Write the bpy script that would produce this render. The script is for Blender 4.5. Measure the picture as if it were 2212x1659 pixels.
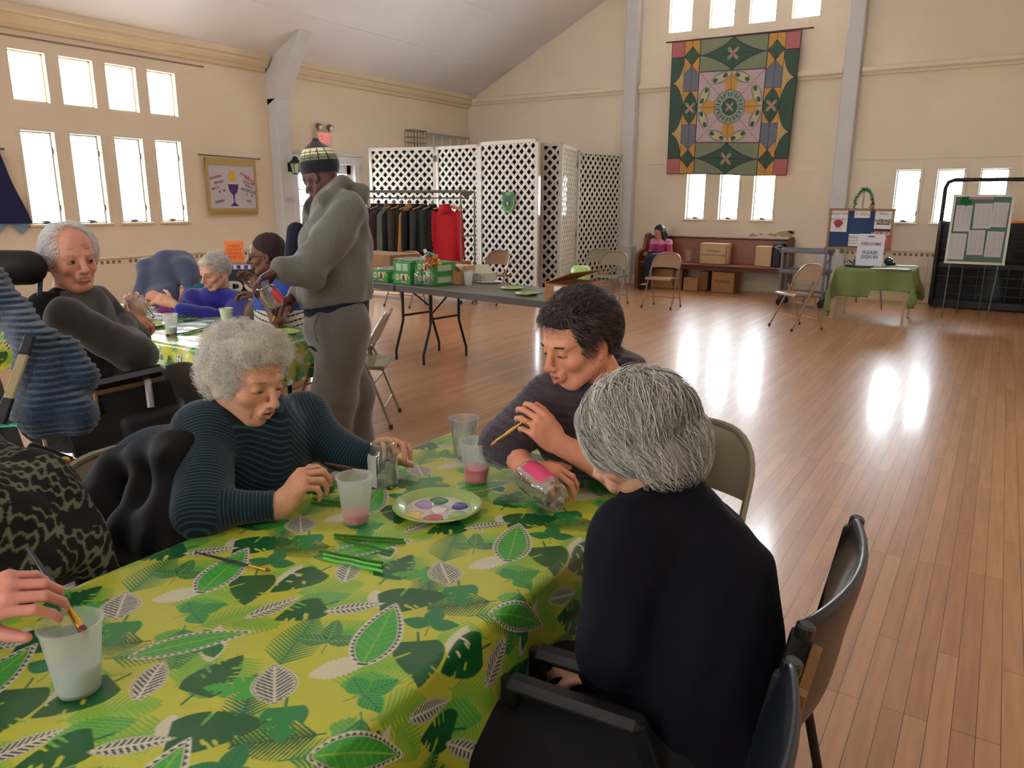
import bpy, math, random
import numpy as np
from math import sin, cos, pi, radians
from mathutils import Vector, Matrix

for _o in list(bpy.data.objects): bpy.data.objects.remove(_o)
SC = bpy.context.scene
COL = SC.collection

# ------------------------------------------------------------------ camera
F_PX, PITCH, YAW, ROLL, HC = 1620., 13.7, 32.7, 0.3, 1.5
def _basis():
    p, y, r = radians(PITCH), radians(YAW), radians(ROLL)
    f = np.array([-sin(y)*cos(p), cos(y)*cos(p), -sin(p)])
    rt = np.array([cos(y), sin(y), 0.]); up = np.cross(rt, f)
    return f, rt*cos(r)+up*sin(r), up*cos(r)-rt*sin(r)
CF, CR, CU = _basis(); CP = np.array([0, 0, HC])
def ray(px, py): return CF + CR*(px-1106)/F_PX - CU*(py-829.5)/F_PX
def P(px, py, d): return CP + ray(px, py)*d
def onz(px, py, z): v = ray(px, py); return CP + v*(z-HC)/v[2]
def ony(px, py, Y): v = ray(px, py); return CP + v*Y/v[1]
def dep(p): return float((np.array(p)-CP)@CF)
def onx(px, py, X): v = ray(px, py); return CP + v*X/v[0]
cam = bpy.data.cameras.new('camera'); cob = bpy.data.objects.new('camera', cam); COL.objects.link(cob)
cam.sensor_width = 36; cam.lens = F_PX/2212*36; cam.clip_start = .05; cam.clip_end = 200
cob.matrix_world = Matrix(((CR[0], CU[0], -CF[0], 0), (CR[1], CU[1], -CF[1], 0), (CR[2], CU[2], -CF[2], HC), (0, 0, 0, 1)))
SC.camera = cob

# ------------------------------------------------------------------ world, exposure
SC.view_settings.view_transform = 'Standard'; SC.view_settings.look = 'None'
SC.view_settings.gamma = 1; SC.view_settings.use_curve_mapping = False
SC.view_settings.exposure = 0.32
W = bpy.data.worlds.new('sky'); SC.world = W; W.use_nodes = True
_bg = W.node_tree.nodes['Background']
_bg.inputs[0].default_value = (0.84, 0.92, 1.0, 1); _bg.inputs[1].default_value = 32.0
def portal(name, loc, rot, sx, sy):
    l = bpy.data.lights.new(name, 'AREA'); l.shape = 'RECTANGLE'; l.size = sx; l.size_y = sy
    o = bpy.data.objects.new(name, l); COL.objects.link(o); o.location = loc; o.rotation_euler = rot
    l.cycles.is_portal = True
    return o

# ------------------------------------------------------------------ materials
def lin(c):
    return tuple(((x/12.92) if x <= .04045 else ((x+.055)/1.055)**2.4) for x in c)
def rgb(r, g, b): return lin((r/255, g/255, b/255))
class NT:
    def __init__(s, m): s.t = m.node_tree; s.n = s.t.nodes; s.l = s.t.links; s.b = s.n['Principled BSDF']
    def new(s, typ, **kw):
        n = s.n.new(typ)
        for k, v in kw.items():
            if k.startswith('i_'): n.inputs[k[2:].replace('_', ' ')].default_value = v
            else: setattr(n, k, v)
        return n
    def link(s, a, b): s.l.new(a, b)
_mats = {}
def mat(name, col=(.5, .5, .5), rough=.6, metal=0., spec=.5, noise=0., nscale=8., bump=0., bscale=60., trans=0., alpha=1., coat=0., sheen=0., ior=1.45, emit=0., attr=None, sss=0., coord='Object', stretch=(1, 1, 1), bdist=.002):
    if name in _mats: return _mats[name]
    m = bpy.data.materials.new(name); m.use_nodes = True; t = NT(m); b = t.b
    b.inputs['Base Color'].default_value = (*col, 1); b.inputs['Roughness'].default_value = rough
    b.inputs['Metallic'].default_value = metal; b.inputs['Specular IOR Level'].default_value = spec
    b.inputs['Transmission Weight'].default_value = trans; b.inputs['Alpha'].default_value = alpha
    b.inputs['Coat Weight'].default_value = coat; b.inputs['Sheen Weight'].default_value = sheen; b.inputs['IOR'].default_value = ior
    if sss: b.inputs['Subsurface Weight'].default_value = sss; b.inputs['Subsurface Radius'].default_value = (.01, .004, .002); b.inputs['Subsurface Scale'].default_value = .5
    if emit: b.inputs['Emission Color'].default_value = (*col, 1); b.inputs['Emission Strength'].default_value = emit
    src = None
    if attr:
        a = t.new('ShaderNodeAttribute', attribute_name=attr); src = a.outputs['Color']
        t.link(src, b.inputs['Base Color'])
    tc = mp = None
    if noise or bump:
        tc = t.new('ShaderNodeTexCoord'); mp = t.new('ShaderNodeMapping'); mp.inputs['Scale'].default_value = stretch
        t.link(tc.outputs[coord], mp.inputs['Vector'])
    if noise:
        nz = t.new('ShaderNodeTexNoise'); nz.inputs['Scale'].default_value = nscale; nz.inputs['Detail'].default_value = 5
        t.link(mp.outputs[0], nz.inputs['Vector'])
        mr = t.new('ShaderNodeMapRange'); mr.inputs['From Min'].default_value = .25; mr.inputs['From Max'].default_value = .75
        mr.inputs['To Min'].default_value = 1-noise; mr.inputs['To Max'].default_value = 1+noise
        t.link(nz.outputs[0], mr.inputs[0])
        mx = t.new('ShaderNodeMix', data_type='RGBA', blend_type='MULTIPLY'); mx.inputs[0].default_value = 1
        mx.inputs[6].default_value = (*col, 1)
        if src: t.link(src, mx.inputs[6])
        t.link(mr.outputs[0], mx.inputs[7]); t.link(mx.outputs[2], b.inputs['Base Color'])
    if bump:
        nb = t.new('ShaderNodeTexNoise'); nb.inputs['Scale'].default_value = bscale; nb.inputs['Detail'].default_value = 4
        t.link(mp.outputs[0], nb.inputs['Vector'])
        bp = t.new('ShaderNodeBump'); bp.inputs['Strength'].default_value = bump; bp.inputs['Distance'].default_value = bdist
        t.link(nb.outputs[0], bp.inputs['Height']); t.link(bp.outputs[0], b.inputs['Normal'])
    _mats[name] = m
    return m
def glassy(name, col=(1, 1, 1), refl=.12, rough=.05, base=None, alpha=.0):
    """thin transparent sheet: transparent + glossy by fresnel-ish weight, optional milky base"""
    if name in _mats: return _mats[name]
    m = bpy.data.materials.new(name); m.use_nodes = True; t = NT(m); t.n.remove(t.b)
    out = t.n['Material Output']
    tr = t.new('ShaderNodeBsdfTransparent'); tr.inputs[0].default_value = (*col, 1)
    gl = t.new('ShaderNodeBsdfGlossy'); gl.inputs['Roughness'].default_value = rough
    lw = t.new('ShaderNodeLayerWeight'); lw.inputs[0].default_value = .35
    mr = t.new('ShaderNodeMapRange'); mr.inputs['To Min'].default_value = refl*.35; mr.inputs['To Max'].default_value = min(1, refl*5)
    t.link(lw.outputs['Facing'], mr.inputs[0])
    mx = t.new('ShaderNodeMixShader'); t.link(mr.outputs[0], mx.inputs[0]); t.link(tr.outputs[0], mx.inputs[1]); t.link(gl.outputs[0], mx.inputs[2])
    last = mx
    if base:
        df = t.new('ShaderNodeBsdfDiffuse'); df.inputs[0].default_value = (*base, 1)
        tl = t.new('ShaderNodeBsdfTranslucent'); tl.inputs[0].default_value = (*base, 1)
        ad = t.new('ShaderNodeMixShader'); ad.inputs[0].default_value = .5
        t.link(df.outputs[0], ad.inputs[1]); t.link(tl.outputs[0], ad.inputs[2])
        m2 = t.new('ShaderNodeMixShader'); m2.inputs[0].default_value = alpha
        t.link(mx.outputs[0], m2.inputs[1]); t.link(ad.outputs[0], m2.inputs[2]); last = m2
    t.link(last.outputs[0], out.inputs[0])
    _mats[name] = m
    return m

# ------------------------------------------------------------------ objects
def thing(name, label, cat, loc=(0, 0, 0), rotz=0, group=None):
    o = bpy.data.objects.new(name, None); COL.objects.link(o); o.empty_display_size = .05
    o.location = tuple(loc); o.rotation_euler = (0, 0, rotz); o['label'] = label; o['category'] = cat
    if group: o['group'] = group
    return o
def tag(o, label, cat, group=None, kind=None):
    o['label'] = label; o['category'] = cat
    if group: o['group'] = group
    if kind: o['kind'] = kind
    return o
def struct(o, label=None):
    o['kind'] = 'structure'
    if label: o['label'] = label
    return o
def rotm(axis, a):
    return np.array(Matrix.Rotation(a, 3, axis))
def frame_from(y, z):
    """rotation with columns x,y,z given approximate y (kept) and z hints"""
    y = np.array(y, float); y /= np.linalg.norm(y); x = np.cross(y, z); x /= np.linalg.norm(x); zz = np.cross(x, y)
    return np.column_stack([x, y, zz])
class MB:
    def __init__(s): s.v = []; s.f = []; s.m = []; s.cur = 0
    def add(s, vs, fs):
        b = len(s.v); s.v += [tuple(map(float, v)) for v in vs]
        for f in fs: s.f.append(tuple(i+b for i in f)); s.m.append(s.cur)
        return s
    def box(s, c, d, R=None, bev=0.):
        hx, hy, hz = d[0]/2, d[1]/2, d[2]/2
        if bev <= 0:
            vs = [np.array((x, y, z)) for x in (-hx, hx) for y in (-hy, hy) for z in (-hz, hz)]
            fs = [(0, 1, 3, 2), (4, 6, 7, 5), (0, 4, 5, 1), (2, 3, 7, 6), (0, 2, 6, 4), (1, 5, 7, 3)]
        else:
            bev = min(bev, .49*min(d)); vs = []; fs = []; idx = {}
            for sx in (-1, 1):
                for sy in (-1, 1):
                    for sz in (-1, 1):
                        for a in range(3):
                            p = np.array((sx*(hx-bev), sy*(hy-bev), sz*(hz-bev))); p[a] = (sx*hx, sy*hy, sz*hz)[a]
                            idx[(sx, sy, sz, a)] = len(vs); vs.append(p)
            I = idx
            for a in range(3):
                b, c2 = (a+1) % 3, (a+2) % 3
                for sg in (-1, 1):
                    q = []
                    for (u, w) in ((-1, -1), (1, -1), (1, 1), (-1, 1)):
                        k = [0, 0, 0]; k[a] = sg; k[b] = u; k[c2] = w; q.append(I[(*k, a)])
                    fs.append(tuple(q if sg > 0 else q[::-1]))
                for u in (-1, 1):
                    for w in (-1, 1):
                        k1 = [0, 0, 0]; k1[a] = -1; k1[b] = u; k1[c2] = w; k2 = list(k1); k2[a] = 1
                        q = (I[(*k1, b)], I[(*k2, b)], I[(*k2, c2)], I[(*k1, c2)])
                        fs.append(q if u*w > 0 else q[::-1])
            for sx in (-1, 1):
                for sy in (-1, 1):
                    for sz in (-1, 1):
                        q = tuple(I[(sx, sy, sz, a)] for a in range(3)); fs.append(q if sx*sy*sz > 0 else q[::-1])
        R = np.eye(3) if R is None else R
        return s.add([np.array(c)+R@v for v in vs], fs)
    def tube(s, pts, r, n=8, cap=True, closed=False):
        pts = [np.array(p, float) for p in pts]; N = len(pts)
        rs = r if hasattr(r, '__len__') else [r]*N
        b = len(s.v); up = None; vs = []
        for i, p in enumerate(pts):
            if closed: t = pts[(i+1) % N]-pts[i-1]
            else: t = pts[min(i+1, N-1)]-pts[max(i-1, 0)]
            t = t/(np.linalg.norm(t)+1e-12)
            if up is None:
                a = np.array((0, 0, 1.)) if abs(t[2]) < .9 else np.array((1., 0, 0)); up = a-t*(a@t)
            else: up = up-t*(up@t)
            up /= (np.linalg.norm(up)+1e-12); sd = np.cross(t, up)
            for k in range(n):
                th = 2*pi*k/n; vs.append(p+(up*cos(th)+sd*sin(th))*rs[i])
        fs = []
        for i in range(N if closed else N-1):
            j = (i+1) % N
            for k in range(n):
                k2 = (k+1) % n; fs.append((i*n+k, i*n+k2, j*n+k2, j*n+k))
        if cap and not closed:
            fs.append(tuple(range(n))[::-1]); fs.append(tuple((N-1)*n+k for k in range(n)))
        return s.add(vs, fs)
    def lathe(s, prof, c=(0, 0, 0), n=32, R=None, cap0=True, cap1=False, a0=0, a1=2*pi):
        R = np.eye(3) if R is None else R; vs = []; full = abs(a1-a0-2*pi) < 1e-6; m = n if full else n+1
        for (r, z) in prof:
            for k in range(m):
                th = a0+(a1-a0)*k/n; vs.append(np.array(c)+R@np.array((r*cos(th), r*sin(th), z)))
        fs = []
        for i in range(len(prof)-1):
            for k in range(n):
                k2 = (k+1) % m if full else k+1; fs.append((i*m+k, i*m+k2, (i+1)*m+k2, (i+1)*m+k))
        if cap0: fs.append(tuple(range(m))[::-1])
        if cap1: fs.append(tuple((len(prof)-1)*m+k for k in range(m)))
        return s.add(vs, fs)
    def prism(s, poly, h, o=(0, 0, 0), R=None):
        """poly in local xy, extruded 0..h along z"""
        R = np.eye(3) if R is None else R; n = len(poly)
        vs = [np.array(o)+R@np.array((p[0], p[1], 0)) for p in poly]+[np.array(o)+R@np.array((p[0], p[1], h)) for p in poly]
        fs = [tuple(range(n))[::-1], tuple(range(n, 2*n))]+[(i, (i+1) % n, n+(i+1) % n, n+i) for i in range(n)]
        return s.add(vs, fs)
    def grid(s, fn, nu, nv, close_u=False):
        vs = [fn(i/(nu), j/(nv)) for j in range(nv+1) for i in range(nu+1)]
        fs = [(j*(nu+1)+i, j*(nu+1)+i+1, (j+1)*(nu+1)+i+1, (j+1)*(nu+1)+i) for j in range(nv) for i in range(nu)]
        return s.add(vs, fs)
    def build(s, name, m, parent=None, smooth=None, world=False, recalc=False):
        me = bpy.data.meshes.new(name)
        vs = s.v
        if parent is not None and world:
            L = np.array(parent.location); Rz = rotm('Z', -parent.rotation_euler.z); vs = [tuple(Rz@(np.array(v)-L)) for v in vs]
        me.from_pydata(vs, [], s.f)
        ms = m if isinstance(m, (list, tuple)) else [m]
        for q in ms: me.materials.append(q)
        if len(ms) > 1: me.polygons.foreach_set('material_index', s.m)
        me.validate(); me.update()
        if smooth is not None:
            me.polygons.foreach_set('use_smooth', [True]*len(me.polygons))
            if smooth < 3.2: me.set_sharp_from_angle(angle=smooth)
        o = bpy.data.objects.new(name, me); COL.objects.link(o)
        if parent is not None: o.parent = parent
        return o
SM = radians(40)
def dup(root, loc, rotz, label=None, group=None):
    r = root.copy(); COL.objects.link(r); r.location = tuple(loc); r.rotation_euler = (0, 0, rotz)
    if label: r['label'] = label
    if group: r['group'] = group
    for ch in list(root.children):
        c = ch.copy(); COL.objects.link(c); c.parent = r
        for g in ch.children:
            d = g.copy(); COL.objects.link(d); d.parent = c
    return r
def text(name, s, m, loc, size, R, parent=None, ext=.0005, align='CENTER', sx=1., bold=0.):
    """flat lettering; R columns = (reading direction, up, outward normal)"""
    cu = bpy.data.curves.new(name, 'FONT'); cu.body = s; cu.size = size; cu.extrude = ext; cu.align_x = align; cu.align_y = 'CENTER'; cu.offset = bold
    cu.space_line = 1.0; cu.resolution_u = 3
    ob = bpy.data.objects.new(name, cu); COL.objects.link(ob)
    dg = bpy.context.evaluated_depsgraph_get(); me = bpy.data.meshes.new_from_object(ob.evaluated_get(dg))
    bpy.data.objects.remove(ob)
    A = np.zeros(len(me.vertices)*3); me.vertices.foreach_get('co', A); A = A.reshape(-1, 3); A[:, 0] *= sx
    A = A@np.array(R).T+np.array(loc)
    if parent is not None: A = (A-np.array(parent.location))@rotm('Z', -parent.rotation_euler.z).T
    me.vertices.foreach_set('co', A.ravel()); me.materials.clear(); me.materials.append(m); me.update()
    o = bpy.data.objects.new(name, me); COL.objects.link(o)
    if parent is not None: o.parent = parent
    return o

# ------------------------------------------------------------------ implicit surfaces (bodies, cloth)
def _dist(p, q):
    t = p[0]
    if t == 'c':
        a, b, ra, rb = p[1:5]; ab = b-a; L = (ab@ab)+1e-9; h = np.clip(((q-a)@ab)/L, 0, 1)
        return np.linalg.norm(q-a-h[..., None]*ab, axis=-1)-(ra+(rb-ra)*h)
    if t == 'e':
        c, r, R = p[1:4]; l = (q-c)@R; k0 = np.linalg.norm(l/r, axis=-1); k1 = np.linalg.norm(l/(r*r), axis=-1)+1e-9
        return np.where(k0 < 1, (k0-1)*r.min(), k0*(k0-1)/k1)
    if t == 'b':
        c, h, R, rd = p[1:5]; l = np.abs((q-c)@R)-(h-rd); return np.linalg.norm(np.maximum(l, 0), axis=-1)+np.minimum(l.max(-1), 0)-rd
def C_(a, b, ra, rb=None, k=.02, sub=False): return ('c', np.array(a, float), np.array(b, float), ra, ra if rb is None else rb, k, sub)
def E_(c, r, R=None, k=.02, sub=False):
    r = np.array(r, float) if hasattr(r, '__len__') else np.array((r, r, r), float)
    return ('e', np.array(c, float), r, np.eye(3) if R is None else np.array(R), k, sub)
def B_(c, h, R=None, rd=.01, k=.02, sub=False): return ('b', np.array(c, float), np.array(h, float), np.eye(3) if R is None else np.array(R), rd, k, sub)
def _bounds(p):
    if p[0] == 'c': r = max(p[3], p[4]); return np.minimum(p[1], p[2])-r, np.maximum(p[1], p[2])+r
    r = p[2].max() if p[0] == 'e' else np.linalg.norm(p[2]); return p[1]-r, p[1]+r
def _smin(a, b, k):
    h = np.clip(.5+.5*(b-a)/k, 0, 1); return b*(1-h)+a*h-k*h*(1-h)
def sdf_eval(prims, q):
    d = np.full(q.shape[:-1], 1e3)
    for p in prims:
        k = p[-2]; x = _dist(p, q)
        d = -_smin(-d, x, k) if p[-1] else _smin(x, d, k)
    return d
def sdf_mesh(prims, res, disp=None, clip=None):
    B = 8; pos = [p for p in prims if not p[-1]]
    lo = np.min([_bounds(p)[0] for p in pos], axis=0)-.03; hi = np.max([_bounds(p)[1] for p in pos], axis=0)+.03
    bs = B*res; nb = np.ceil((hi-lo)/bs).astype(int)
    gi = np.stack(np.meshgrid(*[np.arange(n) for n in nb], indexing='ij'), -1).reshape(-1, 3)
    cen = lo+(gi+.5)*bs; hd = bs*.87
    dc = np.concatenate([sdf_eval(prims, cen[i:i+200000]) for i in range(0, len(cen), 200000)])
    gi = gi[np.abs(dc) < hd*1.35+.012]; cen = lo+(gi+.5)*bs
    g = np.stack(np.meshgrid(*[np.arange(B+1)]*3, indexing='ij'), -1).reshape(-1, 3)
    N = len(gi); D = np.full((N, len(g)), 1e3, np.float32)
    q = (lo+(gi[:, None, :]*B+g[None])*res)
    for p in prims:
        k = p[-2]; m = _dist(p, cen) < hd*1.4+k+.01
        if not m.any(): continue
        x = _dist(p, q[m]); d = D[m]
        D[m] = -_smin(-d, x, k) if p[-1] else _smin(x, d, k)
    if disp is not None: D = D-disp(q.reshape(-1, 3)).reshape(N, -1)
    if clip is not None: D = np.maximum(D, clip(q.reshape(-1, 3)).reshape(N, -1))
    D = D.reshape(N, B+1, B+1, B+1)
    S = D < 0
    cs = [(a, b, c) for a in (0, 1) for b in (0, 1) for c in (0, 1)]
    cnt = sum(S[:, a:a+B, b:b+B, c:c+B].astype(np.int8) for a, b, c in cs)
    n, i, j, k = np.nonzero((cnt > 0) & (cnt < 8))
    val = {c: D[n, i+c[0], j+c[1], k+c[2]] for c in cs}
    acc = np.zeros((len(n), 3)); w = np.zeros(len(n))
    for c in cs:
        for ax in range(3):
            if c[ax]: continue
            c2 = list(c); c2[ax] = 1; c2 = tuple(c2); va, vb = val[c], val[c2]; m = (va < 0) != (vb < 0)
            t = np.where(m, va/(va-vb+1e-12), 0); pt = np.zeros((len(n), 3))+np.array(c); pt[:, ax] += t
            acc += pt*m[:, None]; w += m
    cell = gi[n]*B+np.stack([i, j, k], -1)
    V = lo+(cell+acc/w[:, None])*res
    M = 1 << 20; key = (cell[:, 0]*M+cell[:, 1])*M+cell[:, 2]
    od = np.argsort(key); ks = key[od]
    def find(cc):
        kk = (cc[:, 0]*M+cc[:, 1])*M+cc[:, 2]; p = np.clip(np.searchsorted(ks, kk), 0, len(ks)-1)
        return np.where(ks[p] == kk, od[p], -1)
    Q = []
    s0 = val[(0, 0, 0)] < 0
    for ax, e in ((0, (1, 0, 0)), (1, (0, 1, 0)), (2, (0, 0, 1))):
        m = s0 != (val[e] < 0); a1, a2 = (ax+1) % 3, (ax+2) % 3; c = cell[m]; own = np.nonzero(m)[0]
        c1 = c.copy(); c1[:, a1] -= 1; c2 = c1.copy(); c2[:, a2] -= 1; c3 = c.copy(); c3[:, a2] -= 1
        q4 = np.stack([own, find(c1), find(c2), find(c3)], -1)
        fl = ~s0[m]; q4[fl] = q4[fl][:, ::-1]
        Q.append(q4[(q4 >= 0).all(1)])
    return V, np.concatenate(Q)
def np_mesh(name, V, Q, m, parent=None, attrs=None, smooth=True):
    me = bpy.data.meshes.new(name)
    if parent is not None: V = (V-np.array(parent.location))@rotm('Z', -parent.rotation_euler.z).T
    me.vertices.add(len(V)); me.vertices.foreach_set('co', V.astype(np.float32).ravel())
    k = Q.shape[1]; me.loops.add(Q.size); me.loops.foreach_set('vertex_index', Q.astype(np.int32).ravel())
    me.polygons.add(len(Q)); me.polygons.foreach_set('loop_start', np.arange(0, Q.size, k, dtype=np.int32))
    me.update(calc_edges=True)
    if smooth: me.polygons.foreach_set('use_smooth', np.ones(len(Q), bool))
    for an, dat in (attrs or {}).items():
        if dat.ndim == 2:
            a = me.color_attributes.new(an, 'FLOAT_COLOR', 'POINT'); a.data.foreach_set('color', np.concatenate([dat, np.ones((len(dat), 1))], 1).astype(np.float32).ravel())
        else:
            a = me.attributes.new(an, 'FLOAT', 'POINT'); a.data.foreach_set('value', dat.astype(np.float32))
    me.materials.append(m)
    o = bpy.data.objects.new(name, me); COL.objects.link(o)
    if parent is not None: o.parent = parent
    return o
def wob(q, f, amp, seed=0):
    """cheap smooth noise from a few sines"""
    r = np.random.RandomState(seed); o = 0
    for _ in range(5):
        w = r.normal(size=3)*f; o = o+np.sin(q@w+r.uniform(0, 6.28))
    return o*amp/2.5
# ------------------------------------------------------------------ the hall
XL, XR, YB, YF = -9.71, 1.45, 13.39, -6.5
HW, RX = 3.5, -4.13
RZ = HW + (RX-XL)*.5
M_wall = mat('cream_paint', rgb(232, 215, 190), rough=.75, noise=.05, nscale=1.2, bump=.12, bscale=40)
M_ceil = mat('ceiling_board', rgb(234, 230, 230), rough=.8, noise=.03, nscale=1.5)
M_trim = mat('white_trim', rgb(206, 203, 200), rough=.5, noise=.03, nscale=5)
M_trimc = mat('cream_trim', rgb(222, 204, 172), rough=.5)
M_slot = mat('dark_slot', rgb(70, 55, 45), rough=.7)
M_pane = glassy('window_glass', (1, 1, 1), refl=.1)
M_wframe = mat('grey_steel_window', rgb(150, 150, 150), rough=.45, metal=.2)
M_wframe2 = mat('painted_reveal', rgb(226, 214, 190), rough=.6)
M_dark = mat('black_metal', rgb(28, 27, 28), rough=.4, metal=.3)

def floor_material():
    m = bpy.data.materials.new('maple_strip_floor'); m.use_nodes = True; t = NT(m); b = t.b
    tc = t.new('ShaderNodeTexCoord'); mp = t.new('ShaderNodeMapping'); mp.inputs['Rotation'].default_value = (0, 0, pi/2)
    t.link(tc.outputs['Object'], mp.inputs[0])
    br = t.new('ShaderNodeTexBrick', offset=.37, offset_frequency=3, squash=1)
    br.inputs['Scale'].default_value = 1; br.inputs['Brick Width'].default_value = 1.15; br.inputs['Row Height'].default_value = .062
    br.inputs['Mortar Size'].default_value = .0011; br.inputs['Mortar Smooth'].default_value = .1; br.inputs['Bias'].default_value = -.1
    br.inputs['Color1'].default_value = (*rgb(186, 138, 96), 1); br.inputs['Color2'].default_value = (*rgb(168, 118, 78), 1); br.inputs['Mortar'].default_value = (*rgb(70, 44, 30), 1)
    t.link(mp.outputs[0], br.inputs[0])
    m2 = t.new('ShaderNodeMapping'); m2.inputs['Scale'].default_value = (14, .9, 1); t.link(tc.outputs['Object'], m2.inputs[0])
    nz = t.new('ShaderNodeTexNoise'); nz.inputs['Scale'].default_value = 3; nz.inputs['Detail'].default_value = 6; t.link(m2.outputs[0], nz.inputs[0])
    mr = t.new('ShaderNodeMapRange'); mr.inputs['From Min'].default_value = .3; mr.inputs['From Max'].default_value = .7; mr.inputs['To Min'].default_value = .84; mr.inputs['To Max'].default_value = 1.1
    t.link(nz.outputs[0], mr.inputs[0])
    mx = t.new('ShaderNodeMix', data_type='RGBA', blend_type='MULTIPLY'); mx.inputs[0].default_value = 1
    t.link(br.outputs['Color'], mx.inputs[6]); t.link(mr.outputs[0], mx.inputs[7]); t.link(mx.outputs[2], b.inputs['Base Color'])
    n3 = t.new('ShaderNodeTexNoise'); n3.inputs['Scale'].default_value = 1.3; n3.inputs['Detail'].default_value = 3; t.link(tc.outputs['Object'], n3.inputs[0])
    r3 = t.new('ShaderNodeMapRange'); r3.inputs['To Min'].default_value = .17; r3.inputs['To Max'].default_value = .33; t.link(n3.outputs[0], r3.inputs[0])
    t.link(r3.outputs[0], b.inputs['Roughness']) if False else None; b.inputs['Roughness'].default_value = .34; b.inputs['Specular IOR Level'].default_value = .45; b.inputs['Coat Weight'].default_value = .35; b.inputs['Coat Roughness'].default_value = .13
    bp = t.new('ShaderNodeBump'); bp.inputs['Strength'].default_value = .12; bp.inputs['Distance'].default_value = .002
    iv = t.new('ShaderNodeMath', operation='SUBTRACT'); iv.inputs[0].default_value = 1; t.link(br.outputs['Fac'], iv.inputs[1])
    t.link(iv.outputs[0], bp.inputs['Height']); t.link(bp.outputs[0], b.inputs['Normal'])
    return m
def S(o, label, cat): o['kind'] = 'structure'; o['label'] = label; o['category'] = cat; return o
S(MB().box(((XL+XR)/2, (YB+YF)/2, -.05), (XR-XL+.6, YB-YF+.6, .1)).build('floor', floor_material()), 'glossy honey-coloured strip wood floor of the hall', 'floor')

def holed_wall(name, fixed, axis, a0, a1, z0, z1, holes, th, m, label):
    """wall in the plane <other axis>=fixed; axis 'x' runs along x; th = signed thickness outward; holes (a,b,zlo,zhi)"""
    As = sorted({a0, a1, *[h[0] for h in holes], *[h[1] for h in holes]}); Zs = sorted({z0, z1, *[h[2] for h in holes], *[h[3] for h in holes]})
    pt = (lambda a, t, z: (a, fixed+t, z)) if axis == 'x' else (lambda a, t, z: (fixed+t, a, z))
    b = MB()
    def inh(a, z): return any(h[0] < a < h[1] and h[2] < z < h[3] for h in holes)
    for i in range(len(As)-1):
        for j in range(len(Zs)-1):
            if inh((As[i]+As[i+1])/2, (Zs[j]+Zs[j+1])/2): continue
            for t in (0, th): b.add([pt(As[i], t, Zs[j]), pt(As[i+1], t, Zs[j]), pt(As[i+1], t, Zs[j+1]), pt(As[i], t, Zs[j+1])], [(0, 1, 2, 3)])
    for (p, q, r, s) in holes+[(a0, a1, z0, z1)]:
        c = [(p, r), (q, r), (q, s), (p, s)]
        for k in range(4): (u, v), (u2, v2) = c[k], c[(k+1) % 4]; b.add([pt(u, 0, v), pt(u2, 0, v2), pt(u2, th, v2), pt(u, th, v)], [(0, 1, 2, 3)])
    return S(b.build(name, m), label, 'wall')

lw_y = [4.575+.558*i for i in range(4)]
groupsL = [lw_y, [y-5.7 for y in lw_y], [y-11.4+.6 for y in lw_y]]
holesL = []
for g in groupsL:
    for y in g: holesL += [(y, y+.375, 1.2, 2.27), (y-.01, y+.39, 2.6, 3.15)]
holesL.append((8.63, 9.93, 0, 2.1))
bx = [(-4.89, -4.555), (-4.29, -3.955), (-3.70, -3.355)]
bx2 = [(-1.52, -1.18), (-.96, -.60), (-.40, -.04)]
bx3 = [(-8.2, -7.86), (-7.66, -7.33), (-7.1, -6.76)]
bu = [(-5.38, -4.975), (-4.66, -4.25), (-3.99, -3.57), (-3.31, -2.885)]
holesB = [(a, b, 1.205, 2.0) for a, b in bx+bx2+bx3]+[(a, b, 4.36, 5.5) for a, b in bu]
holed_wall('wall_left', XL, 'y', YF, YB+.3, 0, HW+.3, holesL, -.3, M_wall, 'cream plaster side wall with two rows of windows and a banner')
holed_wall('wall_back', YB, 'x', XL-.3, XR+.3, 0, RZ+.4, holesB, .3, M_wall, 'cream plaster gable wall behind the quilt and the pew')
gR = [[y for y in lw_y], [y-5.7 for y in lw_y], [y+5.4 for y in lw_y], [y-11.4+.6 for y in lw_y]]
holesR = []
holed_wall('wall_right', XR, 'y', YF, YB+.3, 0, HW+.3, holesR, .3, M_wall, 'cream plaster side wall on the right of the hall')
holesF = [(-8.5+.62*i, -8.5+.62*i+.38, 1.2, 2.27) for i in range(4)]+[(-2.2+.62*i, -2.2+.62*i+.38, 1.2, 2.27) for i in range(4)]+[(-5.38+.67*i, -4.98+.67*i, 4.2, 5.3) for i in range(4)]
holed_wall('wall_front', YF, 'x', XL-.3, XR+.3, 0, RZ+.4, holesF, -.3, M_wall, 'cream plaster gable wall behind the photographer')

# ceiling: two slopes
b = MB()
for (x0, x1) in ((XL-.35, RX), (XR+.35, RX)):
    z0 = HW-.175; n = 8
    q = [(x0, YF-.3, z0), (x1, YF-.3, RZ), (x1, YB+.3, RZ), (x0, YB+.3, z0)]
    b.add(q, [(0, 1, 2, 3)]); b.add([(p[0], p[1], p[2]+.2) for p in q], [(3, 2, 1, 0)])
S(b.build('ceiling', M_ceil), 'pale grey sloping ceiling rising to the ridge', 'ceiling')
# faint board joints on the ceiling as battens
b = MB()
for k in range(1, 6):
    x = XL+k*1.05; z = HW+(x-XL)*.5; b.box((x, (YB+YF)/2, z-.004), (.012, YB-YF, .006), rotm('Y', -math.atan(.5)))
S(b.build('trim_1', M_ceil), 'thin joint strips running along the ceiling slope', 'ceiling trim')
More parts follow.
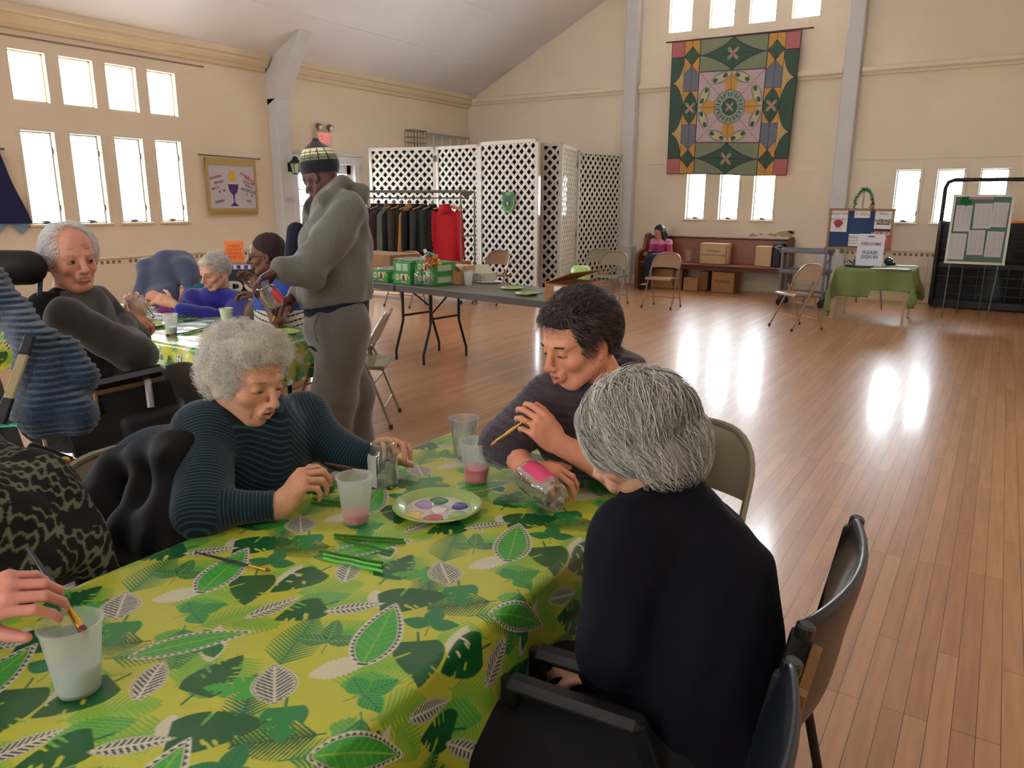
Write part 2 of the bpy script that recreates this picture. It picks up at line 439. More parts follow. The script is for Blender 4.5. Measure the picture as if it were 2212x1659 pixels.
# cornice on the left wall
def cornice(name, x, sx, y0, y1):
    prof = [(0, 3.36), (.05, 3.37), (.07, 3.41), (.12, 3.43), (.15, 3.47), (.15, 3.50), (.19, 3.52), (.19, 3.60), (0, 3.62)]
    b = MB(); vs = [(x+sx*p[0], y, p[1]) for y in (y0, y1) for p in prof]; n = len(prof)
    b.add(vs, [(i, (i+1) % n, n+(i+1) % n, n+i) for i in range(n)]+[tuple(range(n)), tuple(range(n, 2*n))])
    return S(b.build(name, M_trimc), 'moulded cream cornice along the top of the side wall', 'cornice')
cornice('trim_2', XL, 1, YF, 8.12); cornice('trim_3', XL, 1, 8.42, YB); cornice('trim_4', XR, -1, YF, YB)
# ledge on the back wall between posts
for i, (x0, x1) in enumerate(((XL, -6.13), (-5.88, -2.43), (-2.18, XR))):
    b = MB().box(((x0+x1)/2, YB-.05, 3.5), (x1-x0, .1, .09), bev=.02).box(((x0+x1)/2, YB-.02, 3.44), (x1-x0, .05, .05))
    S(b.build('trim_%d' % (5+i), M_wall), 'cream moulded ledge crossing the back wall', 'ledge')
b = MB()
for (x0, x1) in ((-6.6, -6.2), (-5.7, -5.3), (-3.0, -2.5), (-2.15, .6)): b.box(((x0+x1)/2, YB-.008, 2.17), (x1-x0, .012, .014))
b.box((-2.8, YB-.008, 2.06), (.45, .014, .12))
S(b.build('trim_8', M_wall), 'thin painted conduit line along the back wall', 'conduit')
b = MB().tube([(XL+.012, YF, 3.24), (XL+.012, 7.1, 3.30)], .008, 6)
S(b.build('trim_9', mat('wire_mauve', rgb(150, 120, 110), rough=.6)), 'thin dark wire running above the upper windows', 'wire')
# posts on the back wall and braced posts on the left wall
for i, x in enumerate((-6.005, -2.305)):
    b = MB().box((x, YB-.09, 3.3), (.235, .18, 6.6), bev=.012).box((x-.02, YB-.12, .35), (.42, .24, .7), bev=.01)
    S(b.build('trim_%d' % (10+i), M_trim), ['pale grey post rising the height of the back wall beside the quilt, left of it', 'pale grey post rising the height of the back wall, right of the quilt'][i], 'post')
def braced_post(name, y, label, full=True):
    b = MB().box((XL+.1, y, 1.5), (.2, .26, 3.0), bev=.01)
    b.add([(XL, y-.13, 2.9), (XL+.2, y-.13, 3.0), (XL+.86, y-.13, 4.0), (XL+.6, y-.13, 4.05), (XL, y-.13, 3.5),
           (XL, y+.13, 2.9), (XL+.2, y+.13, 3.0), (XL+.86, y+.13, 4.0), (XL+.6, y+.13, 4.05), (XL, y+.13, 3.5)],
          [(0, 1, 2, 3, 4), (9, 8, 7, 6, 5), (0, 5, 6, 1), (1, 6, 7, 2), (2, 7, 8, 3), (3, 8, 9, 4)])
    S(b.build(name, M_trim), label, 'post')
braced_post('trim_12', 8.3, 'pale grey braced post on the left wall beside the lantern')
braced_post('trim_13', 2.6, 'pale grey braced post on the left wall before the windows')
braced_post('trim_14', -3.1, 'pale grey braced post behind the photographer')

# windows
wn = [0]
def window(fixed, axis, a0, a1, z0, z1, out, kind, label):
    """frame, pane, hinges; kind 'case' for opening casements, 'plain' for fixed lights"""
    wn[0] += 1; ca = (a0+a1)/2; cz = (z0+z1)/2; w = a1-a0; h = z1-z0; dp = fixed+out*.09
    pos = (lambda a, t, z: (a, t, z)) if axis == 'x' else (lambda a, t, z: (t, a, z))
    dim = (lambda a, t, z: (a, t, z)) if axis == 'x' else (lambda a, t, z: (t, a, z))
    nm = 'window_%d' % wn[0]; f = MB(); s = .018
    for zz in (z0+s/2, z1-s/2): f.box(pos(ca, dp, zz), dim(w, .04, s))
    for aa in (a0+s/2, a1-s/2): f.box(pos(aa, dp, cz), dim(s, .04, h))
    fr = S(f.build(nm, M_wframe if kind == 'case' else M_wframe2), label, 'window')
    pn = MB().box(pos(ca, dp+out*.01, cz), dim(w-2*s, .004, h-2*s)).build('pane', M_pane, fr)
    if kind == 'case':
        g = MB()
        for zz in (z0+.18*h, z1-.2*h): g.box(pos(a1-.012, dp-out*.025, zz), dim(.02, .03, .07))
        g.build('hinge', mat('grey_hinge', rgb(90, 90, 90), rough=.5, metal=.5), fr)
        MB().box(pos(ca, dp-out*.035, z0+.02), dim(.09, .03, .02)).box(pos(ca-.03, dp-out*.055, z0+.035), dim(.10, .02, .012)).build('crank', mat('grey_hinge'), fr)
        MB().box(pos(ca, fixed-out*.012, z0-.012), dim(w+.09, .05, .03), bev=.006).build('sill', M_wall, fr)
        q = MB(); e = .02
        for aa in (a0-.015, a1+.015): q.box(pos(aa, fixed-out*.006, cz), dim(.03, .014, h))
        q.box(pos(ca, fixed-out*.006, z1+.015), dim(w+.06, .014, .03)); q.build('casing', M_wframe2, fr)
    return fr
ordn = ['first', 'second', 'third', 'fourth']
for gi, g in enumerate(groupsL):
    for i, y in enumerate(g):
        vis = gi == 0
        window(XL, 'y', y, y+.375, 1.2, 2.27, -1, 'case', 'tall steel casement window, lower row on the left wall, %s from the left' % ordn[i] if vis else 'tall casement window on the left wall nearer the photographer')
        window(XL, 'y', y-.01, y+.39, 2.6, 3.15, -1, 'plain', 'small upper window on the left wall, %s from the left' % ordn[i] if vis else 'small upper window on the left wall nearer the photographer')
for i, (a, b_) in enumerate(bx): window(YB, 'x', a, b_, 1.205, 2.0, 1, 'case', 'narrow bright window under the quilt, %s from the left' % ordn[i])
for i, (a, b_) in enumerate(bx2): window(YB, 'x', a, b_, 1.205, 2.0, 1, 'case', 'narrow bright window at the right of the back wall, %s from the left' % ordn[i])
for i, (a, b_) in enumerate(bx3): window(YB, 'x', a, b_, 1.205, 2.0, 1, 'case', 'narrow window hidden behind the lattice screens')
for i, (a, b_) in enumerate(bu): window(YB, 'x', a, b_, 4.36, 5.5, 1, 'plain', 'high window above the quilt, %s from the left' % ordn[i])
for h in holesF: window(YF, 'x', h[0], h[1], h[2], h[3], -1, 'plain', 'window in the wall behind the photographer')
# portals guide daylight sampling through each group of windows
for g in groupsL:
    y = g[0]+1.02
    portal('daylight_portal', (XL-.28, y, 2.18), (0, -pi/2, 0), 2.0, 2.1)
portal('daylight_portal', (-4.12, YB+.28, 1.6), (-pi/2, 0, 0), 1.6, .85); portal('daylight_portal', (-.78, YB+.28, 1.6), (-pi/2, 0, 0), 1.6, .85)
portal('daylight_portal', (-4.12, YB+.28, 4.93), (-pi/2, 0, 0), 2.6, 1.2); portal('daylight_portal', (-7.48, YB+.28, 1.6), (-pi/2, 0, 0), 1.6, .85)
portal('daylight_portal', (-7.38, YF-.28, 1.73), (pi/2, 0, 0), 2.4, 1.1); portal('daylight_portal', (-1.08, YF-.28, 1.73), (pi/2, 0, 0), 2.4, 1.1); portal('daylight_portal', (-4.18, YF-.28, 4.75), (pi/2, 0, 0), 2.5, 1.1)

# door in the left wall
dr = MB()
for y in (8.56, 10.0): dr.box((XL+.02, y, 1.1), (.08, .13, 2.2), bev=.008)
dr.box((XL+.03, 9.28, 2.16), (.1, 1.6, .14), bev=.008).box((XL+.03, 9.28, 2.25), (.14, 1.68, .04))
D1 = S(dr.build('door_1', M_trim), 'white panelled exit door with glass panes behind the standing man', 'door')
lf = MB()
for y in (8.68, 9.24, 9.30, 9.88): lf.box((XL-.06, y, 1.05), (.05, .1, 2.08))
for z in (.25, 1.02, 2.02): lf.box((XL-.06, 9.28, z), (.05, 1.28, .16 if z > 1.5 else .5 if z < .5 else .2))
for y0, y1 in ((8.73, 9.19), (9.35, 9.83)):
    lf.box((XL-.06, (y0+y1)/2, 1.5), (.03, .02, .95))
    for z in (1.12, 1.4, 1.67): lf.box((XL-.06, (y0+y1)/2, z), (.03, y1-y0, .02))
lf.build('door_leaf', M_trim, D1)
MB().box((XL-.065, 9.28, 1.5), (.006, 1.2, 1.0)).build('pane', glassy('door_glass', (1, 1, 1), refl=.1, base=(.9, .95, .9), alpha=.25), D1)
MB().tube([(XL-.02, 9.2, 1.0), (XL+.03, 9.2, 1.0), (XL+.03, 9.12, 1.0)], .012).build('door_handle', mat('brass', rgb(170, 140, 80), rough=.3, metal=1), D1)
portal('daylight_portal', (XL-.25, 9.28, 1.5), (0, -pi/2, 0), 1.0, 1.2)

# radiator covers with slots, wainscot and baseboards
def radiator(name, axis, fixed, sg, a0, a1, zt, label):
    b = MB(); s = MB(); pos = (lambda a, t, z: (a, t, z)) if axis == 'x' else (lambda a, t, z: (t, a, z)); dim = pos
    ca = (a0+a1)/2; w = a1-a0
    b.box(pos(ca, fixed+sg*.07, zt/2+.06), dim(w, .14, zt-.14), bev=.008)
    b.box(pos(ca, fixed+sg*.08, zt), dim(w, .17, .02))
    n = int(w/.075)
    for i in range(n):
        if i % 9 == 8: continue
        s.box(pos(a0+(i+.5)*w/n, fixed+sg*.1415, zt-.055), dim(.036, .004, .040))
    for i in range(1, int(w/1.2)+1): s.box(pos(a0+i*1.2, fixed+sg*.1405, zt/2), dim(.004, .002, zt-.16))
    o = S(b.build(name, M_wall), label, 'radiator cover'); s.build('grille_slot', mat('slot_shadow', rgb(140, 112, 88), rough=.8), o)
radiator('trim_15', 'y', XL, 1, -1.2, 8.1, .77, 'cream radiator cover with a slotted top along the left wall')
radiator('trim_16', 'x', YB, -1, -2.12, 1.3, .78, 'cream radiator cover with a slotted top along the back wall behind the sign-in table')
radiator('trim_17', 'x', YB, -1, -2.9, -2.44, .78, 'short slotted radiator cover between the pew and the grey post')
b = MB()
b.box((XL+.02, (YF+8.5)/2, .07), (.04, 8.5-YF, .14)); b.box((XL+.02, (10.06+YB)/2, .07), (.04, YB-10.06, .14))
S(b.build('baseboard_left', M_trimc), 'cream baseboard along the left wall', 'baseboard')
S(MB().box(((XL+XR)/2, YB-.16, .09), (XR-XL, .03, .18)).box(((XL+XR)/2, YB-.15, .30), (XR-XL, .012, .012)).build('baseboard_back', M_trimc), 'pale baseboard along the back wall', 'baseboard')
S(MB().box((XR-.02, (YF+YB)/2, .07), (.04, YB-YF, .14)).build('baseboard_right', M_trimc), 'cream baseboard along the right wall', 'baseboard')
# plaster damage under the back windows
b = MB()
random.seed(5)
for (x, z, r) in ((-3.10, .98, .10), (-3.35, .97, .035), (-3.65, .95, .06), (-3.52, .97, .03), (-4.1, .84, .06), (-3.28, .96, .04), (-3.0, 1.02, .05)):
    pts = [(x+r*1.3*cos(t*pi/5)*(.7+.5*random.random()), z+r*.6*sin(t*pi/5)*(.6+.6*random.random())) for t in range(10)]
    b.prism(pts, .003, (0, YB-.0005, 0), np.array(((1, 0, 0), (0, 0, -1), (0, 1, 0))))
S(b.build('trim_18', mat('bare_plaster', rgb(190, 160, 120), rough=.9)), 'patches of flaked plaster under the back windows', 'plaster patch')
RW = np.array(((0, 0, 1), (1, 0, 0), (0, 1, 0)), float)      # lettering on the left wall: reads +y, up +z, faces +x
RB = np.array(((1, 0, 0), (0, 0, -1), (0, 1, 0)), float)     # lettering on the back wall: reads +x, up +z, faces -y
M_white = mat('white_paper', rgb(226, 224, 222), rough=.8)
M_ink = mat('grey_ink', rgb(90, 90, 100), rough=.8)
M_gold = mat('gold_braid', rgb(178, 152, 92), rough=.6, bump=.6, bscale=120)

# ---- appliqued quilt as a finely divided cloth with its pattern in a colour attribute
def quilt():
    g = dict(dg=rgb(68, 90, 76), sage=rgb(128, 134, 108), pink=rgb(178, 106, 106), lil=rgb(188, 164, 166), org=rgb(196, 146, 74), gold=rgb(190, 162, 108), blue=rgb(112, 116, 128), pale=rgb(152, 160, 146), line=rgb(54, 48, 58), cream=rgb(190, 178, 140), pk=rgb(196, 130, 130), lg=rgb(120, 150, 100))
    nu, nv = 290, 290
    U, V = np.meshgrid(np.linspace(-1, 1, nu+1), np.linspace(1, -1, nv+1)); n = U.size; u = U.ravel(); v = V.ravel(); au = abs(u); av = abs(v)
    c = np.zeros((n, 3)); c[:] = g['lil']
    def put(m, k): c[m] = g[k]
    def seam(d, m=None, w=.0065):
        q = abs(d) < w; put(q if m is None else q & m, 'line')
    def flower(cx, cy, s):
        x, y = (u-cx)/s, (v-cy)/s; r = np.hypot(x, y); th = np.arctan2(y, x); pet = np.abs(np.sin(2*th))**1.6
        put((r < pet) & (pet > .3), 'lg'); put((r < .62*pet) | (r < .2), 'pk')
    mid = au <= .53
    # centre square
    r = np.hypot(u, v); th = np.arctan2(v, u); cen = mid & (av <= .52)
    aw = np.abs((th+pi/4) % (pi/2)-pi/4)
    put(cen & (aw < .30) & (r > .2) & (r < .46-.35*(aw-.1)), 'org')
    for k in range(4): seam(u*sin(k*pi/4)-v*cos(k*pi/4), cen, .004)
    for k in range(8):
        a = pi/8+k*pi/4; x = u*cos(a)+v*sin(a)-.455; y = -u*sin(a)+v*cos(a); e = (x/.058)**2+(y/.175)**2; e = np.where(np.abs(y) < .19, np.abs(x)/(.058*np.clip(1-(y/.185)**2, 1e-3, 1)), 9)
        put(e < 1.25, 'line'); put(e < 1.12, 'pale'); put(e < .8, 'cream')
        for s in (-1, 1): put(np.hypot(x/.030, (y-s*.085)/.042) < 1, 'dg')
    a10 = np.abs((th+pi/10) % (pi/5)-pi/10); ro = .245/np.cos(a10)*.97
    put(r < ro+.008, 'line'); put(r < ro, 'pale')
    for k in range(10):
        a = k*pi/5+pi/10
        for s in (-1, 1):
            x = u*cos(a)+v*sin(a)-.185; y = -u*sin(a)+v*cos(a)-s*.024; put(np.hypot((x+s*y*.4)/.04, (y-s*x*.3)/.014) < 1, 'dg')
        seam(-u*sin(k*pi/5)+v*cos(k*pi/5), (r < ro) & ((u*cos(k*pi/5)+v*sin(k*pi/5)) > 0), .003)
    put(r < .125, 'line'); put(r < .118, 'dg'); flower(0, 0, .085)
    # top and bottom middle fields
    fld = mid & (av > .52); put(fld, 'sage')
    for s in (1, -1):
        dv = v-s*.76; q = (np.abs(u)/.53)**.72+(np.abs(dv)/.245)**.72; put(fld & (q < 1.04), 'line'); put(fld & (q < .99), 'dg')
        seam(dv, fld & (q < 1), .005); flower(0, s*.76, .12)
    seam(u, fld, .004)
    # orange strips
    st = (au > .53) & (au <= .78); x = (au-.655)/.125; put(st, 'org')
    put(st & (av > .25) & (av < .63-.13*np.abs(x)), 'blue')
    d = np.abs(x)+np.abs(av-.765)/.135; put(st & (d < 1.05), 'line'); put(st & (d < .97), 'dg')
    le = np.abs(x)/np.clip(1-(v/.255)**2, 1e-3, 1); put(st & (av < .255) & (le < 1), 'line'); put(st & (av < .25) & (le < .93), 'dg')
    seam(au-.655, st, .004); seam(av-.25, st, .004); seam(av-.63+.13*np.abs(x), st & (av > .4), .005)
    for s in (-1, 1): flower(s*.655, 0, .11)
    # side strips
    sd = au > .78; put(sd, 'gold'); w = (1-au)/.22
    q = w**2+(v/.375)**2; put(sd & (q < 1.04), 'line'); put(sd & (q < .97), 'dg')
    q = w**2+((av-.755)/.375)**2; put(sd & (av < .755) & (q < 1.04), 'line'); put(sd & (av < .755) & (q < .97), 'dg')
    put(sd & (av > .755), 'pink')
    seam(au-.53); seam(au-.78, None, .005); seam(av-.52, mid, .006); seam(av-.755, sd, .005); seam(1-au, None, .01); seam(1-av, None, .01)
    # cloth position: hung slightly askew, sagging between the ends of its rod
    TL, TR, BL, BR = (-5.25, 4.19), (-3.10, 4.15), (-5.22, 1.985), (-3.14, 1.935)
    a = (u+1)/2; t = (1-v)/2
    X = (1-t)*((1-a)*TL[0]+a*TR[0])+t*((1-a)*BL[0]+a*BR[0]); Z = (1-t)*((1-a)*TL[1]+a*TR[1])+t*((1-a)*BL[1]+a*BR[1])
    Z += .02*np.sin(a*pi*2)*t*.5
    Y = YB-.145+.012*np.sin(X*9+1)*t+.01*np.sin(X*23)*t
    root = thing('quilt_hanging', 'large square applique quilt in green, orange and pink on the back wall', 'quilt', (-4.18, YB-.15, 4.18))
    Q = np.arange(n).reshape(nv+1, nu+1); Q = np.stack([Q[:-1, :-1], Q[1:, :-1], Q[1:, 1:], Q[:-1, 1:]], -1).reshape(-1, 4)
    o = np_mesh('quilt_cloth', np.stack([X, Y, Z], 1), Q, mat('quilt_cotton', rough=.9, attr='Col', bump=.25, bscale=25, noise=.06, nscale=30), root, {'Col': c})
    md = o.modifiers.new('thickness', 'SOLIDIFY'); md.thickness = .006; md.offset = -1
    MB().tube([(-5.36, YB-.145, 4.185), (-2.93, YB-.145, 4.165)], .014, 8).build('rod', mat('brown_rod', rgb(96, 60, 60), rough=.5), root, world=True, smooth=SM)
    for i, (x0, x1, z1) in enumerate(((-5.24, -5.24, 4.40), (-3.02, -3.06, 4.40), (-3.35, -3.08, 4.42), (-4.75, -4.95, 4.34))):
        MB().tube([(x0, YB-.145, 4.19), (x1, YB-.03, z1)], .003, 5).build('cord', M_white, root, world=True)
quilt()

# ---- chalice banner
bn = thing('chalice_banner', 'white felt banner with a purple chalice and gold fringe on the left wall', 'banner', (XL+.05, 7.38, 2.08))
MB().box((XL+.045, 7.39, 1.70), (.008, .84, .72)).build('felt', mat('white_felt', rgb(196, 190, 194), rough=.95, bump=.4, bscale=200), bn, world=True)
b = MB()
for y in (6.975, 7.805): b.box((XL+.049, y, 1.70), (.012, .04, .76))
b.box((XL+.05, 7.39, 2.035), (.014, .87, .10)); b.box((XL+.05, 7.39, 1.36), (.014, .87, .04)); b.build('border', M_gold, bn, world=True)
b = MB()
for i in range(58): b.tube([(XL+.05, 6.965+i*.0148, 1.35), (XL+.052, 6.966+i*.0148, 1.285)], [.004, .006], 5)
b.build('fringe', M_gold, bn, world=True)
MB().tube([(XL+.06, 6.86, 2.115), (XL+.06, 7.90, 2.10)], .010, 8).lathe([(.0, -.02), (.018, 0), (0, .02)], (XL+.06, 6.86, 2.115), 10).lathe([(.0, -.02), (.018, 0), (0, .02)], (XL+.06, 7.9, 2.10), 10).build('rod', mat('rod_metal', rgb(130, 110, 110), rough=.4, metal=.6), bn, world=True, smooth=SM)
MB().tube([(XL+.065, 6.91, 2.11), (XL+.065, 6.91, 2.0), (XL+.065, 6.91, 1.97), (XL+.065, 6.91, 1.91)], [.003, .003, .012, .014], 8).build('tassel', M_gold, bn, world=True, smooth=SM)
ch = [(-.088, .0), (.088, .0), (.08, -.06), (.055, -.115), (.012, -.155), (.01, -.165), (.017, -.18), (.008, -.205), (.009, -.255), (.03, -.28), (.065, -.30), (.065, -.312), (-.065, -.312), (-.065, -.30), (-.03, -.28), (-.009, -.255), (-.008, -.205), (-.017, -.18), (-.01, -.165), (-.012, -.155), (-.055, -.115), (-.08, -.06)]
MB().prism([(p[0], p[1]) for p in ch], .004, (XL+.049, 7.40, 1.72), RW).build('chalice', mat('purple_felt', rgb(84, 56, 128), rough=.95), bn, world=True)
MB().prism([(.062*cos(t*pi/12), .075*sin(t*pi/12)) for t in range(24)], .004, (XL+.049, 7.39, 1.835), RW).build('host_disc', mat('yellow_felt', rgb(206, 172, 60), rough=.95), bn, world=True)
mk = {k: mat('felt_'+k, c, rough=.9) for k, c in dict(plum=rgb(150, 60, 110), navy=rgb(58, 48, 84), rose=rgb(170, 70, 100), tan=rgb(196, 160, 140)).items()}
for s, y, z, a, k in (('SHANNA', 7.11, 1.815, 14, 'plum'), ('SIDNEY', 7.16, 1.745, 12, 'plum'), ('MATT', 7.10, 1.66, 14, 'rose'), ('A   N', 7.20, 1.62, 14, 'navy'), ('SARAH', 7.15, 1.475, 12, 'navy'), ('JUNIOR', 7.62, 1.85, -22, 'rose'), ('ANDRES', 7.70, 1.79, -20, 'rose'), ('WILLIAM', 7.68, 1.745, -12, 'rose'), ('WILLY', 7.68, 1.69, -16, 'navy'), ('NICHOLAS', 7.66, 1.63, -14, 'navy'), ('C    N', 7.68, 1.57, -14, 'navy'), ('HIR', 7.66, 1.48, -12, 'plum')):
    a = radians(a); R2 = RW@np.array(((cos(a), -sin(a), 0), (sin(a), cos(a), 0), (0, 0, 1)))
    text('lettering', s, mk[k], (XL+.0505, y, z), .052, R2, bn, bold=.001)
# ---- navy banner at the far left
nb = thing('navy_banner', 'navy blue cloth banner with light blue points at the left edge', 'banner', (XL+.04, 4.2, 2.05))
def nbf(u, v):
    w = .30+.13*v**1.3; return (XL+.05+.012*sin(v*9+u*7), 3.7+u*(.60+.25*v**1.1), 2.02-.80*v)
MB().grid(nbf, 16, 18).build('navy_cloth', mat('navy_felt', rgb(32, 34, 78), rough=.9, bump=.3, bscale=80), nb, world=True, smooth=3.2)
b = MB()
for i in range(3): b.prism([(0, 0), (.26, 0), (.13, -.14)], .006, (XL+.03, 3.78+i*.26, 1.23), RW)
b.build('pennant_edge', mat('light_blue_felt', rgb(120, 150, 166), rough=.9), nb, world=True)
MB().tube([(XL+.05, 3.6, 2.035), (XL+.05, 4.36, 2.045)], .012, 6).build('rod', mat('rod_metal'), nb, world=True)
MB().box((XL+.07, 4.02, 1.97), (.01, .09, .06), rotm('X', .3)).build('white_patch', M_white, nb, world=True)

# ---- exit sign with emergency lamps
ex = thing('exit_sign', 'lit red EXIT sign with two emergency lamp heads above the door', 'exit sign', (XL, 9.24, 2.48))
MB().box((XL+.04, 9.25, 2.485), (.07, .33, .22), bev=.008).build('sign_box', mat('sign_housing', rgb(214, 196, 176), rough=.5), ex, world=True)
text('exit_lettering', 'EXIT', mat('lit_red', rgb(255, 92, 92), emit=1.0), (XL+.078, 9.25, 2.485), .20, RW, ex, sx=.62, bold=.002)
for y in (9.13, 9.37):
    h = MB().tube([(XL+.05, y, 2.585), (XL+.05, y, 2.64)], .012, 6)
    h.lathe([(.02, -.05), (.045, -.04), (.05, .03), (.048, .04)], (XL+.08, y, 2.67), 14, rotm('Y', radians(110)), cap1=True)
    L = h.build('lamp_head', mat('lamp_brown', rgb(130, 96, 80), rough=.5), ex, world=True, smooth=SM)
    MB().lathe([(.04, 0), (.03, .012)], (XL+.115, y, 2.655), 14, rotm('Y', radians(110)), cap1=True).build('lens', mat('lamp_lens', rgb(220, 225, 235), rough=.1), L, world=False)
    c = L.children[0]; c.matrix_parent_inverse = Matrix.Translation(-Vector(ex.location)); 
# ---- lantern on the post
ln = thing('wall_lantern', 'black coach lantern mounted on the pale braced post', 'lantern', (XL+.2, 8.36, 1.88))
lc = (XL+.33, 8.36); b = MB()
b.lathe([(.035, 1.885), (.055, 1.90), (.055, 1.905)], (*lc, 0), 6); b.lathe([(.10, 2.05), (.105, 2.06), (.06, 2.10), (.045, 2.115), (.04, 2.14), (.015, 2.155), (.0, 2.165)], (*lc, 0), 12)
for k in range(6):
    a = k*pi/3; b.tube([(lc[0]+.053*cos(a), lc[1]+.053*sin(a), 1.9), (lc[0]+.088*cos(a), lc[1]+.088*sin(a), 2.055)], .006, 5)
b.tube([(XL+.2, 8.36, 2.02), (XL+.27, 8.36, 2.0), (lc[0], lc[1], 2.05)], .012, 6); b.box((XL+.205, 8.36, 2.0), (.02, .08, .14))
b.build('lantern_frame', M_dark, ln, world=True)
MB().lathe([(.048, 1.905), (.082, 2.05)], (*lc, 0), 6, cap0=False).build('lantern_glass', glassy('amber_glass', (.9, .9, .75), refl=.2, base=(.8, .8, .6), alpha=.3), ln, world=True)
# ---- notice on the post
nt = thing('paper_notice', 'small white printed notice taped to the pale post below the lantern', 'notice', (XL+.202, 8.32, 1.5))
MB().box((XL+.203, 8.32, 1.50), (.003, .22, .13)).build('paper', mat('notice_paper', rgb(200, 192, 196), rough=.8), nt, world=True)
text('notice_text', 'SMOKE FREE\nFACILITY ONLY', mat('mauve_ink', rgb(140, 100, 110), rough=.8), (XL+.2055, 8.32, 1.5), .028, RW, nt)
# ---- ladder stored on edge along the left wall behind the screens
ld = thing('aluminium_ladder', 'aluminium ladder stored on its edge high on the wall behind the lattice screens', 'ladder', (XL+.1, 12.4, 2.45))
b = MB().box((XL+.1, 12.5, 2.755), (.03, 1.5, .05)).build('upper_rail', mat('aluminium', rgb(170, 172, 180), rough=.35, metal=.7), ld, world=True)
MB().box((XL+.1, 12.5, 2.40), (.03, 1.5, .05)).build('lower_rail', mat('aluminium'), ld, world=True)
for i in range(6): MB().tube([(XL+.1, 11.80+i*.28, 2.41), (XL+.1, 11.80+i*.28, 2.75)], .014, 8).build('rung', mat('aluminium'), ld, world=True)
MB().box((XL+.04, 12.0, 2.38), (.08, .04, .06)).box((XL+.04, 13.0, 2.38), (.08, .04, .06)).build('bracket', M_dark, ld, world=True)
cr = thing('wire_basket', 'brown wire basket on the wall beside the ladder', 'basket', (XL+.13, 11.5, 2.5))
b = MB()
for z in (2.46, 2.56, 2.66, 2.78):
    for (p, q) in (((.02, 11.33), (.02, 11.7)), ((.24, 11.33), (.24, 11.7)), ((.02, 11.33), (.24, 11.33)), ((.02, 11.7), (.24, 11.7))): b.tube([(XL+p[0], p[1], z), (XL+q[0], q[1], z)], .009 if z > 2.7 else .005, 5)
for i in range(5):
    for x in (.02, .24): b.tube([(XL+x, 11.33+i*.0925, 2.46), (XL+x, 11.33+i*.0925, 2.78)], .005, 5)
for i in range(5): b.tube([(XL+.02, 11.33+i*.0925, 2.46), (XL+.24, 11.33+i*.0925, 2.46)], .004, 5)
b.build('wire_frame', mat('brown_wire', rgb(110, 92, 84), rough=.5), cr, world=True)
# ------------------------------------------------------------------ lattice screens
M_lat = mat('white_lattice', rgb(214, 206, 192), rough=.55, noise=.06, nscale=14)
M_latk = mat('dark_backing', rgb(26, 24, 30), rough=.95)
M_hinge = mat('old_hinge', rgb(110, 96, 84), rough=.5, metal=.5)
def lattice(p0, p1, h, label, lean=(0, 0), hinge=None, backing=True, pitch=.15, strip=.042, group='hinged white lattice screens'):
    p0 = np.array((p0[0], p0[1], 0.)); p1 = np.array((p1[0], p1[1], 0.)); w = np.linalg.norm(p1-p0); e = (p1-p0)/w; nrm = np.array((e[1], -e[0], 0.))
    root = thing('lattice_screen', label, 'screen', p0, 0, group)
    up = np.array((lean[0], lean[1], 1.)); R = np.column_stack([e, up, nrm])
    fw = .05
    fr = MB()
    def bar(x0, z0, x1, z1, wd, t0, t1):
        d = np.array((x1-x0, z1-z0)); L = np.hypot(*d); d /= L; n = np.array((-d[1], d[0]))*wd/2
        q = [(x0+n[0], z0+n[1]), (x0-n[0], z0-n[1]), (x1-n[0], z1-n[1]), (x1+n[0], z1+n[1])]
        vs = [p0+R@np.array((a, z, t)) for t in (t0, t1) for a, z in q]
        return vs, [(0, 1, 2, 3), (7, 6, 5, 4)]+[(i, (i+1) % 4, 4+(i+1) % 4, 4+i)[::-1] for i in range(4)]
    for a in ((fw/2, 0, fw/2, h), (w-fw/2, 0, w-fw/2, h), (0, h-fw/2, w, h-fw/2), (0, fw, w, fw), (0, .75, w, .75)):
        if a[1] == .75: continue
        fr.add(*bar(*a, fw if a[1] != fw else .1, -.012, .018))
    fr.build('screen_frame', M_lat, root, world=True)
    for sg, t0 in ((1, .002), (-1, -.004)):
        b = MB(); lo, hi, x0, x1 = fw, h-fw*.6, fw*.6, w-fw*.6
        k = x0-(hi-lo) if sg > 0 else x0
        k = math.floor((x0-(hi-lo))/pitch)*pitch if sg > 0 else math.floor(x0/pitch)*pitch
        while k < (x1 if sg > 0 else x1+(hi-lo)):
            # line a = k + sg*(z-lo)
            za = lo; zb = hi; xa = k+sg*(za-lo); xb = k+sg*(zb-lo)
            def clipx(X): return lo+(X-k)*sg
            zs = sorted([clipx(x0), clipx(x1)]); zA = max(lo, zs[0]); zB = min(hi, zs[1])
            if zB-zA > .01: b.add(*bar(k+sg*(zA-lo), zA, k+sg*(zB-lo), zB, strip, t0, t0+.006))
            k += pitch
        b.build('lattice_slats', M_lat, root, world=True)
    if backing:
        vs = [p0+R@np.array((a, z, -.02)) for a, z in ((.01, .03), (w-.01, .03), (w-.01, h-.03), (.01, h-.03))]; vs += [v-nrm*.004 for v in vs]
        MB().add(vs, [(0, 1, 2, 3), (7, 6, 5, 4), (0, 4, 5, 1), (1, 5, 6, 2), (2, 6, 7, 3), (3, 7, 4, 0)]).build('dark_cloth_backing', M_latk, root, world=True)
    if hinge is not None:
        for z in hinge:
            vs = [p0+R@np.array((w+a, z+s, .024)) for a, s in ((-.035, -.05), (.035, -.05), (.035, .05), (-.035, .05))]
            MB().box(p0+R@np.array((w, z, .024)), (.07, .10, .008), np.column_stack([e, (0, 0, 1), nrm])).build('hinge', M_hinge, root, world=True)
    return root, (lambda x, z, t: p0+R@np.array((x, z, t))), R
HS = 2.37
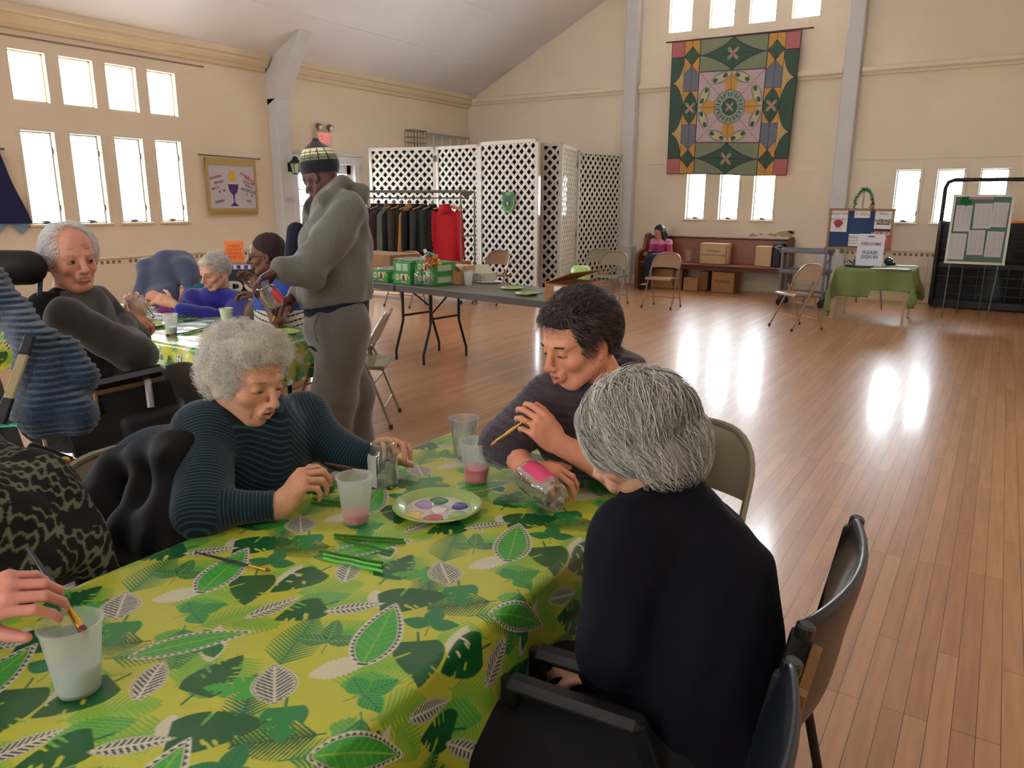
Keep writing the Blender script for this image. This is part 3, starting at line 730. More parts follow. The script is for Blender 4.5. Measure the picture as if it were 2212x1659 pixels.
A0, A1, B1, C1 = (-9.17, 9.80), (-8.06, 10.10), (-7.13, 10.06), (-5.90, 9.94)
A0 = onz(797, 320, HS)[:2]; A1 = onz(941, 317, HS)[:2]; B1 = onz(1036, 312, HS)[:2]
lattice(A0, A1, HS, 'white lattice screen panel at the left end, behind the coat rack', hinge=(2.18,))
lattice(A1+np.array((.01, 0)), B1, HS, 'white lattice screen panel second from the left, above the coat rack end')
_, fC, RC = lattice(B1+np.array((.02, -.03)), (-5.93, 9.93), HS+.03, 'white lattice screen panel in the middle, with the round green sign')
lattice((-6.14, 10.36), (-5.78, 10.40), HS, 'narrow white lattice panel set back behind the middle panel', hinge=None)
lattice((-5.84, 10.40), (-6.20, 11.62), HS-.01, 'white lattice panel turned nearly edge-on, catching bluish light', hinge=(2.1, .95), backing=False)
lattice((-6.18, 11.65), (-6.02, 13.05), HS-.03, 'white lattice panel at the right end against the back wall', lean=(-.0, 0), backing=True)
# small corner braces drawn on the middle panel
# round green shamrock sign hanging on the middle panel
gs = thing('round_green_sign', 'round green hanging decoration on the middle lattice panel', 'decoration', fC(.52, 1.62, .03))
cc = ony(1101, 437, fC(.52, 1.6, .03)[1]); N = RC[:, 2]
b = MB(); Rg = np.column_stack([RC[:, 0], (0, 0, 1), N])
b.prism([(.135*cos(t*pi/16), .16*sin(t*pi/16)) for t in range(32)], .012, cc+N*.03, Rg)
b.build('disc', mat('lime_card', rgb(86, 150, 60), rough=.4), gs, world=True)
g2 = mat('dark_green_card', rgb(18, 84, 52), rough=.4)
b = MB()
for (x, y, r) in ((-.05, .06, .05), (.05, .06, .05), (-.06, -.02, .045), (.06, -.02, .045), (0, .02, .06), (0, -.07, .06)):
    b.prism([(x+r*cos(t*pi/8), y+r*sin(t*pi/8)) for t in range(16)], .004, cc+N*.043, Rg)
b.build('shamrock', g2, gs, world=True)
b = MB()
for sx in (-1, 1): b.prism([(sx*.10+.035*cos(t*pi/8), .13+.03*sin(t*pi/8)) for t in range(16)], .008, cc+N*.035, Rg)
b.build('green_corner', g2, gs, world=True)
MB().prism([(.018, .02), (-.018, .02), (-.018, -.02), (.018, -.02)], .003, cc+N*.048+np.array((0, 0, -.02)), Rg).build('gold_square', mat('gold_card', rgb(210, 190, 90), rough=.4), gs, world=True)
MB().tube([cc+N*.03+np.array((0, 0, .15)), cc+N*.03+np.array((0, 0, .32))], .003, 4).build('string', g2, gs, world=True)

# ------------------------------------------------------------------ coat rack
M_rack = mat('grey_rack_metal', rgb(112, 104, 98), rough=.45, metal=.4)
rk = thing('garment_rack', 'grey metal rolling garment rack with a shelf top in front of the lattice screens', 'coat rack', (-7.8, 9.05, 0))
ry0, ry1 = 8.86, 9.20
def rx(px, y): return ony(px, 413, y)[0]
x0, x1 = -8.65, rx(985, 8.86)
def rackline(x): return 8.88+(x-x0)*.08
MB().box(((x0+x1)/2, 9.02, 1.645), (x1-x0, .03, .02), rotm('Z', .08)).build('top_rail', M_rack, rk, world=True)
ZT = 1.63
b = MB()
for dy in (-.17, .17): b.tube([(x0, rackline(x0)+dy+.1, ZT), (x1, rackline(x1)+dy+.1, ZT)], .014, 8)
b.build('top_frame', M_rack, rk, world=True)
MB().tube([(x0, rackline(x0)+.05, ZT-.09), (x1, rackline(x1)+.05, ZT-.09)], .011, 8).build('hanging_bar', M_rack, rk, world=True)
MB().add([(x1-.02, rackline(x1)-.07, ZT), (x1-.02, rackline(x1)+.27, ZT), (x1-.02, rackline(x1)+.10, ZT-.1), (x1-.03, rackline(x1)-.07, ZT), (x1-.03, rackline(x1)+.27, ZT), (x1-.03, rackline(x1)+.10, ZT-.1)], [(0, 1, 2), (5, 4, 3), (0, 2, 5, 3), (2, 1, 4, 5), (1, 0, 3, 4)]).build('end_gusset', M_rack, rk, world=True)
for x in (x0, x1):
    for dy in (-.17, .17):
        MB().tube([(x, rackline(x)+dy+.1, ZT), (x, rackline(x)+dy+.1, .08)], .013, 8).build('upright', M_rack, rk, world=True)
    MB().tube([(x, rackline(x)-.07, 1.0), (x, rackline(x)+.27, 1.0)], .009, 6).tube([(x, rackline(x)-.10, .1), (x, rackline(x)+.30, .1)], .013, 6).build('end_bar', M_rack, rk, world=True)
    for dy in (-.1, .3): MB().lathe([(.03, -.012), (.035, 0), (.03, .012)], (x, rackline(x)+dy, .035), 12, rotm('Y', pi/2), cap1=True).build('caster', M_dark, rk, world=True)
MB().box(((x0+x1)/2, 9.07, .12), (x1-x0, .3, .02), rotm('Z', .08)).build('bottom_shelf', M_rack, rk, world=True)
M_hang = mat('wood_hanger', rgb(196, 140, 78), rough=.4); M_wire = mat('hanger_wire', rgb(190, 190, 190), rough=.3, metal=.9)
def hanger(parent, x, y, z, ang, wood):
    d = np.array((cos(ang), sin(ang), 0)); c = np.array((x, y, z))
    b = MB(); b.tube([c+np.array((0, 0, .0))-d*.21+np.array((0, 0, -.09)), c+np.array((0, 0, -.035)), c+d*.21+np.array((0, 0, -.09))], .011 if wood else .004, 6)
    b.build('hanger_arms', M_hang if wood else M_wire, parent, world=True)
    MB().tube([c+np.array((0, 0, -.035)), c+np.array((0, 0, .03)), c+d*.02+np.array((0, 0, .045)), c+d*.02+np.array((0, 0, .065)), c+np.array((0, 0, .078)), c-d*.015+np.array((0, 0, .06))], .0035, 5).build('hook', M_wire, parent, world=True)
def coat(px, color, label, length=.85, wid=.44, thick=.07, ang=80, wood=True, quilted=False, hood=False, sleeve=None, seed=0):
    zb = ZT-.09; y = 8.95; x = ony(px, 420, y)[0]; y = rackline(x)+.05; x = ony(px, 420, y)[0]
    a = radians(ang); root = thing('hanging_coat', label, 'coat', (x, y, zb-.95), 0, 'coats hanging on the rack')
    z0 = zb-.10; d = np.array((cos(a), sin(a), 0)); n = np.array((-sin(a), cos(a), 0)); c = np.array((x, y, 0)); rs = random.Random(seed)
    ph = rs.random()*6; NU = 40; NV = 26
    def fn(u, v):
        th = 2*pi*u
        w = wid/2*(.25+.75*min(1, (v/.10)**.6)) if v < .10 else wid/2*(1+.12*v)
        t = thick*(.5+.5*min(1, v/.08))*(1+.45*v)
        f = 1+.10*sin(5*th+ph+2*v)*v+.06*sin(9*th+ph*2)*v
        q = .045*abs(sin(v*length/.085*pi)) if quilted else 0
        z = z0-.005-length*v-(.07*(abs(cos(th))**1.5) if v < .12 else .07)
        return c+d*(w*cos(th)*f)+n*((t*f+q*.4)*sin(th))+np.array((0, 0, z))
    M_c = mat('coat_%d%d%d' % tuple(int(k*255) for k in color), color, rough=.85, bump=.3, bscale=30, noise=.15, nscale=12)
    b = MB().grid(fn, NU, NV); n0 = len(b.v); b.add([fn(i/NU, 0) for i in range(NU)], [tuple(range(NU))]); b.add([fn(i/NU, 1) for i in range(NU)], [tuple(range(NU))[::-1]])
    b.build('coat_body', M_c, root, world=True, smooth=1.2)
    if sleeve is not None:
        for sg in (-1, 1):
            s0 = c+d*sg*(wid/2-.02)+np.array((0, 0, z0-.09)); pts = [s0+d*sg*(.05*k/5)+n*(-.03*k/5)+np.array((0, 0, -length*.68*k/5)) for k in range(6)]
            MB().tube(pts, [.055, .062, .06, .055, .052, .05], 12).build('sleeve', sleeve if not isinstance(sleeve, bool) else M_c, root, world=True, smooth=SM)
    MB().lathe([(.06, 0), (.07, .03), (.055, .06)], c+np.array((0, 0, z0-.045)), 14).build('collar', M_c, root, world=True, smooth=SM)
    if hood:
        MB().lathe([(.07, -.1), (.10, -.05), (.09, .0), (.05, .04), (0, .05)], c-n*.05+np.array((0, 0, z0-.03)), 16).build('hood', M_c, root, world=True, smooth=3.2)
    hanger(root, x, y, zb-.075, a, wood)
    return root
coats = [(808, rgb(28, 44, 48), 'dark teal coat at the left end of the rack', .62, False), (822, rgb(60, 36, 44), 'dark maroon coat near the left end of the rack', .70, False),
         (837, rgb(96, 104, 92), 'grey-green patterned coat between the maroon and the black coats', .82, False), (850, rgb(20, 20, 26), 'long black coat left of the olive coat', .84, False),
         (866, rgb(58, 54, 44), 'olive brown coat on a wooden hanger', .86, False), (884, rgb(168, 112, 66), 'camel tan coat between dark coats', .76, False),
         (897, rgb(20, 20, 30), 'navy black coat right of the camel coat', .83, False), (914, rgb(52, 52, 54), 'charcoal quilted puffer coat', .84, True), (934, rgb(34, 40, 38), 'dark green quilted puffer coat left of the red coat', .86, True)]
for i, (px, c, lb, L, qd) in enumerate(coats):
    coat(px, c, lb+' on the garment rack', length=L, quilted=qd, seed=i, ang=78+4*(i % 3), sleeve=True if i in (4, 6, 7, 8) else None, wood=i not in (0, 2))
coat(963, rgb(186, 26, 40), 'long bright red hooded coat at the right end of the rack', length=1.0, wid=.42, thick=.09, ang=22, sleeve=True, hood=True, seed=20)
eh = thing('wooden_hanger', 'empty wooden hanger at the right end of the garment rack', 'hanger', ony(975, 420, 9.0)); q = ony(975, 424, 9.05)
hanger(eh, q[0], rackline(q[0])+.05, ZT-.165, radians(25), True)
# balls and boxes under the coats
def ball(px, py, y, r, col, label):
    c = ony(px, py, y); o = MB().lathe([(r*sin(t*pi/16), -r*cos(t*pi/16)) for t in range(17)], (0, 0, 0), 24, cap0=False).build('playground_ball', mat('rubber_%s' % label.split()[0], col, rough=.25), None, smooth=3.2)
    o.location = tuple(c); tag(o, label, 'ball'); return c
M_card = mat('cardboard', rgb(168, 122, 80), rough=.85, noise=.08, nscale=6); M_cardl = mat('cardboard_light', rgb(196, 164, 122), rough=.85); M_cardd = mat('cardboard_brown', rgb(146, 104, 68), rough=.85, noise=.08, nscale=6)
c1 = ball(931, 551, 9.05, .072, rgb(170, 50, 110), 'pink playground ball on the box under the coats'); c2 = ball(953, 550, 9.05, .072, rgb(50, 96, 156), 'blue playground ball beside the pink ball under the coats')
zb = c1[2]-.074
def carton(name, label, c, d, rz=0, m=None, open_=False, cat='cardboard box', group=None, tape=True, txt=None):
    root = thing(name, label, cat, (c[0], c[1], c[2]), rz, group); m = m or M_card
    w, dp, h = d; t = .006
    b = MB().box((0, -dp/2+t/2, h/2), (w, t, h)).box((0, dp/2-t/2, h/2), (w, t, h)).box((-w/2+t/2, 0, h/2), (t, dp, h)).box((w/2-t/2, 0, h/2), (t, dp, h)).box((0, 0, t/2), (w, dp, t))
    b.build('carton_body', m, root)
    if open_:
        for s in (-1, 1): MB().box((s*(w/2+.04), 0, h+.03), (.10, dp, .004), rotm('Y', s*.7)).build('flap', m, root)
    else:
        for s in (-1, 1): MB().box((0, s*dp/4, h+.002), (w, dp/2-.002, .004)).build('flap', m, root)
        if tape: MB().box((0, 0, h+.005), (w, .05, .001)).build('tape', mat('packing_tape', rgb(190, 168, 130), rough=.3), root)
    if txt: text('printed_text', txt[0], txt[2] if len(txt) > 2 else M_ink, root.location+Vector((0, 0, 0))+Vector(rotm('Z', rz)@np.array((0, -dp/2-.001, h*.55))), txt[1], np.column_stack([rotm('Z', rz)@np.array((1, 0, 0)), (0, 0, 1), rotm('Z', rz)@np.array((0, -1, 0))]), root)
    return root
carton('storage_carton', 'brown carton on the rack shelf under the coats, holding the balls', ((c1[0]+c2[0])/2+.15, 9.08, .131), (.75, .28, zb-.131), .05)
# ------------------------------------------------------------------ folding chairs
M_tan = mat('tan_steel', rgb(150, 118, 92), rough=.28, metal=.15, coat=.3); M_grey = mat('beige_steel', rgb(142, 130, 106), rough=.25, metal=.15, coat=.3)
M_foot = mat('rubber_foot', rgb(60, 54, 50), rough=.7)
M_black = mat('black_vinyl', rgb(11, 11, 14), rough=.35, coat=.3, bump=.2, bscale=160); M_bmetal = mat('black_steel', rgb(30, 28, 28), rough=.35, metal=.4)
_proto = {}
def make_folding_chair(label, m, loc, rz, group='metal folding chairs', seatm=None, cushion=None):
    """faces local -y; U frame runs from the front feet up round the backrest"""
    root = thing('folding_chair', label, 'chair', (loc[0], loc[1], 0), rz, group)
    def fr(t):   # t 0 foot .. 1 top on the side rail
        return -.22+.40*t, .77*t
    pts = []
    for t in np.linspace(0, .80, 10): y, z = fr(t); pts.append((-.222+.012*t, y, max(z, .012)))
    for k in range(1, 8):
        a = k*pi/16; y, z = fr(.80+.20*sin(a)); pts.append((-.212+.13*(1-cos(a)), y+.012*sin(a), z))
    y1, z1 = fr(1.0); pts.append((-.06, y1+.02, z1+.004)); pts.append((.0, y1+.022, z1+.005))
    pts += [(-p[0], p[1], p[2]) for p in pts[-2::-1]]
    MB().tube(pts, .0115, 8).build('front_leg_and_back_frame', m, root, smooth=SM)
    def back(u, v):
        x = (2*u-1)*.205; zt = .765-.085*max(0, (abs(x)-.07)/.135)**2.2; zb = .565+.01*cos((2*u-1)*pi/2); z = zb+(zt-zb)*v; t = z/.77
        return (x, fr(t)[0]+.004+.028*(1-(2*u-1)**2)*(1-.2*v), z)
    b = MB().grid(back, 16, 8); n = len(b.v); b.add([(p[0], p[1]+.006, p[2]) for p in b.v[:n]], [tuple(f[::-1]) for f in b.f])
    b.build('backrest', m, root, smooth=3.2)
    for s in (-1, 1):
        MB().tube([(s*.196, .03, .50), (s*.20, .06, .44), (s*.21, .215, .012)], .010, 8).build('rear_leg', m, root, smooth=SM)
        MB().tube([(s*.21, .215, .0), (s*.21, .213, .03)], .0135, 8).tube([(s*.222, -.222, 0), (s*.222, -.21, .03)], .0145, 8).build('foot_cap', M_foot, root)
        MB().box((s*.205, .01, .47), (.012, .03, .12), rotm('X', .3), bev=.004).build('hinge_bracket', m, root)
    MB().tube([(-.21, fr(.22)[0], .17), (.21, fr(.22)[0], .17)], .007, 6).build('front_stretcher', m, root)
    MB().tube([(-.205, .165, .13), (.205, .165, .13)], .007, 6).tube([(-.20, .10, .30), (.20, .10, .30)], .006, 6).build('rear_stretcher', m, root)
    def seat(u, v):
        x = (2*u-1)*(.195+.005*v); y = -.20+.38*v; e = max(abs(2*u-1), abs(2*v-1)); return (x, y, .445-.02*v-.010*(1-e**4)-.012*max(0, (.08-v)/.08)**2)
    b = MB().grid(seat, 14, 14); n = len(b.v); b.add([(p[0], p[1], p[2]-.022) for p in b.v[:n]], [tuple(f[::-1]) for f in b.f])
    nu = 15; ring = [i for i in range(nu)]+[nu*j+nu-1 for j in range(1, nu)]+[nu*(nu-1)+i for i in range(nu-2, -1, -1)]+[nu*j for j in range(nu-2, 0, -1)]
    b.add([], []); L = len(ring)
    for i in range(L): b.f.append((ring[i], ring[(i+1) % L], n+ring[(i+1) % L], n+ring[i])[::-1]); b.m.append(0)
    b.build('seat', seatm or m, root, smooth=SM)
    return root
def chair_at(px, py, z, rz, label, m, dx=0, dy=.18, **k):
    """place a chair so the middle of its top rail is seen at the pixel"""
    c = onz(px, py, z); c = c-np.array((-sin(rz)*dy, cos(rz)*dy, 0)); return c
fc_b = make_folding_chair('tan metal folding chair facing the camera in front of the pew', M_tan, (-4.08, 10.40), .0)
c = chair_at(1342, 545, .77, .12, '', None); fc_g = make_folding_chair('beige metal folding chair, right one of the pair beside the lattice screens', M_grey, (-4.86, 10.28), .06)
dup(fc_g, (-5.28, 10.72, 0), .25, 'beige metal folding chair, left one of the pair, partly behind the lime tub')
c = chair_at(1081, 542, .77, -.05, '', None); dup(fc_b, (*c[:2], 0), -.05, 'tan metal folding chair behind the folding tables in front of the middle screen')
c = chair_at(888, 544, .77, .1, '', None); dup(fc_b, (*c[:2], 0), .1, 'tan metal folding chair behind the large open cardboard box')
dup(fc_b, (-2.01, 9.59, 0), -radians(41), 'tan metal folding chair standing alone on the open floor by the cart')
dup(fc_g, (-3.60, 3.70, 0), radians(-57), 'beige metal folding chair right behind the standing man')

# ------------------------------------------------------------------ folding tables in the middle
M_ftop = mat('grey_laminate', rgb(104, 98, 88), rough=.45, noise=.06, nscale=90); M_fedge = mat('table_edge', rgb(92, 88, 82), rough=.5)
def folding_table(label, loc, rz, L=1.83, Wd=.76, H=.74, legx=(.30, .30), name='folding_table', group='grey folding tables end to end'):
    """origin at the near left corner of the top, on the floor"""
    root = thing(name, label, 'table', (loc[0], loc[1], 0), rz, group)
    MB().box((L/2, Wd/2, H-.012), (L, Wd, .024), bev=.006).build('tabletop', M_ftop, root)
    MB().box((L/2, .008, H-.034), (L, .016, .05)).box((L/2, Wd-.008, H-.034), (L, .016, .05)).box((.008, Wd/2, H-.034), (.016, Wd, .05)).box((L-.008, Wd/2, H-.034), (.016, Wd, .05)).build('apron', M_fedge, root)
    for sg, x in ((1, legx[0]), (-1, L-legx[1])):
        for s in (-1, 1):
            y0 = Wd/2+s*.19; y1 = Wd/2+s*.29
            MB().tube([(x, y0, H-.03), (x, y0, .38), (x, y0+s*.012, .34), (x, y1-s*.01, .12), (x, y1, .09), (x, y1, 0)], .0135, 8).build('leg', M_bmetal, root, smooth=SM)
        MB().tube([(x, Wd/2-.19, .42), (x, Wd/2+.19, .42)], .011, 8).build('crossbar', M_bmetal, root, smooth=SM)
        MB().tube([(x, Wd/2-.19*sg, .46), (x, Wd/2+.15*sg, H-.04)], .009, 6).build('brace', M_bmetal, root, smooth=SM)
    return root
TA = -.122
tR = folding_table('grey folding table with plates and a brown box, right one of the two', (-4.70, 5.295), TA, legx=(.27, .14))
tL = folding_table('grey folding table with green jar cases, left one behind the standing man', (-4.70-1.84*cos(TA), 5.295-1.84*sin(TA)), TA, legx=(.14, .10))
TR_ = rotm('Z', TA); TO = np.array((-4.70, 5.295, .74))
def tt(x, y, z=0): return TO+TR_@np.array((x, y, z))
def tpos(px, py, z=.74): return onz(px, py, z)
# green cases of canning jars
M_green = mat('green_carton', rgb(62, 150, 70), rough=.4); M_lab = mat('cream_label', rgb(206, 204, 170), rough=.5); M_jam = mat('jam_red', rgb(122, 42, 66), rough=.4)
M_yel = mat('yellow_flash', rgb(214, 200, 96), rough=.5); M_wrap = glassy('plastic_wrap', (1, 1, 1), refl=.35, rough=.08, base=(.9, .9, .9), alpha=.12)
M_dgreen = mat('green_ink', rgb(40, 110, 60), rough=.5)
def jar_case(loc, rz, label, w=.23, d=.30, h=.105, wrap=False, blank=False):
    root = thing('jar_case', label, 'carton of jars', loc, rz, 'green cases of canning jars'); root.rotation_euler = (0, 0, rz)
    MB().box((0, 0, h/2), (w, d, h), bev=.004).build('case_body', M_green, root)
    f = -d/2-.001; Rf = np.column_stack([(1, 0, 0), (0, 0, 1), (0, -1, 0)]); W3 = rotm('Z', rz)
    if not blank:
        MB().box((.028, f, h*.55), (.085, .002, h*.72)).build('picture_panel', M_lab, root)
        b = MB().prism([(.020*cos(t), .026*sin(t)) for t in np.linspace(0, 2*pi, 14)[:-1]], .002, (.028, f-.001, h*.5), Rf); b.box((.028, f-.002, h*.5+.03), (.022, .002, .012))
        for sx in (-1, 1): b.prism([(.010*cos(t), .010*sin(t)) for t in np.linspace(0, 2*pi, 10)[:-1]], .002, (.028+sx*.033, f-.001, h*.32), Rf)
        b.build('jam_jar_picture', M_jam, root)
        MB().prism([(.030*cos(t), .028*sin(t)) for t in np.linspace(0, 2*pi, 20)[:-1]], .002, (-.055, f-.001, h*.62), Rf).build('oval_logo', M_lab, root)
        text('logo_lettering', 'Ball', M_dgreen, np.array(loc)+W3@np.array((-.055, f-.0035, h*.62)), .03, W3@Rf, root)
        MB().prism([(-.006, .02), (.008, .02), (.045, -.025), (.036, -.03)], .002, (.072, f-.001, h*.8), Rf).build('yellow_flash', M_yel, root)
    else:
        MB().box((-.035, f, h*.5), (.07, .002, h*.62)).box((.05, f, h*.5), (.07, .002, h*.62)).build('blank_panel', mat('pale_label', rgb(176, 196, 170), rough=.6), root)
    MB().box((w/2+.001, 0, h*.5), (.002, d*.6, h*.5)).build('side_label', mat('pale_label', rgb(176, 196, 170), rough=.6), root)
    if wrap:
        b = MB(); rs = random.Random(4)
        b.grid(lambda u, v: (-w/2+w*u, -d/2+d*v, h+.012+.02*abs(sin(u*9+v*5))*sin(pi*u)**.3*sin(pi*v)**.3+.006*rs.random()), 14, 14); b.build('plastic_wrap', M_wrap, root, smooth=.3)
        for i in range(6):
            x, y = -w/3+w/3*(i % 3), -d/4+d/2*(i//3); MB().lathe([(.030, h), (.032, h+.012), (.0, h+.013)], (x, y, 0), 14, cap0=False).build('jar_lid', mat('tin_lid', rgb(190, 190, 195), rough=.3, metal=.9), root, smooth=SM)
    return root
def case_at(px, py, z, label, **k):
    p = onz(px, py, z); q = p+TR_@np.array((0, .15, 0)); return jar_case((q[0], q[1], z), TA, label, **k), q
case_at(868, 614, .741, 'green jar case, lower one beneath the plastic-wrapped case')
p = onz(868, 614, .741)+TR_@np.array((0, .15, 0)); jar_case((p[0], p[1], .847), TA, 'green jar case with two pale panels and plastic wrap, top left of the stack', wrap=True, blank=True)
p2 = p+TR_@np.array((.24, .06, 0)); jar_case((p2[0], p2[1], .741), TA, 'green jar case at the lower right, behind the clear jars')
jar_case((p2[0], p2[1], .847), TA, 'green jar case at the top right of the stack, behind the orange tissue')
case_at(820, 609, .741, 'green jar case standing alone at the left end of the stack', wrap=True)
# big open box behind
pb = onz(815, 592, .74)+TR_@np.array((-.22, .22, 0)); carton('open_carton', 'large brown open-topped cardboard box on the folding table behind the jar cases', (pb[0], pb[1], .741), (.85, .42, .20), TA, M_cardd, open_=False, tape=False, cat='cardboard box')
# glassware
M_glass = glassy('clear_glass', (.96, .99, .97), refl=.22, rough=.03, base=(.9, .95, .93), alpha=.05)
M_milky = glassy('frosted_plastic', (.97, .98, .97), refl=.05, rough=.3, base=rgb(244, 246, 242), alpha=.24)
JAR = [(.0, 0), (.030, 0), (.036, .004), (.039, .012), (.039, .085), (.036, .098), (.030, .108), (.0295, .112), (.031, .114), (.031, .128), (.0285, .130), (.0285, .112), (.034, .097), (.036, .085), (.036, .014), (.030, .006), (0, .006)]
def jar(loc, label, s=1., group=None, name='glass_jar'):
    root = thing(name, label, 'jar', loc, 0, group)
    MB().lathe([(r*s, z*s) for r, z in JAR[1:]], (0, 0, 0), 32).build('jar_glass', M_glass, root, smooth=SM)
    return root
p = onz(905, 616, .741); jar(p, 'clear glass jar in front of the green cases, left of the orange bouquet', 1.15)
p = onz(930, 618, .741); bq = thing('tissue_bouquet', 'glass jar of orange, teal and white tissue flowers on the folding table', 'flowers', p)
MB().lathe([(r*1.2, z*1.2) for r, z in JAR[1:]], (0, 0, 0), 28).build('glass_jar', M_glass, bq, smooth=SM)
rs = random.Random(3)
for nm, col, cx, cz, n, sp in (('orange_tissue', rgb(232, 96, 30), .01, .215, 60, .042), ('teal_tissue', rgb(120, 176, 150), .0, .265, 40, .05), ('white_tissue', rgb(226, 200, 186), -.03, .245, 26, .045), ('yellow_tissue', rgb(226, 180, 60), .05, .245, 20, .03)):
    b = MB()
    for i in range(n):
        c = np.array((cx+rs.gauss(0, sp*.6), rs.gauss(0, sp*.5), cz+rs.gauss(0, sp*.6))); R = np.array(Matrix.Rotation(rs.random()*6, 3, Vector((rs.gauss(0, 1), rs.gauss(0, 1), rs.gauss(0, 1)))))
        b.grid(lambda u, v: c+R@np.array(((u-.5)*.04, (v-.5)*.03, .008*sin(u*6))), 3, 2)
    b.build(nm, mat(nm, col, rough=.8), bq)
b = MB()
for k in range(5): b.tube([(rs.uniform(-.015, .015), rs.uniform(-.015, .015), .01), (.02*cos(k), .02*sin(k), .2)], .003, 5)
b.build('stem', mat('bouquet_stem', rgb(90, 140, 70), rough=.6), bq)
for i, (px, py) in enumerate(((951, 607), (944, 601))): jar(onz(px, py, .741), ['clear glass jar between the tissue bouquet and the paper bag', 'clear glass jar behind the tissue bouquet'][i], 1.0)
# paper bag
p = onz(979, 614, .741)+np.array((0, .05, 0)); pbg = thing('paper_bag', 'crumpled open brown paper bag on the folding table', 'bag', p, TA)
def bag(u, v):
    a = 2*pi*u; ca, sa = cos(a), sin(a); e = (abs(ca)**6+abs(sa)**6)**(-1/6.); k = 1+.10*v*v*sin(5*a+1)+.04*sin(11*a+6*v)*v
    return (ca*e*.105*k, sa*e*.07*k, .14*v*(1+.18*sin(3*a+.6)*v)+.003)
b = MB().grid(bag, 40, 12); b.box((0, 0, .003), (.2, .13, .004)); o = b.build('bag_body', mat('kraft_paper', rgb(162, 122, 78), rough=.8, bump=.6, bscale=18, bdist=.01), pbg, smooth=.5)
md = o.modifiers.new('t', 'SOLIDIFY'); md.thickness = .002
# shipping box
p = onz(1028, 611, .741)+np.array((0, .12, 0)); carton('shipping_box', 'small pale cardboard box with stencilled lettering and one raised flap', (p[0], p[1], .741), (.19, .19, .085), TA, mat('pale_board', rgb(186, 176, 156), rough=.8), tape=False, txt=('HE-GPS-01\nPSD-COUP\nLH IN 2008', .028))
MB().box((p[0]-.01, p[1]+.0, .741+.125), (.18, .004, .085), rotm('Z', TA)@rotm('X', -.25)).build('raised_flap', mat('pale_board'), [o for o in COL.objects if o.name == 'shipping_box'][0], world=False)
_f = [o for o in COL.objects if o.name.startswith('raised_flap')][0]; _f.matrix_parent_inverse = _f.parent.matrix_basis.inverted() if False else Matrix.LocRotScale(_f.parent.location, _f.parent.rotation_euler, None).inverted()
pf = onz(962, 606, .741)+np.array((.0, .25, 0)); carton('open_box', 'small open tan box behind the paper bag', (pf[0], pf[1], .741), (.24, .2, .13), TA, M_cardl, tape=False)
# cups and plates
CUP = lambda h, rt, rb: [(0, .001), (rb*.96, .0), (rb, .003), (rb+(rt-rb)*.5, h*.5), (rt, h-.004), (rt+.0025, h-.003), (rt+.0025, h), (rt-.001, h), (rt-.002, h-.006), (rb-.001, .005), (0, .005)]
def cup(loc, label, h=.115, rt=.044, rb=.031, m=None, liquid=None, lvl=.04, name='plastic_cup', group=None, tilt=None):
    root = thing(name, label, 'cup', loc, 0, group)
    MB().lathe(CUP(h, rt, rb)[1:], (0, 0, 0), 40).build('cup_wall', m or M_milky, root, smooth=SM)
    if liquid is not None:
        r1 = rb+(rt-rb)*lvl/h; MB().lathe([(rb-.0013, .005), (r1-.0013, lvl), (0, lvl)], (0, 0, 0), 32).build('paint_water', mat('water_%d' % int(liquid[0]*255), liquid, rough=.2, emit=0), root, smooth=SM)
    return root
p = onz(1012, 616, .741); cup(p, 'translucent white plastic cup on the folding table between the box and the white plate', .13, .046, .032)
def plate(loc, label, r=.115, m=None, rim=None, group=None, name='paper_plate', octo=True):
    root = thing(name, label, 'plate', loc, 0, group)
    MB().lathe([(0, .002), (r*.70, .002), (r*.76, .006), (r*.86, .016), (r*.97, .019), (r, .017), (r, .0155), (r*.86, .0125), (r*.74, .001), (0, .0)][::-1], (0, 0, 0), 48, cap0=False).build('plate_rim', rim or m, root, smooth=SM)
    MB().lathe([(r*.72, .0032), (0, .0030)], (0, 0, 0), 48, cap0=False).build('plate_centre', m, root)
    return root
M_pw = mat('plate_white', rgb(226, 226, 218), rough=.5); M_pg = mat('plate_green', rgb(150, 176, 96), rough=.35, coat=.3, noise=.08, nscale=40); M_pl = mat('plate_lime', rgb(176, 204, 110), rough=.35)
p = onz(1057, 611, .741); plate(p, 'plain white paper plate on the folding table', .115, M_pw)
p = onz(1105, 625, .741); plate(p, 'green paper plate without a brush, further from the brown box', .105, M_pl, M_pg)
p = onz(1138, 637, .741); plate(p, 'green paper plate holding a brush, beside the brown box', .105, M_pl, M_pg)
M_bh = mat('brush_handle_black', rgb(26, 26, 34), rough=.3, coat=.5); M_fer = mat('brass_ferrule', rgb(200, 160, 70), rough=.25, metal=1); M_bris = mat('bristle', rgb(120, 70, 50), rough=.8)
def brush(a, b_, label, r=.0035, hm=None, bris=None, name='paint_brush', wide=1., group=None, fer=None, lb=.018, lf=.03):
    """a = handle end, b_ = bristle tip"""
    a = np.array(a, float); b_ = np.array(b_, float); L = np.linalg.norm(b_-a); d = (b_-a)/L
    root = thing(name, label, 'paintbrush', a, 0, group)
    h1 = L-lb-lf
    MB().tube([a, a+d*h1*.15, a+d*h1*.7, a+d*h1], [r*.5, r*.7, r*1.25, r*.9], 10).build('handle', hm or M_bh, root, world=True, smooth=SM)
    MB().tube([a+d*h1, a+d*(h1+lf*.3), a+d*(h1+lf)], [r*.95, r*1.05, r*1.1*wide], 10).build('ferrule', fer or M_fer, root, world=True, smooth=SM)
    MB().tube([a+d*(h1+lf), a+d*(h1+lf+lb*.5), b_], [r*1.1*wide, r*1.25*wide, r*.25*wide], 10).build('bristles', bris or M_bris, root, world=True, smooth=SM)
    return root
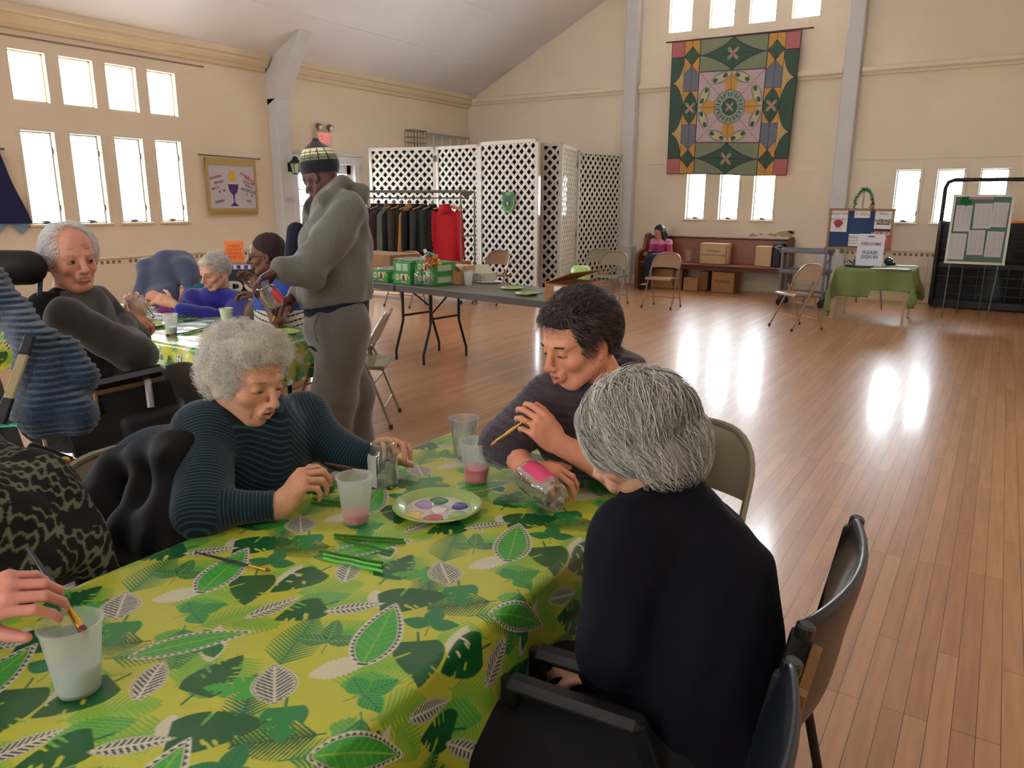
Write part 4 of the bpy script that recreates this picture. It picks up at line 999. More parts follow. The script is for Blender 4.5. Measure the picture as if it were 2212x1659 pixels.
q0 = onz(1130, 637, .755); q1 = onz(1180, 633, .775); brush(q1, q0, 'black-handled brush resting on the green plate beside the brown box')
# brown tray boxes
ca = onz(1177, 650, .741); cb = onz(1232, 656, .741); ra = math.atan2(cb[1]-ca[1], cb[0]-ca[0]); w, d, h = np.linalg.norm(cb-ca), .44, .068; ra = TA+.02
cc0 = ca+rotm('Z', ra)@np.array((w/2, d/2, 0))
for i, (z, lb) in enumerate(((.741, 'flat brown cardboard box, lower of the two by the lime tub'), (.812, 'flat brown cardboard box with an open lid, on top of another'))):
    rt = thing('flat_carton', lb, 'cardboard box', (cc0[0], cc0[1], z), ra, 'flat brown cartons'); t = .006
    MB().box((0, -d/2, h/2), (w, t, h)).box((0, d/2, h/2), (w, t, h)).box((-w/2, 0, h/2), (t, d, h)).box((w/2, 0, h/2), (t, d, h)).box((0, 0, .003), (w, d, t)).build('tray', M_card, rt)
    if i: MB().box((-.0, -d/2-.004, h*.5), (.07, .002, .04)).build('shipping_label', M_white, rt)
    if i: MB().box((-w/2+w/2*cos(.35), 0, h+w/2*sin(.35)+.004), (w+.02, d+.01, .005), rotm('Y', -.35)).build('lid', M_card, rt)
    else: MB().box((0, 0, h), (w, d, .004)).build('lid', M_card, rt)
# lime tub
p = np.array((-3.22, 5.80, .741)); p = onz(1253, 626, .741); lt = thing('lime_tub', 'upturned translucent lime green plastic tub on the folding table', 'tub', p)
MB().lathe([(.066, 0), (.076, .004), (.080, .14), (.083, .142), (.083, .175), (.074, .20), (.06, .21), (.0, .212)], (0, 0, 0), 40).build('tub_wall', mat('lime_plastic', rgb(176, 216, 130), rough=.35, sss=.2), lt, smooth=SM)
b = thing('scissors', 'pair of dark scissors at the right end of the folding table', 'scissors', onz(1283, 638, .741)); q = onz(1283, 638, .741)
MB().tube([q+np.array((-.07, 0, .004)), q+np.array((.03, .015, .006)), q+np.array((.06, .02, .01))], [.003, .005, .004], 6).build('blade', mat('blade_steel', rgb(90, 90, 100), rough=.3, metal=.8), b, world=True)
MB().tube([q+np.array((.075+.018*cos(t), .03+.014*sin(t), .006)) for t in np.linspace(0, 2*pi, 12)[:-1]], .003, 6, closed=True).build('handle', M_bmetal, b, world=True)
# ------------------------------------------------------------------ pew and what stands on and under it
M_pew = mat('red_brown_wood', rgb(132, 72, 46), rough=.35, coat=.3, noise=.12, nscale=6, stretch=(1, 6, 6)); M_pewd = mat('dark_wood', rgb(92, 46, 34), rough=.4, noise=.1, nscale=6)
PX0, PX1, PY0, PY1 = -5.45, -2.93, 12.66, 13.12
pw = thing('church_pew', 'long reddish brown wooden pew against the back wall', 'pew', (-4.2, 12.9, 0))
MB().box(((PX0+PX1)/2, 12.85, .455), (PX1-PX0, .42, .035), bev=.012).build('seat', M_pew, pw, world=True)
MB().box(((PX0+PX1)/2, 13.10, .68), (PX1-PX0, .03, .42), rotm('X', -.12)).build('backrest', M_pew, pw, world=True)
MB().box(((PX0+PX1)/2, 13.11, .895), (PX1-PX0, .07, .03), bev=.012).build('back_rail', M_pewd, pw, world=True)
for i, x in enumerate((PX0, PX1)):
    poly = [(12.60, 0), (13.18, 0), (13.20, .90), (13.10, .955), (12.98, .93), (12.90, .70), (12.62, .62), (12.58, .52)]
    MB().prism([(p[0], p[1]) for p in poly], .06, (x-.03, 0, 0), np.array(((0, 0, 1), (1, 0, 0), (0, 1, 0)), float)).build('end_panel', M_pewd if i else M_pew, pw, world=True)
MB().box(((PX0+PX1)/2+.1, 12.9, .22), (.05, .36, .43)).build('centre_support', M_pewd, pw, world=True)
MB().box(((PX0+PX1)/2, 12.7, .40), (PX1-PX0, .02, .07)).build('front_rail', M_pewd, pw, world=True)
def carton_px(px0, px1, pyb, y, z, h, label, d=.3, m=None, rz=0, **k):
    a = ony(px0, pyb, y)[0]; b_ = ony(px1, pyb, y)[0]; return carton('storage_carton', label, ((a+b_)/2, y+d/2, z), (b_-a, d, h), rz, m, group='cartons on and under the pew', **k)
carton_px(1510, 1567, 575, 12.72, .474, .34, 'tan moving carton with dark stencil standing on the pew seat', txt=('MOVING\nHousehold Storage', .06), d=.28, m=M_cardl)
carton_px(1628, 1664, 582, 12.68, .474, .32, 'tan carton at the right end of the pew seat behind the cart', d=.3, m=M_cardl)
carton_px(1405, 1453, 625, 12.74, .001, .34, 'tan carton under the pew beside the seated girl', m=M_card)
carton_px(1455, 1472, 625, 12.78, .001, .36, 'narrow tan carton under the pew behind the folding chair', m=M_cardd)
carton_px(1475, 1507, 627, 12.64, .001, .22, 'low tan carton under the pew, left of the centre support', m=M_card)
carton_px(1509, 1528, 626, 12.76, .001, .33, 'tall narrow tan carton under the pew against the centre support', m=M_cardd)
carton_px(1535, 1585, 628, 12.70, .001, .34, 'tan carton with dark stencil under the pew, right of the centre support', m=M_card, txt=('MOVING', .07))
# ------------------------------------------------------------------ grey cart
M_cart = mat('grey_cart_plastic', rgb(112, 112, 118), rough=.4)
ct = thing('utility_cart', 'grey three-shelf utility cart on casters in front of the pew end', 'cart', (-2.40, 11.75, 0))
for z, nm in ((.80, 'top_tray'), (.50, 'middle_shelf'), (.17, 'bottom_shelf')):
    b = MB().box((0, 0, z), (.68, .42, .03), bev=.01)
    for s in (-1, 1): b.box((0, s*.2, z+.02), (.68, .02, .05), bev=.006).box((s*.33, 0, z+.02), (.02, .42, .05), bev=.006)
    b.build(nm, M_cart, ct)
for sx in (-1, 1):
    for sy in (-1, 1):
        MB().box((sx*.30, sy*.18, .47), (.035, .035, .68), bev=.006).build('post', M_cart, ct)
        w = MB().lathe([(.05, -.014), (.055, 0), (.05, .014)], (sx*.29, sy*.17, .056), 16, rotm('X', pi/2), cap1=True); w.box((sx*.29, sy*.17, .13), (.03, .04, .08)); w.build('caster', M_dark, ct, smooth=SM)
MB().tube([(-.34, -.16, .82), (-.42, -.16, .86), (-.42, .16, .86), (-.34, .16, .82)], .014, 8).build('push_handle', M_cart, ct, smooth=SM)
sm = thing('black_case', 'small dark case standing on the pew end behind the cart', 'case', (-3.06, 12.75, .473)); MB().box((0, .1, .19), (.14, .3, .38), bev=.02).build('case_body', mat('dark_purple', rgb(40, 28, 44), rough=.5), sm)
# ------------------------------------------------------------------ sign-in table
M_cloth = mat('olive_green_cloth', rgb(118, 134, 82), rough=.9, bump=.3, bscale=90, noise=.06, nscale=10)
st = thing('sign_in_table', 'small square table under a green cloth by the back wall', 'table', (-1.34, 10.98, 0))
MB().box((-1.34, 10.98, .675), (.86, .80, .02)).build('tabletop', mat('table_tan', rgb(150, 130, 100), rough=.5), st, world=True)
for sx in (-1, 1):
    for sy in (-1, 1): MB().box((-1.34+sx*.40, 10.98+sy*.37, .335), (.03, .03, .66)).build('leg', mat('cream_leg', rgb(176, 160, 130), rough=.45), st, world=True)
def drape(cx, cy, hx, hy, z, drop, n=60, sag=None, amp=.012, seed=1, k=26):
    """rectangular cloth over a table: returns V,Q; unrolled coordinate in the overhang"""
    dmax = drop; N = n
    us = np.linspace(-hx-dmax, hx+dmax, N+1); vs = np.linspace(-hy-dmax, hy+dmax, N+1); U, Vv = np.meshgrid(us, vs)
    ox = np.maximum(np.abs(U)-hx, 0); oy = np.maximum(np.abs(Vv)-hy, 0)
    return U, Vv, ox, oy
U, V, ox, oy = drape(-1.34, 10.98, .44, .41, .69, .30)
over = np.maximum(ox, oy); both = np.minimum(ox, oy)
X = np.clip(U, -.44, .44)+np.sign(U)*(.012*np.minimum(ox, .02)/.02+.035*ox/.3*np.sin(V*22+1)+.28*both*(ox >= oy)+.10*both)
Y = np.clip(V, -.41, .41)+np.sign(V)*(.012*np.minimum(oy, .02)/.02+.03*oy/.3*np.sin(U*20)+.28*both*(oy > ox)+.10*both)
dr_ = np.minimum(over+both*.75, .52); wgt = np.where((U < 0) & (V < 0), 1.25, .9)
Z = .692-dr_*wgt
nn = U.shape[0]; Q = np.arange(nn*nn).reshape(nn, nn); Q = np.stack([Q[:-1, :-1], Q[:-1, 1:], Q[1:, 1:], Q[1:, :-1]], -1).reshape(-1, 4)
tc = np_mesh('table_cover', np.stack([X-1.34, Y+10.98, np.maximum(Z, .02)], -1).reshape(-1, 3), Q, M_cloth); tag(tc, 'olive green cloth hanging over the sign-in table with drooping corners', 'tablecloth')
tc.modifiers.new('t', 'SOLIDIFY').thickness = .003
sg = thing('welcome_sign', 'white WELCOME sign-in board standing on the green-covered table', 'sign', onz(1872, 577, .695)+np.array((0, .15, 0)))
L0 = np.array(sg.location); Rs = RB@rotm('X', 0)
MB().box(L0+np.array((0, 0, .21)), (.32, .012, .41), rotm('X', -.08), bev=.004).build('board', mat('sign_white', rgb(214, 212, 216), rough=.6), sg, world=True)
text('welcome_lettering', 'WELCOME', mat('sign_purple', rgb(150, 120, 150), rough=.8), L0+np.array((0, -.019, .29)), .052, RB, sg, bold=.001); text('please_lettering', 'PLEASE\nSIGN IN', mat('sign_blue', rgb(110, 120, 165), rough=.8), L0+np.array((0, -.022, .15)), .058, RB, sg, bold=.001)
MB().box(L0+np.array((0, -.03, .385)), (.08, .008, .016)).build('clip', M_ink, sg, world=True)
MB().box(L0+np.array((0, .06, .12)), (.02, .006, .28), rotm('X', .45)).build('stand', M_ink, sg, world=True)
td = thing('tape_dispenser', 'black desk tape dispenser on the sign-in table', 'tape dispenser', onz(1918, 573, .695)); 
MB().lathe([(.03, -.02), (.05, -.015), (.055, 0), (.05, .015), (.03, .02)], (0, 0, .052), 20, rotm('X', pi/2), cap1=True).box((.03, 0, .02), (.13, .05, .036), bev=.01).build('dispenser_body', mat('glossy_black', rgb(18, 20, 26), rough=.15, coat=.5), td, smooth=SM)
for i, (px, py, w, d, a, lb) in enumerate(((1960, 574, .25, .20, .3, 'white sheet of paper at the right end of the sign-in table'), (1938, 581, .28, .2, -.1, 'white sign-in sheet at the front of the green table'), (1900, 580, .20, .14, .2, 'folded white leaflet beside the welcome sign'))):
    p = onz(px, py, .697+i*.003); pp = thing('paper_sheet', lb, 'paper', p, a); MB().box((0, 0, .001), (w, d, .0015)).build('sheet', M_white, pp)
tr = thing('serving_tray', 'dark round tray beneath the welcome sign', 'tray', L0+np.array((-.06, -.06, .001))); MB().lathe([(.0, 0), (.17, 0), (.185, .012), (.17, .006)], (0, 0, 0), 30, cap0=False).build('tray_dish', mat('dark_tray', rgb(60, 60, 66), rough=.3), tr, smooth=SM)
tr.location = tuple(L0+np.array((-.10, -.11, 0))); sg.location = sg.location
pf = thing('purple_flowers', 'small bunch of purple flowers left of the welcome sign', 'flowers', onz(1838, 572, .695)); b = MB(); b2 = MB(); rs = random.Random(8)
for i in range(22):
    p = np.array((rs.gauss(0, .035), rs.gauss(0, .03), .03+abs(rs.gauss(0, .02)))); b.lathe([(.004, -.006), (.014, 0), (.002, .008)], p, 6); b2.tube([p, p+np.array((.05*rs.random(), .0, -.025))], .003, 4)
b.build('petals', mat('purple_petal', rgb(96, 60, 120), rough=.7), pf); b2.build('stems', mat('stem_brown', rgb(70, 60, 50), rough=.8), pf)
# ------------------------------------------------------------------ easel with blue notice board
YE = 12.35
def e_(px, py, y=YE): return ony(px, py, y)
es = thing('notice_board', 'blue notice board in a wooden frame with pinned flyers on an easel', 'notice board', (e_(1850, 500)[0], YE, 0))
TLc, TRc, BLc, BRc = e_(1796, 451), e_(1931, 455), e_(1786, 536), e_(1922, 538)
xb0, xb1, zb0, zb1 = (TLc[0]+BLc[0])/2, (TRc[0]+BRc[0])/2, (BLc[2]+BRc[2])/2, (TLc[2]+TRc[2])/2
cx, cz, wE, hE = (xb0+xb1)/2, (zb0+zb1)/2, xb1-xb0, zb1-zb0
MB().box((cx, YE+.01, cz), (wE, .014, hE)).build('blue_felt', mat('blue_felt', rgb(52, 72, 110), rough=.95, bump=.3, bscale=150), es, world=True)
b = MB()
for z in (zb0, zb1): b.box((cx, YE, z), (wE+.05, .03, .035), bev=.005)
for x in (xb0, xb1): b.box((x, YE, cz), (.035, .03, hE), bev=.005)
b.build('wooden_frame', mat('oak_frame', rgb(158, 116, 74), rough=.5), es, world=True)
def flyer(parent, px0, py0, px1, py1, y, name, m, lines=(), ink=None, size=.035):
    a = ony(px0, py0, y); c = ony(px1, py1, y); o = MB().box(((a[0]+c[0])/2, y, (a[2]+c[2])/2), (abs(c[0]-a[0]), .002, abs(a[2]-c[2]))).build(name, m, parent, world=True)
    for k, (s, f, sz, mm) in enumerate(lines):
        q = text('flyer_text', s, mm, ((a[0]+c[0])/2, y-.0015, a[2]+(c[2]-a[2])*f), sz, RB, None); q.parent = o
        me = q.data; 
        q.matrix_parent_inverse = Matrix.Translation(-Vector(parent.location))
    return o, a, c
Mr = mat('flyer_red', rgb(168, 60, 66), rough=.7); Mp = mat('flyer_purple', rgb(96, 70, 120), rough=.7); Mbk = mat('flyer_black', rgb(60, 56, 54), rough=.7)
o, a, c = flyer(es, 1795, 454, 1828, 501, YE-.005, 'flyer', M_white, (('IMPORTANT', .16, .055, Mp), ('HOLIDAY', .42, .05, Mp), ('join us', .84, .035, M_ink)))
MB().prism([(.07*cos(t)*(1.0 if t < pi else .75), .06*sin(t)) for t in np.linspace(0, 2*pi, 20)[:-1]], .002, ((a[0]+c[0])/2, YE-.007, a[2]+(c[2]-a[2])*.62), RB).build('red_emblem', Mr, es, world=True)
flyer(es, 1847, 454, 1879, 471, YE-.005, 'flyer', M_white, (('Y  EGC', .5, .06, Mr),))
flyer(es, 1892, 453, 1925, 495, YE-.005, 'flyer', M_white, (('MENU', .22, .04, M_ink), ('NEWS', .60, .085, Mbk)))
flyer(es, 1894, 475, 1922, 486, YE-.0075, 'flyer_band', mat('flyer_brown', rgb(110, 84, 66), rough=.7), (('MUSIC', .5, .06, M_white),))
flyer(es, 1834, 505, 1877, 533, YE-.005, 'flyer', M_white, (('Please take one\nnotice for the hall\nall are welcome', .5, .045, M_ink),))
flyer(es, 1888, 499, 1921, 537, YE-.005, 'flyer', mat('flyer_salmon', rgb(184, 96, 80), rough=.7, noise=.4, nscale=14), (('HOLIDAY\nFAIR', .3, .07, M_white),))
Mal = mat('easel_metal', rgb(130, 118, 124), rough=.35, metal=.5)
for nm, pts in (('easel_leg', [e_(1805, 541), (*onz(1786, 600, .30)[:1], YE-.15, .30), (e_(1805, 541)[0]-.35, YE-.35, .0)]), ('easel_leg', [(cx, YE+.02, zb1+.28), (cx, YE+.04, zb0), (cx+.02, YE+.3, 0)]), ('easel_leg', [e_(1897, 541), (e_(1897, 541)[0]+.18, YE-.35, 0)])):
    MB().tube([np.array(p, float) for p in pts], .011, 6).build(nm, Mal, es, world=True)
MB().tube([(cx-.0, YE-.02, zb1-.02), (cx-.0, YE-.02, zb1+.30)], .012, 6).build('easel_mast', Mal, es, world=True)
wr = thing('green_garland', 'green foil garland looped over the top of the notice board', 'garland', (cx, YE-.03, zb1+.02)); b = MB(); b2 = MB(); rs = random.Random(2)
for i in range(260):
    t = rs.random(); a = pi*(1.02-1.04*t); R0 = .125; c = np.array((cx+.02+R0*cos(a), YE-.03, zb1+.12+.17*sin(a)-.10*(1-sin(a)))); d = np.array((rs.gauss(0, 1), rs.gauss(0, 1), rs.gauss(0, 1))); d /= np.linalg.norm(d)
    (b if t < .8 else b2).tube([c, c+d*.045], [.006, .001], 4)
b.build('green_foil', mat('green_foil', rgb(40, 130, 70), rough=.3, metal=.3), wr, world=True); b2.build('dark_foil', mat('dark_green_foil', rgb(24, 60, 50), rough=.3), wr, world=True)
b = MB()
for i in range(40):
    d = np.array((rs.gauss(0, 1), rs.gauss(0, 1), rs.gauss(0, 1))); d /= np.linalg.norm(d); c = np.array((cx+.13, YE-.04, zb1+.03)); b.tube([c, c+d*.05], [.006, .001], 4)
b.build('gold_foil', mat('gold_foil', rgb(206, 160, 70), rough=.3, metal=.4), wr, world=True)
# ------------------------------------------------------------------ black mesh rack
br = thing('black_grid_rack', 'tall black steel grid rack at the right edge by the back wall', 'rack', (-.2, 12.9, 0))
xr0 = -.80; xr1 = 1.25
b = MB()
b.tube([(xr0, 12.9, .03), (xr0, 12.9, 1.72), (xr0+.03, 12.9, 1.80), (xr0+.10, 12.9, 1.83), (xr1-.1, 12.9, 1.83), (xr1, 12.9, 1.75), (xr1, 12.9, .03)], .028, 10); b.build('outer_frame', M_dark, br, world=True, smooth=SM)
MB().box(((xr0+xr1)/2, 12.86, .07), (xr1-xr0, .22, .10)).build('base_rail', M_dark, br, world=True)
MB().box(((xr0+xr1)/2, 12.9, .62), (xr1-xr0, .04, .06)).box(((xr0+xr1)/2, 12.9, 1.22), (xr1-xr0, .03, .035)).build('cross_rail', M_dark, br, world=True)
for y in (12.72, 13.0): MB().tube([(xr0+.02, y, .02), (xr0+.02, y, 1.25)], .02, 8).build('side_post', M_dark, br, world=True)
b = MB()
for i in range(1, 11): b.box((xr0+i*(xr1-xr0)/11, 12.9, .70), (.012, .012, 1.15))
for i in range(9): b.box(((xr0+xr1)/2, 12.9, .2+i*.13), (xr1-xr0, .010, .010))
b.build('grid_wires', M_dark, br, world=True)
MB().box(((xr0+xr1)/2, 12.95, .66), (xr1-xr0-.06, .01, 1.14)).build('mesh_screen', glassy('dark_mesh', (.35, .33, .34), refl=.05, base=(.05, .05, .055), alpha=.6), br, world=True)
of = thing('orange_folder', 'orange folder lying on top of the black grid rack shelf', 'folder', (.25, 12.85, 1.24)); MB().box((0, 0, .02), (.6, .2, .03), rotm('Y', -.05)).build('folder', mat('orange_card', rgb(226, 128, 40), rough=.6), of)
# ------------------------------------------------------------------ board with schedules
YS = 11.70
bs = thing('schedule_board', 'green board in a white frame covered with printed schedules on an easel', 'notice board', (-.15, YS, 0))
q = [ony(2066, 424, YS+.10), ony(2188, 422, YS+.10), ony(2169, 572, YS), ony(2040, 565, YS)]
q = [np.array(v) for v in q]; ex_ = (q[1]-q[0]+q[2]-q[3])/2; ey_ = (q[0]-q[3]+q[1]-q[2])/2; cen = sum(q)/4; wS = np.linalg.norm(ex_); hS = np.linalg.norm(ey_); ex_ = np.array((1, 0, 0)); ey_ = ey_-ex_*(ey_@ex_); ey_ /= np.linalg.norm(ey_); en_ = np.cross(ex_, ey_)
RS = np.column_stack([ex_, ey_, en_])
MB().box(cen-en_*.008, (wS, hS, .012), RS).build('green_board', mat('board_green', rgb(84, 112, 100), rough=.8), bs, world=True)
b = MB()
for s in (-1, 1): b.box(cen+ey_*s*hS/2, (wS+.04, .03, .03), RS).box(cen+ex_*s*wS/2, (.03, hS, .03), RS)
b.build('white_frame', mat('frame_white', rgb(206, 204, 186), rough=.5), bs, world=True)
for i, (u, v, w, h) in enumerate(((-.30, .17, .28, .39), (.03, .21, .30, .37), (.31, .23, .26, .36), (-.33, -.27, .28, .39), (-.02, -.20, .28, .37), (.29, -.22, .28, .38))):
    c = cen+ex_*u*wS/.98+ey_*v*hS/1.04+en_*.003*(1+i % 2)
    o = MB().box(c, (w*wS/.98, h*hS/1.0, .002), RS@rotm('Z', .03*sin(i*2))).build('printed_schedule', mat('schedule_paper', rgb(190, 186, 186), rough=.8), bs, world=True)
    tb = MB()
    for r in range(9):
        for k in range(3): tb.box(c+ex_*(-.3+.3*k)*w*wS+ey_*(.38-.09*r)*h*hS+en_*.002, (.2*w*wS, .006, .001), RS)
    tb2 = tb.build('printed_lines', mat('faint_print', rgb(160, 154, 156), rough=.8), None); tb2.parent = o; tb2.matrix_parent_inverse = Matrix.Translation(-Vector(bs.location))
MB().box(cen+ex_*-.10*wS+ey_*.475*hS+en_*.004, (.55*wS, .05, .002), RS).build('pink_heading', mat('pink_print', rgb(176, 130, 150), rough=.8), bs, world=True)
b = MB(); rs = random.Random(12)
for i in range(70):
    d = np.array((rs.gauss(0, 1), rs.gauss(0, .5), rs.gauss(0, 1))); d /= np.linalg.norm(d); c = cen+ex_*-.30*wS+ey_*.42*hS+en_*.01; b.tube([c, c+d*.07], [.010, .002], 4)
b.build('green_bow', mat('green_foil'), bs, world=True)
for s in (-1, 1):
    MB().tube([cen+ex_*s*wS*.42-en_*.02-ey_*hS*.5, (cen[0]+s*wS*.40-.02, YS-.05, 0)], .008, 6).build('easel_leg', mat('green_steel', rgb(84, 96, 84), rough=.4, metal=.4), bs, world=True)
    MB().tube([cen+ex_*s*wS*.2-en_*.03+ey_*hS*.3, (cen[0]+s*wS*.2, YS+.55, 0)], .008, 6).build('rear_leg', mat('green_steel'), bs, world=True)
# ------------------------------------------------------------------ printed leaf pattern, worked out on a repeat tile and stored as a colour attribute
TX, TY = .435, .445
def leaf_tile(N=440):
    NX, NY = N, int(N*TY/TX); px = TX/NX
    gx, gy = np.meshgrid((np.arange(NX)+.5)*px, (np.arange(NY)+.5)*px); col = np.zeros((NY, NX, 3)); col[:] = rgb(188, 192, 64)
    C = dict(dk=rgb(24, 92, 44), md=rgb(38, 130, 66), br=rgb(62, 164, 62), lt=rgb(126, 180, 62), wh=rgb(214, 208, 188), ink=rgb(42, 70, 62), ye=rgb(188, 192, 64), vein=rgb(140, 190, 70), gh=rgb(196, 190, 150), tl=rgb(24, 104, 74))
    def ss(d, w=1.2): return np.clip(.5-d/(px*w), 0, 1)[..., None]
    def paint(alpha, k): nonlocal col; col = col*(1-alpha)+np.array(C[k])*alpha
    def each(b, t):
        """yield local frames (along, across) for the wrapped copies"""
        b = np.array(b); t = np.array(t); L = np.linalg.norm(t-b); d = (t-b)/L
        bx, by = b[0] % TX, b[1] % TY
        for i in (-1, 0, 1):
            for j in (-1, 0, 1):
                x, y = gx-bx-i*TX, gy-by-j*TY; yield x*d[0]+y*d[1], -x*d[1]+y*d[0], L
    def wid(a, L, W, p=.75): t = np.clip(a/L, 0, 1); return W*np.sin(pi*t**p)**.85
    def tooth(b, t, W, bend=0):
        for a, s, L in each(b, t):
            s = s-bend*np.sin(pi*np.clip(a/L, 0, 1)); w = wid(a, L, W); ins = np.maximum(np.maximum(np.abs(s)-w, -a), a-L)
            if (ins > .002).all(): continue
            paint(ss(ins), 'wh'); bw = W*.26; inner = ins+bw
            fr = (a/.0115) % 1; tri = np.abs(fr-.5)*2; band = (ins+bw*.5)/(bw*.36)
            paint(ss((tri-(.5-band*.5))*.004)*ss(np.abs(ins+bw*.5)-bw*.33), 'ink'); paint(ss(inner), 'br')
            v = np.abs(((a-np.abs(s)*.9)/.019) % 1-.5)*.019; paint(ss(inner+.001)*ss(.0085-v+.0-.0075*0)*0+ss(inner+.001)*ss((.5*.019-v)-.0011)*.65, 'vein'); paint(ss(inner)*ss(np.abs(s)-.0014), 'vein')
    def white(b, t, W, ang=.9, sp=.0092):
        for a, s, L in each(b, t):
            w = wid(a, L, W, .9); ins = np.maximum(np.maximum(np.abs(s)-w, -a), a-L)
            if (ins > .002).all(): continue
            paint(ss(ins), 'wh'); v = np.abs(((a-np.abs(s)*ang)/sp) % 1-.5)*sp
            paint(ss(ins+W*.20)*ss(v-sp*.27)*ss(.0022-np.abs(s)), 'ink')
            fr = (a/.006) % 1; paint(ss(np.abs(ins+W*.105)-W*.05)*ss((np.abs(fr-.5)-.27)*.006), 'ink')
    def monstera(b, t, W, seed, k='dk'):
        rs = random.Random(seed); cuts = [(rs.uniform(.16, .92), sg, rs.uniform(.30, .6)) for sg in (-1, 1) for _ in range(4)]; holes = [(rs.uniform(.25, .75), rs.choice((-1, 1))*rs.uniform(.15, .35)) for _ in range(4)]
        for a, s, L in each(b, t):
            w = W*np.sin(pi*np.clip(a/L+.10, .0, 1)**.62)**.8; ins = np.maximum(np.abs(s)-w, np.maximum(-a-.0, a-L))
            if (ins > .02).all(): continue
            for (ta, sg, dp) in cuts:
                u = a-ta*L-sg*s*.55; inn = sg*s-W*dp; cut = np.maximum(np.abs(u)-.0022-.05*np.maximum(inn, 0), -inn); ins = np.maximum(ins, -cut)
            for (ta, sp_) in holes:
                u = a-ta*L-np.abs(s)*.4; q = np.hypot(u/.0036, (s-sp_*W*2)/.0075)-1; ins = np.maximum(ins, -q*.004)
            paint(ss(ins), k); st = np.maximum(np.abs(s)-.0022, np.maximum(a, -a-.028)); paint(ss(st), 'tl')
    def palm(b, t, W, k='md', sp=.0082, ang=.75, wd=.0028):
        for a, s, L in each(b, t):
            w = wid(a+.01, L+.02, W, .7); e = a-np.abs(s)*ang; f = np.abs((e/sp) % 1-.5)*sp
            fan = f-(wd*(1-np.abs(s)/(W*1.15))+.0006); ins = np.maximum(np.maximum(np.abs(s)-w, fan), np.maximum(-e, e-L))
            ins = np.minimum(ins, np.maximum(np.abs(s)-.0016, np.maximum(-a-.012, a-L)))
            if (ins > .002).all(): continue
            paint(ss(ins), k)
    def tri(b, t, W, k, vk):
        b = np.array(b); t = np.array(t); d = (t-b); L = np.linalg.norm(d); ex = d/L; ey = np.array((-ex[1], ex[0]))
        c = b+d*.35
        for (e, l) in ((ex, .65*L), (ex*.1+ey*.95, .55*L), (ex*.1-ey*.95, .55*L)):
            for a, s, LL in each(c, c+e*l):
                w = wid(a, LL, W, .8); ins = np.maximum(np.maximum(np.abs(s)-w, -a), a-LL)
                if (ins > .002).all(): continue
                paint(ss(ins), k); v = np.abs(((a-np.abs(s)*.9)/.0085) % 1-.5)*.0085; paint(ss(ins+.0012)*ss(v-.0016)*.8, vk); paint(ss(ins+.0012)*ss(np.abs(s)-.0009), vk)
        for a, s, LL in each(b, c): paint(ss(np.maximum(np.abs(s)-.0009, np.maximum(-a, a-LL))), 'tl')
    def ghost(b, t, W, k='wh'):
        for a, s, L in each(b, t):
            q = (np.abs(s)-wid(a, L, W, .8)*(1+.10*np.sin(a*700))); ins = np.maximum(q, np.maximum(-a, a-L))
            if (ins > .002).all(): continue
            paint(ss(ins)*.85, k); v = np.abs(((a*.6+s)/.009) % 1-.5)*.009; paint(ss(ins)*ss(v-.0008)*.4, 'gh')
    # soft light fronds first, then the darker layers
    for b, t, W in (((-.762, .735), (-.84, .86), .045), ((-1.02, .60), (-1.10, .72), .05), ((-.93, .98), (-.99, .90), .045), ((-.70, .86), (-.80, .80), .05), ((-1.08, .90), (-1.0, 1.0), .05), ((-.90, .57), (-.80, .62), .045), ((-1.1, .76), (-1.02, .80), .04), ((-.69, 1.0), (-.75, .93), .04), ((-.96, .80), (-.88, .90), .04), ((-.80, 1.07), (-.88, 1.02), .04), ((-1.0, .70), (-.93, .66), .035), ((-.70, .72), (-.66, .83), .04), ((-.97, 1.10), (-1.06, 1.08), .04)): palm(b, t, W, 'lt', sp=.010, wd=.0042)
    for b, t, W in (((-.80, .74), (-.72, .80), .028), ((-1.05, .86), (-.99, .96), .032), ((-.95, .60), (-1.03, .66), .03), ((-.86, .86), (-.93, .82), .026), ((-.74, .66), (-.66, .69), .026), ((-.92, 1.0), (-.85, 1.04), .024)): ghost(b, t, W, 'br')
    ghost((-.86, .728), (-.80, .83), .024); ghost((-1.03, .665), (-1.11, .745), .022); ghost((-.70, .90), (-.73, .99), .02); ghost((-.96, .55), (-.90, .50), .02)
    palm((-.923, .722), (-.985, .86), .046, 'md'); palm((-.742, 1.084), (-.83, 1.0), .046, 'dk', sp=.0075); palm((-1.15, .70), (-1.06, .62), .045, 'md'); palm((-.86, 1.04), (-.93, 1.13), .036, 'tl', sp=.0075); palm((-.74, .58), (-.66, .66), .036, 'md')
    monstera((-.921, .962), (-.815, 1.075), .046, 1); monstera((-.775, .905), (-.687, .805), .045, 2); monstera((-.975, 1.043), (-1.0, 1.165), .042, 3); monstera((-1.001, .899), (-1.045, .80), .038, 4); monstera((-.674, .991), (-.695, .86), .04, 5); monstera((-.83, .655), (-.77, .59), .036, 6, 'md'); monstera((-.90, .66), (-.985, .61), .030, 7, 'br')
    tri((-.775, .923), (-.816, 1.018), .019, 'md', 'tl'); tri((-.887, .782), (-.945, .878), .018, 'tl', 'lt'); tri((-.764, .711), (-.73, .80), .021, 'br', 'tl'); tri((-1.06, .73), (-1.10, .65), .018, 'md', 'dk')
    white((-.848, .649), (-.932, .720), .037); white((-.985, .880), (-.908, .968), .018, .5); white((-1.094, .783), (-1.060, .892), .019, .9); white((-1.034, .536), (-1.093, .624), .026); 
    tooth((-1.154, .596), (-1.040, .768), .030, .006); tooth((-.804, .792), (-.892, .980), .044)
    return col
_TILE = leaf_tile()
